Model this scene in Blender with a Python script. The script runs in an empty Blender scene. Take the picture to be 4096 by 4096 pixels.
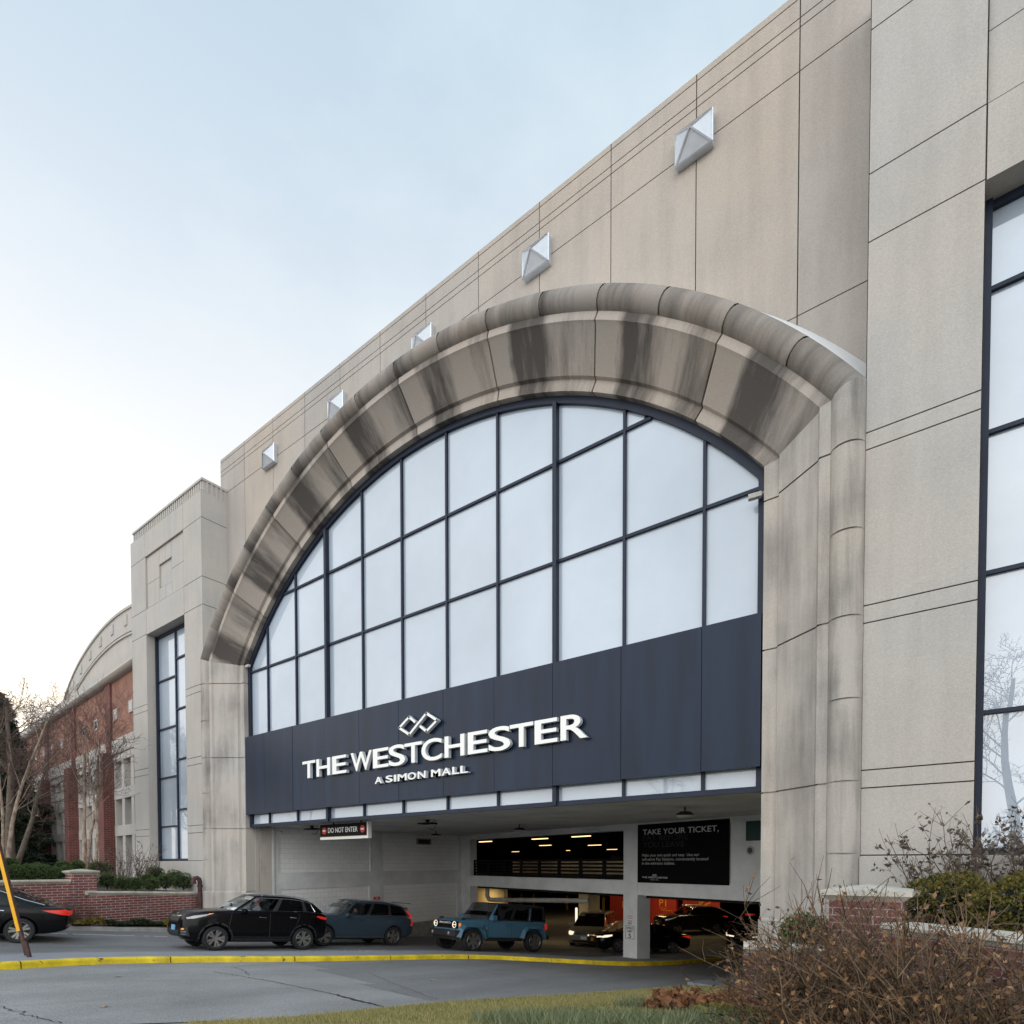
import bpy, bmesh, math, random
import numpy as np
from mathutils import Vector, Matrix
from mathutils.bvhtree import BVHTree
R_ = math.radians
SC = bpy.context.scene
COL = SC.collection

# ------------------------------------------------------------------ camera
# x runs along the mall front, y into the building, z up; the camera is the origin
def cam_axes():
    yaw, pitch, roll = 0.639054, -0.0250769, -0.00140255
    F = Vector((-math.sin(yaw)*math.cos(pitch), math.cos(yaw)*math.cos(pitch), math.sin(pitch)))
    Rr = Vector((math.cos(yaw), math.sin(yaw), 0)); U = Rr.cross(F)
    R2 = Rr*math.cos(roll)+U*math.sin(roll); U2 = -Rr*math.sin(roll)+U*math.cos(roll)
    return F, R2, U2
F, R2, U2 = cam_axes()
cd = bpy.data.cameras.new('camera'); cam = bpy.data.objects.new('camera', cd); COL.objects.link(cam)
cd.sensor_width = 36; cd.sensor_fit = 'HORIZONTAL'; cd.lens = 2348.17/4096*36
cd.shift_x = 0; cd.shift_y = (3512.54-2048)/4096
cd.clip_start = .1; cd.clip_end = 3000
cam.matrix_world = Matrix(((R2.x, U2.x, -F.x, 0), (R2.y, U2.y, -F.y, 0), (R2.z, U2.z, -F.z, 0), (0, 0, 0, 1)))
SC.camera = cam

# ------------------------------------------------------------------ sky, sun, exposure
SUN_EL, SUN_AZ = 9.0, -74.0            # azimuth from +y towards +x
w = bpy.data.worlds.new('World'); SC.world = w; w.use_nodes = True
nt = w.node_tree; nt.nodes.clear()
def N(tree, t, **k):
    n = tree.nodes.new(t)
    for a, b in k.items(): setattr(n, a, b)
    return n
out = N(nt, 'ShaderNodeOutputWorld'); bg = N(nt, 'ShaderNodeBackground')
sky = N(nt, 'ShaderNodeTexSky', sky_type='NISHITA', sun_disc=False)
sky.sun_elevation = R_(SUN_EL); sky.sun_rotation = R_(SUN_AZ)
sky.air_density = 1.0; sky.dust_density = 1.2; sky.ozone_density = 1.5; sky.altitude = 60
tc = N(nt, 'ShaderNodeTexCoord')
# thin high cloud: noise over the sky direction lifts the blue towards white
mp = N(nt, 'ShaderNodeMapping'); mp.inputs['Scale'].default_value = (1.3, 1.3, 3.0)
nz = N(nt, 'ShaderNodeTexNoise'); nz.inputs['Scale'].default_value = 2.2; nz.inputs['Detail'].default_value = 7; nz.inputs['Roughness'].default_value = .58
rp = N(nt, 'ShaderNodeValToRGB'); rp.color_ramp.elements[0].position = .42; rp.color_ramp.elements[1].position = .75
sep = N(nt, 'ShaderNodeSeparateXYZ')
hz = N(nt, 'ShaderNodeMapRange'); hz.inputs['From Min'].default_value = .05; hz.inputs['From Max'].default_value = .75
hz.inputs['To Min'].default_value = .92; hz.inputs['To Max'].default_value = .74
add = N(nt, 'ShaderNodeMath', operation='ADD', use_clamp=True)
mul = N(nt, 'ShaderNodeMath', operation='MULTIPLY'); mul.inputs[1].default_value = .24
mx = N(nt, 'ShaderNodeMixRGB')
# veil of cloud: pale blue high up, white low down, with brightness added behind the camera to light the mall front
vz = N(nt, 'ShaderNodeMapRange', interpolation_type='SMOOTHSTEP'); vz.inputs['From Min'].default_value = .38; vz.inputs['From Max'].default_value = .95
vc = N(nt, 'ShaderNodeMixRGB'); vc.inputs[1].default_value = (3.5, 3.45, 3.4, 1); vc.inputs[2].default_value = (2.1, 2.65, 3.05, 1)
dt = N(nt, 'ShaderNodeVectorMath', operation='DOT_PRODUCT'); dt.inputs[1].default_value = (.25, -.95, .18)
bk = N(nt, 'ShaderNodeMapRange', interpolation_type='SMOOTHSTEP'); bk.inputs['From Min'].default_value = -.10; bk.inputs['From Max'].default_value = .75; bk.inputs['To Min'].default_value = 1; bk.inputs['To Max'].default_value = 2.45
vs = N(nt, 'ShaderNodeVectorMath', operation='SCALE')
L = nt.links.new
L(tc.outputs['Generated'], mp.inputs['Vector']); L(mp.outputs[0], nz.inputs['Vector']); L(nz.outputs['Fac'], rp.inputs[0])
L(tc.outputs['Generated'], sep.inputs[0]); L(sep.outputs['Z'], hz.inputs['Value'])
L(rp.outputs[0], mul.inputs[0]); L(mul.outputs[0], add.inputs[0]); L(hz.outputs[0], add.inputs[1])
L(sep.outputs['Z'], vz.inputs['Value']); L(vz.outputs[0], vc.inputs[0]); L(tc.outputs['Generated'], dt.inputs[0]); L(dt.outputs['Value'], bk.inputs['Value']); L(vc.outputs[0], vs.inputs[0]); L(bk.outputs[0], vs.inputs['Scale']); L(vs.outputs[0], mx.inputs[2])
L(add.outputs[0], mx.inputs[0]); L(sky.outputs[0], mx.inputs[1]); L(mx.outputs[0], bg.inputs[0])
bg.inputs[1].default_value = .13
L(bg.outputs[0], out.inputs[0])
sd = Vector((math.sin(R_(SUN_AZ))*math.cos(R_(SUN_EL)), math.cos(R_(SUN_AZ))*math.cos(R_(SUN_EL)), math.sin(R_(SUN_EL))))
sl = bpy.data.lights.new('sun', 'SUN'); sl.energy = 2.6; sl.angle = R_(.53); sl.color = (1, .86, .68)
so = bpy.data.objects.new('sun', sl); COL.objects.link(so); so.rotation_euler = sd.to_track_quat('Z', 'Y').to_euler()
so.location = (0, 0, 40)
SC.view_settings.view_transform = 'Standard'; SC.view_settings.look = 'None'
SC.view_settings.exposure = 1.2; SC.view_settings.gamma = 1

# ------------------------------------------------------------------ object helpers
def tag(o, label=None, cat=None, group=None, kind=None):
    if label: o['label'] = label
    if cat: o['category'] = cat
    if group: o['group'] = group
    if kind: o['kind'] = kind
    return o
def empty(name, loc=(0, 0, 0), label=None, cat=None, group=None, rot=None):
    o = bpy.data.objects.new(name, None); COL.objects.link(o); o.location = loc
    o.empty_display_size = .2
    if rot is not None: o.rotation_euler = rot
    return tag(o, label, cat, group)
def copy_tree(o, parent=None):
    c = o.copy(); COL.objects.link(c); c.parent = parent
    for ch in o.children: copy_tree(ch, c)
    return c
WORLD = set()                           # empties whose parts are written in world coordinates
def wempty(name, loc, label, cat, group=None):
    o = empty(name, loc, label, cat, group); WORLD.add(o.name); return o
def adopt(o, parent):
    o.parent = parent
    if parent.name in WORLD: o.matrix_parent_inverse = Matrix.Translation(-parent.location)
class MB:
    def __init__(s): s.v = []; s.f = []; s.m = []; s.cur = 0
    def poly(s, pts, mi=None):
        n = len(s.v); s.v += [tuple(p) for p in pts]; s.f.append(tuple(range(n, n+len(pts)))); s.m.append(s.cur if mi is None else mi)
    def add(s, vs, fs, mi=None):
        n = len(s.v); s.v += [tuple(p) for p in vs]; s.f += [tuple(i+n for i in f) for f in fs]; s.m += [s.cur if mi is None else mi]*len(fs)
    def box(s, x0, x1, y0, y1, z0, z1, mi=None):
        if x0 > x1: x0, x1 = x1, x0
        if y0 > y1: y0, y1 = y1, y0
        if z0 > z1: z0, z1 = z1, z0
        s.add([(x0,y0,z0),(x1,y0,z0),(x1,y1,z0),(x0,y1,z0),(x0,y0,z1),(x1,y0,z1),(x1,y1,z1),(x0,y1,z1)],
              [(0,3,2,1),(4,5,6,7),(0,1,5,4),(1,2,6,5),(2,3,7,6),(3,0,4,7)], mi)
    def obox(s, o, a, b, c, mi=None):
        o, a, b, c = map(Vector, (o, a, b, c))
        s.add([o, o+a, o+a+b, o+b, o+c, o+a+c, o+a+b+c, o+b+c],
              [(0,3,2,1),(4,5,6,7),(0,1,5,4),(1,2,6,5),(2,3,7,6),(3,0,4,7)] if a.cross(b).dot(c) > 0 else
              [(1,2,3,0),(7,6,5,4),(4,5,1,0),(5,6,2,1),(6,7,3,2),(7,4,0,3)], mi)
    def prism(s, pts, off, mi=None):           # planar polygon swept by off
        n = len(pts); off = Vector(off); P = [Vector(p) for p in pts]
        nr = Vector((0, 0, 0))
        for i in range(n): nr += (P[i]-P[0]).cross(P[(i+1) % n]-P[0])
        if nr.dot(off) > 0: P = P[::-1]
        s.add(P+[p+off for p in P], [tuple(range(n))]+[tuple(range(2*n-1, n-1, -1))]+[(i, i+n, (i+1) % n+n, (i+1) % n) for i in range(n)], mi)
    def tube(s, pts, rad, n=6, mi=None, cap=True):
        P = [Vector(p) for p in pts]; m = len(P)
        if not hasattr(rad, '__len__'): rad = [rad]*m
        up = None; vs = []
        for i in range(m):
            d = (P[min(i+1, m-1)]-P[max(i-1, 0)])
            d = d.normalized() if d.length > 1e-9 else Vector((0, 0, 1))
            if up is None:
                up = d.cross(Vector((0, 0, 1))) if abs(d.z) < .95 else d.cross(Vector((1, 0, 0)))
            up = (up-d*up.dot(d)); up = up.normalized() if up.length > 1e-6 else d.orthogonal().normalized()
            q = d.cross(up)
            for k in range(n):
                a = 2*math.pi*k/n; vs.append(P[i]+(up*math.cos(a)+q*math.sin(a))*rad[i])
        fs = [(i*n+k, i*n+(k+1) % n, (i+1)*n+(k+1) % n, (i+1)*n+k) for i in range(m-1) for k in range(n)]
        if cap: fs += [tuple(range(n-1, -1, -1)), tuple(range((m-1)*n, m*n))]
        s.add(vs, fs, mi)
    def lathe(s, prof, n=32, o=(0, 0, 0), ax='z', mi=None, close=False):   # prof: (r, h)
        vs = []; m = len(prof)
        for r, h in prof:
            for k in range(n):
                a = 2*math.pi*k/n; c, q = r*math.cos(a), r*math.sin(a)
                p = (c, q, h) if ax == 'z' else ((c, h, q) if ax == 'y' else (h, c, q))
                vs.append((p[0]+o[0], p[1]+o[1], p[2]+o[2]))
        fs = []
        for i in range(m-1 if not close else m):
            j = (i+1) % m
            for k in range(n): fs.append((i*n+k, i*n+(k+1) % n, j*n+(k+1) % n, j*n+k))
        s.add(vs, fs, mi)
    def build(s, name, mats, parent=None, smooth=None, kind=None, fixn=False):
        me = bpy.data.meshes.new(name); me.from_pydata(s.v, [], s.f)
        if not isinstance(mats, (list, tuple)): mats = [mats]
        for m in mats: me.materials.append(m)
        if len(mats) > 1: me.polygons.foreach_set('material_index', s.m)
        if fixn:
            bm = bmesh.new(); bm.from_mesh(me); bmesh.ops.recalc_face_normals(bm, faces=bm.faces); bm.to_mesh(me); bm.free()
        if smooth is not None:
            me.polygons.foreach_set('use_smooth', [True]*len(me.polygons)); me.set_sharp_from_angle(angle=R_(smooth))
        me.update()
        o = bpy.data.objects.new(name, me); COL.objects.link(o)
        if parent: adopt(o, parent)
        if kind: o['kind'] = kind
        return o
def raw(name, v, f, mats, parent=None, mi=None):
    """numpy verts and equal-size faces"""
    me = bpy.data.meshes.new(name); v = np.asarray(v, np.float32); f = np.asarray(f, np.int32); k = f.shape[1]
    me.vertices.add(len(v)); me.vertices.foreach_set('co', v.ravel())
    me.loops.add(f.size); me.loops.foreach_set('vertex_index', f.ravel())
    me.polygons.add(len(f)); me.polygons.foreach_set('loop_start', np.arange(0, f.size, k, dtype=np.int32))
    if not isinstance(mats, (list, tuple)): mats = [mats]
    for m in mats: me.materials.append(m)
    if mi is not None: me.polygons.foreach_set('material_index', np.asarray(mi, np.int32))
    me.update(); me.validate()
    o = bpy.data.objects.new(name, me); COL.objects.link(o)
    if parent: adopt(o, parent)
    return o

# ------------------------------------------------------------------ materials
MATS = {}
def mat(name, col, rough=.8, metal=0, spec=.5, noise=0, nscale=4., speck=0, sscale=60., bump=0, coat=0, coat_r=.05, emit=None, estr=1, trans=0, alpha=1, col2=None, stretch=None, detail=5, coat_ior=1.5):
    """Principled with procedural colour variation: large noise (col..col2) and fine speckle"""
    if name in MATS: return MATS[name]
    m = bpy.data.materials.new(name); m.use_nodes = True; t = m.node_tree; b = t.nodes['Principled BSDF']
    b.inputs['Base Color'].default_value = (*col, 1); b.inputs['Roughness'].default_value = rough; b.inputs['Metallic'].default_value = metal
    b.inputs['Specular IOR Level'].default_value = spec; b.inputs['Coat Weight'].default_value = coat; b.inputs['Coat Roughness'].default_value = coat_r
    b.inputs['Coat IOR'].default_value = coat_ior
    b.inputs['Transmission Weight'].default_value = trans
    if emit: b.inputs['Emission Color'].default_value = (*emit, 1); b.inputs['Emission Strength'].default_value = estr
    L = t.links.new
    if noise or speck or col2 or bump:
        g = N(t, 'ShaderNodeNewGeometry'); mp = N(t, 'ShaderNodeMapping'); L(g.outputs['Position'], mp.inputs['Vector'])
        if stretch: mp.inputs['Scale'].default_value = stretch
        n1 = N(t, 'ShaderNodeTexNoise'); n1.inputs['Scale'].default_value = nscale; n1.inputs['Detail'].default_value = detail; n1.inputs['Roughness'].default_value = .6
        L(mp.outputs[0], n1.inputs['Vector'])
        c2 = col2 if col2 else tuple(max(0, c*(1-noise)) for c in col); c1 = col if col2 else tuple(min(1, c*(1+noise)) for c in col)
        r = N(t, 'ShaderNodeValToRGB'); r.color_ramp.elements[0].position = .33; r.color_ramp.elements[1].position = .67
        r.color_ramp.elements[0].color = (*c1, 1); r.color_ramp.elements[1].color = (*c2, 1); L(n1.outputs['Fac'], r.inputs[0])
        last = r.outputs[0]
        if speck:
            n2 = N(t, 'ShaderNodeTexNoise'); n2.inputs['Scale'].default_value = sscale; n2.inputs['Detail'].default_value = 2; L(g.outputs['Position'], n2.inputs['Vector'])
            mr = N(t, 'ShaderNodeMapRange'); mr.inputs['From Min'].default_value = .3; mr.inputs['From Max'].default_value = .7
            mr.inputs['To Min'].default_value = 1-speck; mr.inputs['To Max'].default_value = 1+speck; L(n2.outputs['Fac'], mr.inputs['Value'])
            mm = N(t, 'ShaderNodeVectorMath', operation='SCALE'); L(last, mm.inputs[0]); L(mr.outputs[0], mm.inputs['Scale']); last = mm.outputs[0]
        if noise or speck or col2: L(last, b.inputs['Base Color'])
        if bump:
            n3 = N(t, 'ShaderNodeTexNoise'); n3.inputs['Scale'].default_value = sscale; n3.inputs['Detail'].default_value = 3; L(g.outputs['Position'], n3.inputs['Vector'])
            bp = N(t, 'ShaderNodeBump'); bp.inputs['Strength'].default_value = bump; bp.inputs['Distance'].default_value = .01
            L(n3.outputs['Fac'], bp.inputs['Height']); L(bp.outputs[0], b.inputs['Normal'])
    MATS[name] = m
    return m
def brick(name, c1, c2, mortar, bw=.29, bh=.093, axis='auto', wet=.0, ms=.011):
    """bricks on vertical faces: u runs along the wall (x or y, whichever the face follows), v is z"""
    if name in MATS: return MATS[name]
    m = bpy.data.materials.new(name); m.use_nodes = True; t = m.node_tree; b = t.nodes['Principled BSDF']; L = t.links.new
    g = N(t, 'ShaderNodeNewGeometry'); sp = N(t, 'ShaderNodeSeparateXYZ'); L(g.outputs['Position'], sp.inputs[0])
    sn = N(t, 'ShaderNodeSeparateXYZ'); L(g.outputs['True Normal'], sn.inputs[0])
    ab = N(t, 'ShaderNodeMath', operation='ABSOLUTE'); L(sn.outputs['X'], ab.inputs[0])
    gt = N(t, 'ShaderNodeMath', operation='GREATER_THAN'); gt.inputs[1].default_value = .7; L(ab.outputs[0], gt.inputs[0])
    mx = N(t, 'ShaderNodeMix', data_type='FLOAT'); L(gt.outputs[0], mx.inputs[0]); L(sp.outputs['X'], mx.inputs[2]); L(sp.outputs['Y'], mx.inputs[3])
    cb = N(t, 'ShaderNodeCombineXYZ'); L(mx.outputs[0], cb.inputs[0]); L(sp.outputs['Z'], cb.inputs[1])
    bt = N(t, 'ShaderNodeTexBrick'); bt.inputs['Scale'].default_value = 1; bt.inputs['Brick Width'].default_value = bw; bt.inputs['Row Height'].default_value = bh
    bt.inputs['Mortar Size'].default_value = ms; bt.inputs['Mortar Smooth'].default_value = .2; bt.inputs['Bias'].default_value = -.1
    bt.inputs['Color1'].default_value = (*c1, 1); bt.inputs['Color2'].default_value = (*c2, 1); bt.inputs['Mortar'].default_value = (*mortar, 1)
    L(cb.outputs[0], bt.inputs['Vector'])
    n1 = N(t, 'ShaderNodeTexNoise'); n1.inputs['Scale'].default_value = 1.6; n1.inputs['Detail'].default_value = 6; L(g.outputs['Position'], n1.inputs['Vector'])
    mr = N(t, 'ShaderNodeMapRange'); mr.inputs['From Min'].default_value = .3; mr.inputs['From Max'].default_value = .7; mr.inputs['To Min'].default_value = .96 if name == 'painted_block' else .75; mr.inputs['To Max'].default_value = 1.03 if name == 'painted_block' else 1.2
    L(n1.outputs['Fac'], mr.inputs['Value'])
    sc = N(t, 'ShaderNodeVectorMath', operation='SCALE'); L(bt.outputs['Color'], sc.inputs[0]); L(mr.outputs[0], sc.inputs['Scale'])
    # white bloom on old brick
    n2 = N(t, 'ShaderNodeTexNoise'); n2.inputs['Scale'].default_value = 2.3; n2.inputs['Detail'].default_value = 8; n2.inputs['Roughness'].default_value = .7; L(g.outputs['Position'], n2.inputs['Vector'])
    r2 = N(t, 'ShaderNodeMapRange'); r2.inputs['From Min'].default_value = .58; r2.inputs['From Max'].default_value = .8; r2.inputs['To Max'].default_value = wet; L(n2.outputs['Fac'], r2.inputs['Value'])
    m2 = N(t, 'ShaderNodeMixRGB'); m2.inputs[2].default_value = (.5, .45, .46, 1); L(r2.outputs[0], m2.inputs[0]); L(sc.outputs[0], m2.inputs[1])
    L(m2.outputs[0], b.inputs['Base Color']); b.inputs['Roughness'].default_value = .85
    bp = N(t, 'ShaderNodeBump'); bp.inputs['Strength'].default_value = .6; bp.inputs['Distance'].default_value = .008; bp.invert = True
    L(bt.outputs['Fac'], bp.inputs['Height']); L(bp.outputs[0], b.inputs['Normal'])
    MATS[name] = m
    return m
XC = -12.4686                       # centre line of the arch
ZC = .25                            # centre height of the arch circles
def stone_mat(name, base, dark, amount, arch=False, streak=.35, ramp=None, panel=False):
    """precast stone with dark weather staining; on the arch the stains follow each block"""
    m = bpy.data.materials.new(name); m.use_nodes = True; t = m.node_tree; b = t.nodes['Principled BSDF']; L = t.links.new
    g = N(t, 'ShaderNodeNewGeometry')
    n1 = N(t, 'ShaderNodeTexNoise'); n1.inputs['Scale'].default_value = .35; n1.inputs['Detail'].default_value = 4; L(g.outputs['Position'], n1.inputs['Vector'])
    r1 = N(t, 'ShaderNodeValToRGB'); r1.color_ramp.elements[0].position = .35; r1.color_ramp.elements[1].position = .65
    r1.color_ramp.elements[0].color = (*base, 1); r1.color_ramp.elements[1].color = (base[0]*.97, base[1]*1.02, base[2]*1.08, 1); L(n1.outputs['Fac'], r1.inputs[0])
    last = r1.outputs[0]
    if panel:                           # every cladding panel was cast in a slightly different batch
        sx0 = N(t, 'ShaderNodeSeparateXYZ'); L(g.outputs['Position'], sx0.inputs[0]); q1 = N(t, 'ShaderNodeMath', operation='MULTIPLY_ADD'); q1.inputs[1].default_value = 1/1.985; q1.inputs[2].default_value = 2.475/1.985; L(sx0.outputs['X'], q1.inputs[0])
        q2 = N(t, 'ShaderNodeMath', operation='FLOOR'); L(q1.outputs[0], q2.inputs[0]); wn = N(t, 'ShaderNodeTexWhiteNoise', noise_dimensions='1D'); L(q2.outputs[0], wn.inputs['W'])
        q3 = N(t, 'ShaderNodeMixRGB', blend_type='MULTIPLY'); q3.inputs[0].default_value = 1; q4 = N(t, 'ShaderNodeMixRGB'); q4.inputs[1].default_value = (1.05, 1.0, .95, 1); q4.inputs[2].default_value = (.88, .91, .94, 1); L(wn.outputs['Value'], q4.inputs[0]); L(last, q3.inputs[1]); L(q4.outputs[0], q3.inputs[2]); last = q3.outputs[0]
    # vertical run-off streaks
    mp = N(t, 'ShaderNodeMapping'); mp.inputs['Scale'].default_value = (2.6, 2.6, .22); L(g.outputs['Position'], mp.inputs['Vector'])
    n2 = N(t, 'ShaderNodeTexNoise'); n2.inputs['Scale'].default_value = 1.3; n2.inputs['Detail'].default_value = 7; n2.inputs['Roughness'].default_value = .62; L(mp.outputs[0], n2.inputs['Vector'])
    n3 = N(t, 'ShaderNodeTexNoise'); n3.inputs['Scale'].default_value = .7; n3.inputs['Detail'].default_value = 5; L(g.outputs['Position'], n3.inputs['Vector'])
    ad = N(t, 'ShaderNodeMath', operation='ADD'); L(n2.outputs['Fac'], ad.inputs[0]); L(n3.outputs['Fac'], ad.inputs[1])
    src = ad.outputs[0]
    if arch:
        # phase of each block round the arch: stained just after its upper joint
        sp = N(t, 'ShaderNodeSeparateXYZ'); L(g.outputs['Position'], sp.inputs[0])
        sx = N(t, 'ShaderNodeMath', operation='SUBTRACT'); sx.inputs[1].default_value = XC; L(sp.outputs['X'], sx.inputs[0])
        sz = N(t, 'ShaderNodeMath', operation='SUBTRACT'); sz.inputs[1].default_value = ZC; L(sp.outputs['Z'], sz.inputs[0])
        at = N(t, 'ShaderNodeMath', operation='ARCTAN2'); L(sx.outputs[0], at.inputs[0]); L(sz.outputs[0], at.inputs[1])
        # run-off streaks follow the radius
        px = N(t, 'ShaderNodeMath', operation='MULTIPLY'); px.inputs[1].default_value = 13; L(at.outputs[0], px.inputs[0])
        ln = N(t, 'ShaderNodeVectorMath', operation='LENGTH'); cv = N(t, 'ShaderNodeCombineXYZ'); L(sx.outputs[0], cv.inputs[0]); L(sz.outputs[0], cv.inputs[1]); L(cv.outputs[0], ln.inputs[0])
        c2 = N(t, 'ShaderNodeCombineXYZ'); L(px.outputs[0], c2.inputs[0]); L(ln.outputs['Value'], c2.inputs[1]); L(sp.outputs['Y'], c2.inputs[2])
        m2 = N(t, 'ShaderNodeMapping'); m2.inputs['Scale'].default_value = (.95, .16, .16); L(c2.outputs[0], m2.inputs['Vector'])
        m2.inputs['Rotation'].default_value = (0, 0, .12)
        ns = N(t, 'ShaderNodeTexNoise'); ns.inputs['Scale'].default_value = 1.5; ns.inputs['Detail'].default_value = 8; ns.inputs['Roughness'].default_value = .66; L(m2.outputs[0], ns.inputs['Vector'])
        dv = N(t, 'ShaderNodeMath', operation='MULTIPLY_ADD'); dv.inputs[1].default_value = 180/math.pi/arch; dv.inputs[2].default_value = 20-.15/arch; L(at.outputs[0], dv.inputs[0])
        fr = N(t, 'ShaderNodeMath', operation='FRACT'); L(dv.outputs[0], fr.inputs[0])
        wb = N(t, 'ShaderNodeMath', operation='MULTIPLY_ADD'); wb.inputs[1].default_value = .22; L(n3.outputs['Fac'], wb.inputs[0]); L(fr.outputs[0], wb.inputs[2])
        cr = N(t, 'ShaderNodeValToRGB'); e = cr.color_ramp; e.elements[0].position = 0; e.elements[0].color = (ramp[0][1],)*3+(1,); e.elements[1].position = 1; e.elements[1].color = (ramp[-1][1],)*3+(1,)
        for p, c in ramp[1:-1]:
            q = e.elements.new(p); q.color = (c,)*3+(1,)
        L(wb.outputs[0], cr.inputs[0])
        m3 = N(t, 'ShaderNodeMath', operation='MULTIPLY_ADD'); m3.inputs[1].default_value = .70; nc = N(t, 'ShaderNodeMath', operation='MULTIPLY_ADD'); nc.inputs[1].default_value = 1.35; nc.inputs[2].default_value = -.175; L(ns.outputs['Fac'], nc.inputs[0]); L(cr.outputs[0], m3.inputs[0]); L(nc.outputs[0], m3.inputs[2])
        sb = N(t, 'ShaderNodeMath', operation='ADD'); sb.inputs[1].default_value = .16; L(m3.outputs[0], sb.inputs[0]); src = sb.outputs[0]
    mr = N(t, 'ShaderNodeMapRange'); mr.inputs['From Min'].default_value = 1.0-streak*.25; mr.inputs['From Max'].default_value = 1.0+streak; mr.inputs['To Max'].default_value = amount
    L(src, mr.inputs['Value'])
    mx = N(t, 'ShaderNodeMixRGB'); mx.inputs[2].default_value = (*dark, 1); L(mr.outputs[0], mx.inputs[0]); L(last, mx.inputs[1]); last = mx.outputs[0]
    # exposed aggregate
    n4 = N(t, 'ShaderNodeTexNoise'); n4.inputs['Scale'].default_value = 46; n4.inputs['Detail'].default_value = 3; L(g.outputs['Position'], n4.inputs['Vector'])
    m4 = N(t, 'ShaderNodeMapRange'); m4.inputs['From Min'].default_value = .3; m4.inputs['From Max'].default_value = .72; m4.inputs['To Min'].default_value = .92; m4.inputs['To Max'].default_value = 1.10
    L(n4.outputs['Fac'], m4.inputs['Value'])
    sc = N(t, 'ShaderNodeVectorMath', operation='SCALE'); L(last, sc.inputs[0]); L(m4.outputs[0], sc.inputs['Scale']); L(sc.outputs[0], b.inputs['Base Color'])
    b.inputs['Roughness'].default_value = .85; b.inputs['Specular IOR Level'].default_value = .25
    bp = N(t, 'ShaderNodeBump'); bp.inputs['Strength'].default_value = .35; bp.inputs['Distance'].default_value = .01; L(n4.outputs['Fac'], bp.inputs['Height']); L(bp.outputs[0], b.inputs['Normal'])
    MATS[name] = m
    return m
M = {}
M['wall'] = stone_mat('precast_wall', (.44, .388, .336), (.27, .23, .20), .55, streak=.5, panel=True)
M['tower'] = stone_mat('precast_tower', (.455, .415, .37), (.30, .27, .24), .5, streak=.5)
M['arch'] = stone_mat('arch_stone', (.43, .37, .315), (.058, .052, .048), .88, arch=14.1, streak=.30, ramp=[(0, .35), (.16, .02), (.27, .12), (.37, .95), (.60, .85), (.76, .40), (1, .55)])
M['roll'] = stone_mat('roll_stone', (.30, .26, .222), (.055, .05, .046), .88, arch=7.05, streak=.34, ramp=[(0, .5), (.10, .75), (.25, .8), (.5, .6), (.8, .45), (1, .4)])
M['jamb'] = stone_mat('jamb_stone', (.475, .425, .372), (.15, .13, .12), .8, streak=.42)
M['rollj'] = stone_mat('roll_jamb', (.43, .385, .335), (.09, .082, .076), .85, streak=.34)
M['groove'] = mat('joint_groove', (.05, .042, .036), .95)
M['frame'] = mat('frame_metal', (.012, .019, .038), .5, spec=.3, noise=.2, nscale=2)
M['panel'] = mat('navy_panel', (.007, .0165, .038), .3, spec=.24, noise=.3, nscale=1.0, stretch=(2.2, 2.2, .2), bump=.12, sscale=1.1)
M['glass'] = mat('frosted_glass', (.40, .47, .55), .3, spec=.4, noise=.10, nscale=.28, coat=1, coat_r=.012, coat_ior=1.7)  # blue tint and broad tone noise painted in for the reflected sky
M['glass_t'] = mat('tall_window_glass', (.36, .43, .51), .3, spec=.5, noise=.10, nscale=.4, coat=1, coat_r=.004, coat_ior=2.3)
M['white'] = mat('white_paint', (.80, .79, .76), .4)
M['letter'] = mat('sign_letter_face', (.86, .85, .81), .38, spec=.4)
M['letter_s'] = mat('sign_letter_side', (.55, .56, .57), .4)
M['alu'] = mat('brushed_metal', (.62, .64, .67), .32, metal=.7, noise=.1, nscale=3)
M['alu_l'] = mat('ornament_panel', (.52, .54, .57), .38, metal=.35, noise=.08, nscale=3)
M['flash'] = mat('white_flashing', (.78, .79, .80), .45)
M['conc'] = mat('plain_concrete', (.46, .44, .41), .9, noise=.14, nscale=1.3, speck=.08, sscale=30, bump=.15)
M['pconc'] = mat('painted_concrete', (.64, .65, .645), .8, noise=.12, nscale=1.1, speck=.05, sscale=30, bump=.1)
M['conc_d'] = mat('soffit_concrete', (.52, .50, .47), .92, noise=.16, nscale=.8, speck=.05, sscale=25)
M['black'] = mat('black_paint', (.004, .004, .0045), .6, spec=.15)
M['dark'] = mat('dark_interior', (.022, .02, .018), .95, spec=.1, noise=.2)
M['asph'] = mat('road_surface', (.165, .163, .165), .88, noise=.24, nscale=.8, speck=.3, sscale=38, bump=.6, stretch=(1, .35, 1))
M['asph2'] = mat('drive_surface', (.245, .24, .238), .88, noise=.20, nscale=.75, speck=.30, sscale=42, bump=.6, stretch=(1, .45, 1), detail=8)
M['yellow'] = mat('yellow_paint', (.72, .53, .015), .65, noise=.28, nscale=2.2, bump=.3, sscale=18)
M['kerb'] = mat('kerb_concrete', (.30, .29, .27), .9, noise=.22, nscale=3, speck=.1)
M['walk'] = mat('island_concrete', (.235, .24, .265), .85, noise=.08, nscale=1.5, speck=.08, sscale=50, bump=.2)
M['soil'] = mat('mulch', (.045, .032, .024), .95, noise=.4, nscale=14, bump=.8, sscale=30)
M['brick'] = brick('garden_brick', (.19, .055, .045), (.135, .045, .042), (.36, .30, .28), wet=.45)
M['brick_r'] = brick('planter_brick', (.17, .055, .052), (.125, .045, .046), (.30, .25, .24), wet=.4, ms=.008)
M['cope'] = mat('coping_stone', (.42, .385, .32), .9, noise=.28, nscale=2.2, speck=.12, sscale=30, bump=.3)
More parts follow.
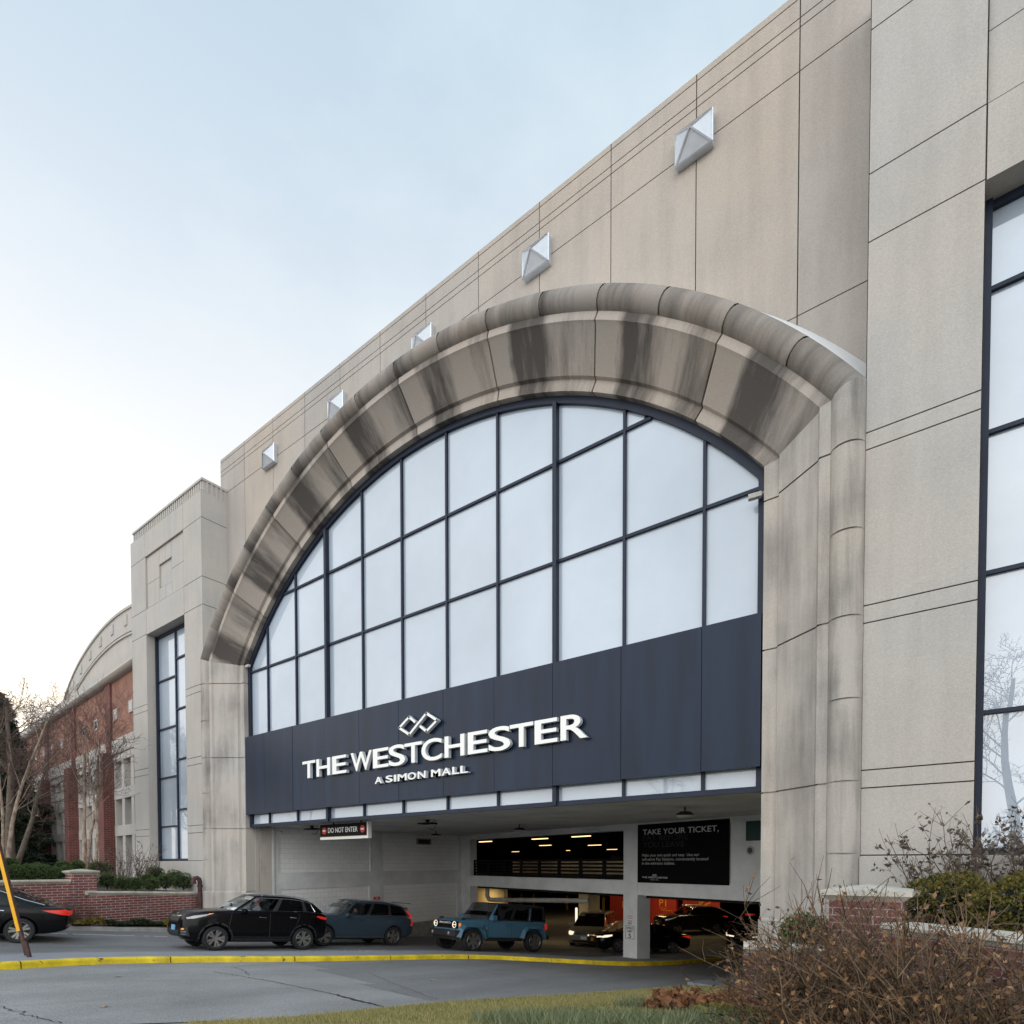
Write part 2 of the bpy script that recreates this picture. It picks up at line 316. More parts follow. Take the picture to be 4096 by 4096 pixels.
M['brick_b'] = brick('building_brick', (.27, .10, .06), (.20, .075, .05), (.32, .22, .17), bw=.31, bh=.1, wet=.1)
M['brick_p'] = brick('pier_brick', (.15, .037, .03), (.11, .03, .027), (.20, .12, .10), bw=.31, bh=.1, wet=.06)
M['rust'] = mat('rusty_iron', (.07, .035, .03), .8, noise=.4, nscale=9)
M['cmu'] = brick('painted_block', (.84, .84, .82), (.80, .80, .78), (.60, .595, .58), bw=.42, bh=.21, wet=.0, ms=.006)
M['red'] = mat('sign_red', (.55, .02, .02), .5)
M['redwall'] = mat('red_painted_wall', (.36, .025, .012), .6, noise=.1)
M['gold'] = mat('yellow_graphic', (.75, .36, .03), .5)
M['lampw'] = mat('ceiling_lamp_glow', (1, .8, .5), .5, emit=(1, .62, .25), estr=1.3)
M['tubel'] = mat('bollard_tube_glow', (1, .85, .75), .5, emit=(1, .72, .55), estr=.6)
M['tyre'] = mat('tyre_rubber', (.014, .014, .015), .75, noise=.2, nscale=10)
M['rim'] = mat('alloy_rim', (.34, .33, .31), .35, metal=.8)
M['rimd'] = mat('dark_alloy', (.035, .035, .037), .4, metal=.4)
M['trim'] = mat('black_plastic', (.018, .018, .02), .6)
M['chrome'] = mat('chrome', (.75, .75, .76), .12, metal=1)
M['tint'] = mat('dark_tinted_glass', (.003, .0035, .004), .03, spec=.35)
M['lens'] = mat('headlight_lens', (.22, .22, .23), .08, metal=.5, coat=.6, emit=(1, .93, .8), estr=.05)
M['lamp_on'] = mat('headlight_lit', (.7, .66, .6), .1, emit=(1, .86, .62), estr=.45)
M['amber'] = mat('amber_lens', (.8, .25, .02), .2, emit=(1, .3, .03), estr=.25)
M['tail'] = mat('tail_lens_lit', (.45, .01, .01), .2, emit=(1, .05, .02), estr=.12)
M['taild'] = mat('tail_lens', (.18, .008, .008), .15, coat=.6)
M['skin'] = mat('skin', (.45, .27, .20), .6); M['cloth'] = mat('pale_cloth', (.35, .36, .40), .8); M['cloth_d'] = mat('dark_cloth', (.03, .03, .04), .8)
M['hat'] = mat('red_knit', (.40, .02, .03), .9)
M['seat'] = mat('seat_fabric', (.03, .03, .032), .8)
def glass_clear():
    m = bpy.data.materials.new('car_glass'); m.use_nodes = True; t = m.node_tree; t.nodes.clear(); L = t.links.new
    o = N(t, 'ShaderNodeOutputMaterial'); tr = N(t, 'ShaderNodeBsdfTransparent'); tr.inputs[0].default_value = (.62, .66, .66, 1)
    gl = N(t, 'ShaderNodeBsdfGlossy'); gl.inputs['Roughness'].default_value = .02; gl.inputs[0].default_value = (.9, .95, 1, 1)
    fr = N(t, 'ShaderNodeFresnel'); fr.inputs[0].default_value = 1.55; mx = N(t, 'ShaderNodeMixShader')
    L(fr.outputs[0], mx.inputs[0]); L(tr.outputs[0], mx.inputs[1]); L(gl.outputs[0], mx.inputs[2]); L(mx.outputs[0], o.inputs[0]); return m
M['cglass'] = glass_clear()
def paint(name, col, metal=.0, rough=.28):
    return mat(name, col, rough, metal=metal, spec=.25, coat=.22, coat_r=.03)
# foliage: backlit leaf with a little translucency
def leaf(name, c1, c2, rough=.55, trans=.25, spec=.3):
    m = bpy.data.materials.new(name); m.use_nodes = True; t = m.node_tree; b = t.nodes['Principled BSDF']; L = t.links.new
    g = N(t, 'ShaderNodeNewGeometry'); r = N(t, 'ShaderNodeValToRGB'); r.color_ramp.elements[0].color = (*c1, 1); r.color_ramp.elements[1].color = (*c2, 1)
    L(g.outputs['Random Per Island'], r.inputs[0]); L(r.outputs[0], b.inputs['Base Color']); b.inputs['Roughness'].default_value = rough; b.inputs['Specular IOR Level'].default_value = spec
    tl = N(t, 'ShaderNodeBsdfTranslucent'); L(r.outputs[0], tl.inputs[0]); mx = N(t, 'ShaderNodeMixShader'); mx.inputs[0].default_value = trans
    o = t.nodes['Material Output']; L(b.outputs[0], mx.inputs[1]); L(tl.outputs[0], mx.inputs[2]); L(mx.outputs[0], o.inputs[0]); return m
M['box'] = leaf('boxwood_leaf', (.02, .048, .012), (.13, .19, .055))
M['box_y'] = leaf('yellowed_boxwood_leaf', (.035, .06, .012), (.24, .18, .045))
M['dry'] = leaf('dry_leaf', (.05, .042, .034), (.22, .18, .13))
M['rose'] = leaf('rose_leaf', (.03, .018, .02), (.42, .23, .11))
M['rose_s'] = leaf('rose_stem', (.012, .012, .006), (.20, .125, .075), trans=0)
M['conif'] = leaf('spruce_needles', (.008, .016, .010), (.028, .045, .022), trans=.1)
M['grass'] = leaf('grass_blade', (.26, .235, .09), (.55, .47, .22), trans=.3)
M['grass_g'] = leaf('fresh_grass', (.10, .14, .035), (.26, .28, .09), trans=.3)
M['heu'] = leaf('brown_ground_leaf', (.20, .075, .035), (.40, .21, .10), trans=.3)
M['heu_g'] = leaf('yellow_green_leaf', (.12, .13, .025), (.34, .26, .05), trans=.3)
M['lirio'] = leaf('blue_green_blade', (.09, .12, .06), (.30, .32, .17), trans=.2)
M['juni'] = leaf('juniper', (.015, .03, .012), (.045, .07, .03), trans=.1)
M['bark'] = mat('grey_bark', (.11, .085, .065), .9, noise=.3, nscale=6)
M['birch'] = mat('peeling_birch_bark', (.46, .36, .28), .85, noise=.5, nscale=4.5, col2=(.13, .08, .055), stretch=(1.6, 1.6, .8), bump=.6, sscale=12)
M['twig'] = mat('bare_twig', (.10, .062, .05), .9)
# ================================================================== ground
def gz(x, y):
    return -1.78-.0975*min(max(y, -4), 28)+.06*min(max(-20-x, 0), 3.5)
def drape(poly_fn, xs, ys, dz): ...
def ground_sheet():
    xs = np.unique(np.concatenate([np.linspace(-600, -60, 10), np.linspace(-60, -27, 8), np.arange(-27, 6, .75), np.linspace(6, 60, 8), np.linspace(60, 600, 8)]))
    ys = np.unique(np.concatenate([np.linspace(-600, -40, 8), np.linspace(-40, -4, 8), np.arange(-4, 30, .75), np.linspace(30, 75, 8), np.linspace(75, 600, 8)]))
    v = [(x, y, gz(x, y)) for y in ys for x in xs]; nx = len(xs)
    f = [(j*nx+i, j*nx+i+1, (j+1)*nx+i+1, (j+1)*nx+i) for j in range(len(ys)-1) for i in range(nx-1)]
    o = raw('road', v, f, M['asph']); o['kind'] = 'structure'
ground_sheet()
# island edge on the near lane side (from the street corner in to the garage), kerb face and top
ISL_F = [(-13.9,-2.2),(-14.5,1.0),(-14.95,3.3),(-15.25,4.3),(-15.38,5.0),(-15.2,6.2),(-14.75,7.8),(-14.25,9.3),(-13.85,11.0),(-13.58,12.6),(-13.2,14.6),(-12.75,15.6),(-12.2,16.2),(-11.3,16.9),(-10.3,17.7),(-9.4,18.5),(-8.85,19.3),(-8.5,20.4),(-8.25,22.3),(-8.0,27.),(-7.9,33.)]
ISL_B = [(-15.4,-2.2),(-16.1,1.0),(-16.55,3.4),(-16.85,4.6),(-16.75,5.8),(-16.45,7.0),(-16.1,8.5),(-15.7,10.2),(-15.25,12.5),(-14.85,14.9),(-14.5,15.6),(-13.9,16.5),(-13.2,17.3),(-12.2,18.1),(-11.2,18.8),(-10.5,19.3),(-10.6,20.3),(-10.55,21.5),(-10.4,23.0),(-10.2,27.),(-10.1,33.)]
def resamp(P, n):
    P = np.array(P); d = np.r_[0, np.cumsum(np.hypot(*np.diff(P, axis=0).T))]; t = np.linspace(0, d[-1], n)
    return np.c_[np.interp(t, d, P[:, 0]), np.interp(t, d, P[:, 1])]
def smooth(P, k=2):
    for _ in range(k):
        Q = P.copy(); Q[1:-1] = .25*P[:-2]+.5*P[1:-1]+.25*P[2:]; P = Q
    return P
fr_, bk_ = smooth(resamp(ISL_F, 90), 3), smooth(resamp(ISL_B, 90), 3)
mb = MB()
for i in range(89):
    a, b, c, d = fr_[i], fr_[i+1], bk_[i+1], bk_[i]
    na = (np.array(d)-a); na = na/np.linalg.norm(na)*.16; nb = np.array(c)-b; nb = nb/np.linalg.norm(nb)*.16
    h = .15
    P = lambda q, dz: (q[0], q[1], gz(q[0], q[1])+dz)
    mb.poly([P(a+na, h-.002), P(b+nb, h-.002), P(c, h), P(d, h)])
    mb.poly([P(d, h), P(c, h), P(c, -.1), P(d, -.1)])
mb.build('traffic_island', M['walk'], kind='structure')
rng = random.Random(5)
mb = MB(); SEG = 7                       # kerb stones, each a little out of line
for k in range(0, 89, SEG):
    j0, j1 = k, min(k+SEG, 89); wob = rng.uniform(-.008, .008)
    for i in range(j0, j1):
        a, b = fr_[i].copy(), fr_[i+1].copy(); na = bk_[i]-fr_[i]; na = na/np.linalg.norm(na); nb = bk_[i+1]-fr_[i+1]; nb = nb/np.linalg.norm(nb)
        a = a+na*wob; b = b+nb*wob
        if i == j1-1: b = b-(b-a)*.05
        q = [(a, -.1), (a+na*.012, .11), (a+na*.035, .146), (a+na*.18, .152)]; r = [(b, -.1), (b+nb*.012, .11), (b+nb*.035, .146), (b+nb*.18, .152)]
        for (p, z), (p2, z2), (r1, zr), (r2, zr2) in zip(q, q[1:], r, r[1:]):
            mb.poly([(p[0], p[1], gz(*p)+z), (r1[0], r1[1], gz(*r1)+zr), (r2[0], r2[1], gz(*r2)+zr2), (p2[0], p2[1], gz(*p2)+z2)])
def kerb_paint():
    """yellow kerb paint, worn through to concrete along the foot"""
    m = M['yellow'].copy(); t = m.node_tree; b = t.nodes['Principled BSDF']; L = t.links.new
    src = b.inputs['Base Color'].links[0].from_socket
    g = N(t, 'ShaderNodeNewGeometry'); n = N(t, 'ShaderNodeTexNoise'); n.inputs['Scale'].default_value = 3.5; n.inputs['Detail'].default_value = 8; n.inputs['Roughness'].default_value = .7
    L(g.outputs['Position'], n.inputs['Vector']); mr = N(t, 'ShaderNodeMapRange'); mr.inputs['From Min'].default_value = .60; mr.inputs['From Max'].default_value = .66
    L(n.outputs['Fac'], mr.inputs['Value']); mx = N(t, 'ShaderNodeMixRGB'); mx.inputs[2].default_value = (.10, .085, .06, 1)
    L(mr.outputs[0], mx.inputs[0]); L(src, mx.inputs[1]); L(mx.outputs[0], b.inputs['Base Color']); return m
mb.build('kerb', kerb_paint(), smooth=40, kind='structure')
# near drive lane: paler concrete sheet between the island and the lawn
LAWN_E = [(-9.9,-3.),(-9.2,1.0),(-8.3,3.2),(-7.65,4.45),(-7.31,7.28),(-6.89,9.03),(-6.29,11.02),(-5.82,13.04),(-5.37,14.98),(-4.9,17.0),(-4.4,18.8)]
le_ = smooth(resamp(LAWN_E, 60), 3)
fr2 = smooth(resamp(ISL_F[:15]+[(-9.6,18.2)], 60), 2)
mb = MB(); K = 8
for i in range(59):
    for k in range(K):
        q = []
        for (ii, kk) in ((i, k), (i, k+1), (i+1, k+1), (i+1, k)):
            p = fr2[ii]*(1-kk/K)+le_[ii]*(kk/K); q.append((p[0], p[1], gz(*p)+.006))
        mb.poly(q[::-1])
mb.build('driveway', M['asph2'], kind='structure', fixn=True)
mb = MB()                              # darker resurfaced part of the lane towards the garage
for i in range(59):
    for k in range(K):
        q = []
        for (ii, kk) in ((i, k), (i, k+1), (i+1, k+1), (i+1, k)):
            p = fr2[ii]*(1-kk/K)+le_[ii]*(kk/K); q.append((p[0], p[1], gz(*p)+.010))
        if sum(p[1] for p in q)/4 > 9.2-k*.22: mb.poly(q[::-1])
mb.build('road_patch', mat('resurfaced_asphalt', (.185, .183, .183), .9, noise=.16, nscale=.9, speck=.28, sscale=44, bump=.6, stretch=(1, .3, 1), detail=8), kind='structure', fixn=True)
# hairline cracks and a broken patch in the concrete
mb = MB(); rng = random.Random(11)
def crack(pts, wd):
    P = resamp(pts, 26); P[1:-1] += np.array([[rng.gauss(0, .02), rng.gauss(0, .02)] for _ in range(24)])
    for i in range(25):
        d = P[i+1]-P[i]; n = np.array([-d[1], d[0]])/max(1e-6, np.hypot(*d)); w0 = wd(i/25)*rng.uniform(.6, 1.3); w1 = wd((i+1)/25)
        q = [P[i]-n*w0, P[i+1]-n*w1, P[i+1]+n*w1, P[i]+n*w0]; mb.poly([(a, b, gz(a, b)+.0145) for a, b in q])
crack([(-13.09,6.48),(-11.41,6.69),(-9.31,6.75)], lambda t: .008+.004*t)
crack([(-9.31,6.75),(-8.42,6.65),(-7.57,6.61)], lambda t: .010+.030*math.sin(math.pi*t))
crack([(-10.63,2.28),(-9.73,2.39),(-8.99,2.53)], lambda t: .008)
crack([(-11.5,9.5),(-9.5,8.6),(-7.6,7.9)], lambda t: .007)
crack([(-11.6,12.6),(-10.1,12.5),(-8.2,12.2)], lambda t: .009)
crack([(-13.8,7.3),(-12.9,7.1),(-12.2,6.8)], lambda t: .006)
mb.build('pavement_crack', mat('crack_dark', (.035, .033, .03), .95), kind='structure', fixn=True)  # cracks drawn as thin dark strips
# worn white lane markings on the exit road
mb = MB()
def mark(pts, wd, gaps=0):
    P = resamp(pts, 40)
    for i in range(39):
        if gaps and rng.random() < gaps: continue
        d = P[i+1]-P[i]; n = np.array([-d[1], d[0]])/np.hypot(*d)*wd/2; q = [P[i]-n, P[i+1]-n, P[i+1]+n, P[i]+n]
        mb.poly([(a, b, gz(a, b)+.005) for a, b in q])
mark([(-19.6,-2),(-19.9,4.3),(-20.1,6.2)], .10, .3); mark([(-22.9,6.2),(-22.2,8.7),(-21.5,11.5)], .10, .35)
mark([(-17.2,11.6),(-16.4,14.6)], .10, .25); mark([(-16.9,11.9),(-15.9,12.9),(-15.3,14.4)], .22, .3); mark([(-13.6,23.),(-11.2,24.3)], .08, .1)
mb.build('lane_marking', mat('worn_white_paint', (.52, .52, .51), .8, noise=.3, nscale=12), kind='structure', fixn=True)
# far kerb of the exit road with the planting strip behind it
KB = [(-22.6,14.),(-22.95,11.6),(-23.3,9.83),(-23.6,8.2),(-24.1,6.6),(-25.2,4.4),(-27.2,2.2),(-31,.2),(-38,-1)]
kb_ = smooth(resamp(KB, 60), 2); mb = MB(); mb2 = MB()
for i in range(59):
    a, b = kb_[i], kb_[i+1]; d = b-a; n = np.array([d[1], -d[0]])/np.hypot(*d); n = n if n[0] < 0 or n[1] > .5 else -n
    P = lambda q, z: (q[0], q[1], gz(*q)+z)
    for (o0, z0), (o1, z1) in (((0, -.05), (0.02, .14)), ((.02, .14), (.16, .15))):
        mb.poly([P(a+n*o0, z0), P(b+n*o0, z0), P(b+n*o1, z1), P(a+n*o1, z1)])
    for (o0, z0), (o1, z1) in (((.16, .145), (.6, .22)), ((.6, .22), (2.2, .3))):
        mb2.poly([P(a+n*o0, z0), P(b+n*o0, z0), P(b+n*o1, z1), P(a+n*o1, z1)])
mb.build('kerb', M['kerb'], kind='structure', fixn=True); mb2.build('planting_bed', M['soil'], kind='structure', fixn=True)
mb = MB(); mb.poly([(-24.45,-4,-.95),(-24.45,11.45,-1.15),(-31,13,-1.0),(-90,19,-1.0),(-90,-4,-1.0)][::-1])
mb.poly([(-24.45,-4,-.95),(-24.45,11.45,-1.15),(-24.45,11.45,-4),(-24.45,-4,-4)])
mb.build('terrace', M['soil'], kind='structure', fixn=True)

# ================================================================== the mall
mall = wempty('mall_building', (XC, 12.5, -3.0), 'large tan stone mall front with a round arched window over a garage entrance', 'building')
def panels(mb, plane, xs, zs, g=.022, d=.02, skip=(), y=0, sx=1, mi=0, mg=1):
    """flat cladding panels with open joints. plane 'y': facing -y at depth y; 'x': facing +x at x=y"""
    def P(u, z, dd): return (u, y+dd, z) if plane == 'y' else (y-dd, u, z)
    for i in range(len(xs)-1):
        for j in range(len(zs)-1):
            if (i, j) in skip: continue
            a, b, c, e = xs[i]+g/2, xs[i+1]-g/2, zs[j]+g/2, zs[j+1]-g/2
            q = [P(a, c, 0), P(b, c, 0), P(b, e, 0), P(a, e, 0)]; r = [P(xs[i], zs[j], d), P(xs[i+1], zs[j], d), P(xs[i+1], zs[j+1], d), P(xs[i], zs[j+1], d)]
            mb.poly(q, mi)
            for k in range(4): mb.poly([q[k], q[(k+1) % 4], P(*[(a, c), (b, c), (b, e), (a, e)][(k+1) % 4], d), P(*[(a, c), (b, c), (b, e), (a, e)][k], d)], mi)
            mb.poly(r, mg)
# --- main wall, clipped to the arch
YW = 12.53; ROUT = 13.6
mb = MB()
xs = [-24.155]+[-2.475-1.985*k for k in range(10, -1, -1)]+[-1.0]
zs = [6.0, 10.49, 15.04, 15.845, 16.02, 16.385, 16.53]
def arch_z(x, r=13.35): return ZC+math.sqrt(max(0, r*r-(x-XC)**2)) if abs(x-XC) < r else -9
def clipped(x0, x1, z0, z1, g=.022, d=.02):
    a, b = x0+g/2, x1-g/2; n = max(1, int((b-a)/.22)); X = [a+(b-a)*i/n for i in range(n+1)]
    for i in range(n):
        q0, q1 = max(z0+g/2, arch_z(X[i])), max(z0+g/2, arch_z(X[i+1])); t = z1-g/2
        if q0 >= t and q1 >= t: continue
        q0, q1 = min(q0, t), min(q1, t)
        mb.poly([(X[i], YW, q0), (X[i+1], YW, q1), (X[i+1], YW, t), (X[i], YW, t)], 0)
        if z1-g/2 == t: mb.poly([(X[i], YW, t), (X[i+1], YW, t), (X[i+1], YW+d, t), (X[i], YW+d, t)], 0)
        if q0 == z0+g/2: mb.poly([(X[i], YW, q0), (X[i], YW+d, q0), (X[i+1], YW+d, q1), (X[i+1], YW, q1)], 0)
    for x, s in ((a, -1), (b, 1)):
        q0 = max(z0+g/2, arch_z(x))
        if q0 < z1-g/2: mb.poly([(x, YW, q0), (x, YW, z1-g/2), (x, YW+d, z1-g/2), (x, YW+d, q0)], 0)
    n = max(1, int((x1-x0)/.22)); X = [x0+(x1-x0)*i/n for i in range(n+1)]
    for i in range(n):
        q0, q1 = max(z0, arch_z(X[i])), max(z0, arch_z(X[i+1]))
        if q0 < z1 or q1 < z1: mb.poly([(X[i], YW+d, min(q0, z1)), (X[i+1], YW+d, min(q1, z1)), (X[i+1], YW+d, z1), (X[i], YW+d, z1)], 1)
for i in range(len(xs)-1):
    for j in range(len(zs)-1): clipped(xs[i], xs[i+1], zs[j], zs[j+1])
for a, b in ((-24.155, -23.6), (-1.35, -1.0)): clipped(a, b, -5, 6.0)
# parapet top, flank and back of the block
mb.poly([(-24.155, YW, 16.52), (-1, YW, 16.52), (-1, YW+.45, 16.52), (-24.155, YW+.45, 16.52)], 0)
mb.poly([(-24.155, YW, 16.519), (-24.155, YW, 2.0), (-24.155, 55, 2.0), (-24.155, 55, 16.519)], 0)
mb.poly([(-24.155, YW+.45, 16.519), (-1, YW+.45, 16.519), (-1, YW+.45, 15.2), (-24.155, YW+.45, 15.2)], 0)
mb.build('main_wall', [M['wall'], M['groove']], mall)
mb = MB(); mb.box(-24.1, 20, YW+.46, 75, 15.0, 15.2); mb.box(-24.1, 20, 74.6, 75, 2.0, 14.99); mb.box(19.6, 20, 13, 74.5, 2.0, 14.99)
mb.build('roof', M['conc_d'], mall)
# --- wall ornaments: hollow-cornered metal pyramids
for k, cx in enumerate((-4.47, -8.462, -12.455, -16.45, -20.45)):
    mb = MB(); hw, hh, cz = .385, .33, 15.1; ap = Vector((cx, YW-.36, cz+.02))
    C4 = [Vector((cx-hw, YW-.14, cz-hh)), Vector((cx+hw, YW-.14, cz-hh)), Vector((cx+hw, YW-.14, cz+hh)), Vector((cx-hw, YW-.14, cz+hh))]
    for i in range(4):
        a, b = C4[i], C4[(i+1) % 4]; mb.poly([a, b, ap]); mb.poly([a, b, Vector((b.x, YW, b.z)), Vector((a.x, YW, a.z))][::-1])
    o = mb.build('wall_ornament', M['alu_l'], mall, fixn=True)
    mb = MB()
    for i in range(4):
        a, b = C4[i], C4[(i+1) % 4]
        mb.tube([a, ap+Vector((0, -.012, 0))], .021, 4); mb.tube([a, b], .022, 4)
    mb.build('edge_frame', M['alu'], o)
# --- arch surround: profile (radius, depth) swept round the arch and run down the jambs
PROF = [(12.06, 12.62), (12.06, 12.19), (12.295, 12.18), (12.32, 12.085), (12.98, 11.55), (13.03, 11.47), (13.2, 11.47)]
PH = [9.505, 9.505, 9.775, 9.80, 10.54, 10.58, 10.755]
rc, yc, rr = 13.44, 11.56, .265; hc = 11.005
ROLL = [(rc+rr*math.cos(a), yc-rr*math.sin(a)) for a in [R_(200-i*21) for i in range(11)]]
ROLLH = [hc+(r-rc) for r, y in ROLL]
def spring(r, h): return math.degrees(math.asin(min(1, h/r)))
def shrink(prof, d=.03): return [(r+(d if i < 2 else d*.5), y+d) for i, (r, y) in enumerate(prof)]
def sweep(mb, prof, hs, cuts, gap, mi=0):
    """blocks between successive joint angles (first and last run to the springing)"""
    for a0, a1 in zip(cuts, cuts[1:]):
        n = max(4, int(abs((a1 if a1 is not None else 54)-(a0 if a0 is not None else -54))/1.2))
        rows = []
        for i, (r, y) in enumerate(prof):
            s = spring(r, hs[i]); b0 = -s if a0 is None else a0+gap; b1 = s if a1 is None else a1-gap
            rows.append([(XC+r*math.sin(R_(b0+(b1-b0)*k/n)), y, ZC+r*math.cos(R_(b0+(b1-b0)*k/n))) for k in range(n+1)])
        vs = [p for row in rows for p in row]; m = n+1
        fs = [(i*m+k, i*m+k+1, (i+1)*m+k+1, (i+1)*m+k) for i in range(len(prof)-1) for k in range(n)]
        mb.add(vs, fs, mi)
def jamb(mb, prof, hs, zc, gap, sx, mi=0):
    for z0, z1 in zip(zc, zc[1:]):
        vs = []
        for i, (r, y) in enumerate(prof):
            top = ZC+math.sqrt(max(0, r*r-hs[i]**2)) if z1 is None else z1-gap
            vs += [(XC+sx*hs[i], y, z0+gap), (XC+sx*hs[i], y, top)]
        fs = [(2*i, 2*i+1, 2*i+3, 2*i+2) for i in range(len(prof)-1)]
        mb.add(vs, fs, mi)
J = [14.1*k+.15 for k in range(-3, 4)]
mb = MB(); sweep(mb, PROF, PH, [None]+J+[None], .085); mb.cur = 1; sweep(mb, shrink(PROF), PH, [None, None], 0); mb.cur = 0
mb.build('arch_voussoirs', [M['arch'], M['groove']], mall, smooth=28, fixn=True)
J2 = [7.05*k+.15 for k in range(-7, 8)]
mb = MB(); sweep(mb, ROLL, ROLLH, [None]+J2+[None], .10); mb.cur = 1
sweep(mb, [(rc+(rr-.03)*math.cos(a), yc-(rr-.03)*math.sin(a)) for a in [R_(200-i*21) for i in range(11)]], ROLLH, [None, None], 0); mb.cur = 0
# weathered top running back to the wall
n = 90; rt = rc+rr*.93
for k in range(n):
    a0, a1 = R_(-55+110*k/n), R_(-55+110*(k+1)/n)
    mb.poly([(XC+rt*math.sin(a), y, ZC+rt*math.cos(a)) for a, y in ((a0, yc-.06), (a1, yc-.06), (a1, YW), (a0, YW))], 0)
mb.build('arch_roll_moulding', [M['roll'], M['groove']], mall, smooth=35, fixn=True)
mb = MB()
for k in range(60):
    a0, a1 = R_(-55.3+110.6*k/60), R_(-55.3+110.6*(k+1)/60); r0, r1 = rt+.012, rt+.50
    mb.poly([(XC+r*math.sin(a), y, ZC+r*math.cos(a)) for a, y, r in ((a0, yc+.12, r0), (a1, yc+.12, r0), (a1, YW-.003, r1), (a0, YW-.003, r1))])
mb.build('arch_flashing', M['flash'], mall, smooth=30)
for sx in (-1, 1):
    mb = MB(); jamb(mb, PROF, PH, [-5, -1.1, 1.37, 4.135, 7.0, None], .015, sx); mb.cur = 1; jamb(mb, shrink(PROF), [h+.03 for h in PH], [-5, None], 0, sx); mb.cur = 0
    mb.build('arch_jamb', [M['jamb'], M['groove']], mall, smooth=25, fixn=True)
    mb = MB(); jamb(mb, ROLL, ROLLH, [-5, .155, 1.375, 2.76, 4.135, 5.57, 7.0, None], .016, sx); mb.cur = 1
    jamb(mb, [(rc+(rr-.03)*math.cos(a), yc-(rr-.03)*math.sin(a)) for a in [R_(200-i*21) for i in range(11)]], ROLLH, [-5, None], 0, sx); mb.cur = 0
    mb.build('column_roll', [M['rollj'], M['groove']], mall, smooth=35, fixn=True)
for sx in (-1, 1):
    mb = MB(); pf = PROF+ROLL; jamb(mb, [(r, y-.035) for r, y in pf], [h-(.03 if i < 2 else 0) for i, h in enumerate(PH+ROLLH)], [-5, -1.11], 0, sx)
    mb.add([(XC+sx*h, y-.035, -1.11) for h, y in zip(PH+ROLLH, [q[1] for q in pf])]+[(XC+sx*h, y+.002, -1.07) for h, y in zip(PH+ROLLH, [q[1] for q in pf])], [(k, k+1, k+1+len(pf), k+len(pf)) for k in range(len(pf)-1)])
    mb.build('jamb_plinth', M['jamb'], mall, fixn=True)
# --- arched window: bars, panes
GR = 11.90; YG = 12.46
MX = [-21.9]+[-20.652+1.8288*k for k in range(10)]+[-3.037]
TZ = [4.90, 7.42, 9.81, 13]
def gtop(x): return ZC-.02+math.sqrt(max(0, GR*GR-(x-XC)**2)) if abs(x-XC) < GR else -9
mb = MB()
n = 100; amax = spring(12.06, 9.5)
for k in range(n):
    a0, a1 = R_(-amax+2*amax*k/n), R_(-amax+2*amax*(k+1)/n)
    ring = lambda r, y, a: (XC+r*math.sin(a), y, ZC+r*math.cos(a))
    mb.poly([ring(GR, 12.36, a0), ring(GR, 12.36, a1), ring(12.07, 12.36, a1), ring(12.07, 12.36, a0)]); mb.poly([ring(GR, 12.36, a0), ring(GR, YG, a0), ring(GR, YG, a1), ring(GR, 12.36, a1)])
for i, x in enumerate(MX[1:-1]):
    wd, dp = (.055, .15) if i in (2, 7) else (.032, .075)
    t = gtop(x)+.02; mb.box(x-wd, x+wd, YG-dp, YG-.002, 1.44, t)
for x, s in ((MX[0], 1), (MX[-1], -1)): mb.box(x-.075*(s < 0)-(.085 if s > 0 else 0), x+.075*(s > 0)+(.085 if s < 0 else 0), YG-.098, YG-.002, 1.44, 7.75)
for z in (7.42, 9.81):
    h = math.sqrt(GR**2-(z-ZC)**2) if z > 7.6 else 9.40
    for a, b in zip(MX, MX[1:]):
        a2, b2 = max(a, XC-h), min(b, XC+h)
        if b2-a2 > .1: mb.box(a2, b2, YG-.062, YG-.003, z-.034, z+.034)
mb.box(-21.9, -3.037, YG-.092, YG-.004, 1.42, 1.535); mb.box(-21.9, -3.037, YG-.088, YG-.004, 4.84, 4.95)
frame = mb.build('arched_window', M['frame'], mall, fixn=True)
for i, (a, b) in enumerate(zip(MX, MX[1:])):
    for j, (z0, z1) in enumerate(zip([1.5]+TZ[:-1], [2.3]+TZ[1:])):
        n = 8; X = [a+(b-a)*k/n for k in range(n+1)]
        up = [(x, min(z1, gtop(x)+.03)) for x in X]; up = [(x, z) for x, z in up if z > z0+.02]
        if len(up) < 2: continue
        rngp = random.Random(i*7+j); dy = rngp.uniform(-.004, .004); tilt = rngp.uniform(-.012, .012)
        pts = [(up[0][0], YG+dy, z0), (up[-1][0], YG+dy+tilt, z0)]+[(x, YG+dy+tilt*(x-a)/(b-a), z) for x, z in up[::-1]]
        mb = MB(); mb.poly(pts); mb.build('pane', M['glass'], frame)
# --- navy fascia panels carrying the sign
SX = [-21.945]+[-20.652+1.8288*k+.03 for k in range(10)]+[-2.99]
for i, (a, b) in enumerate(zip(SX, SX[1:])):
    mb = MB(); g = .006; dy = random.Random(i).uniform(-.004, .004)
    mb.box(a+g, b-g, 12.20+dy, 12.34, 1.905, 4.895); mb.build('fascia_panel', M['panel'], mall)
mb = MB(); mb.box(-21.9, -3.03, 12.30, 12.345, 1.93, 4.87); mb.build('fascia_backing', M['black'], mall)

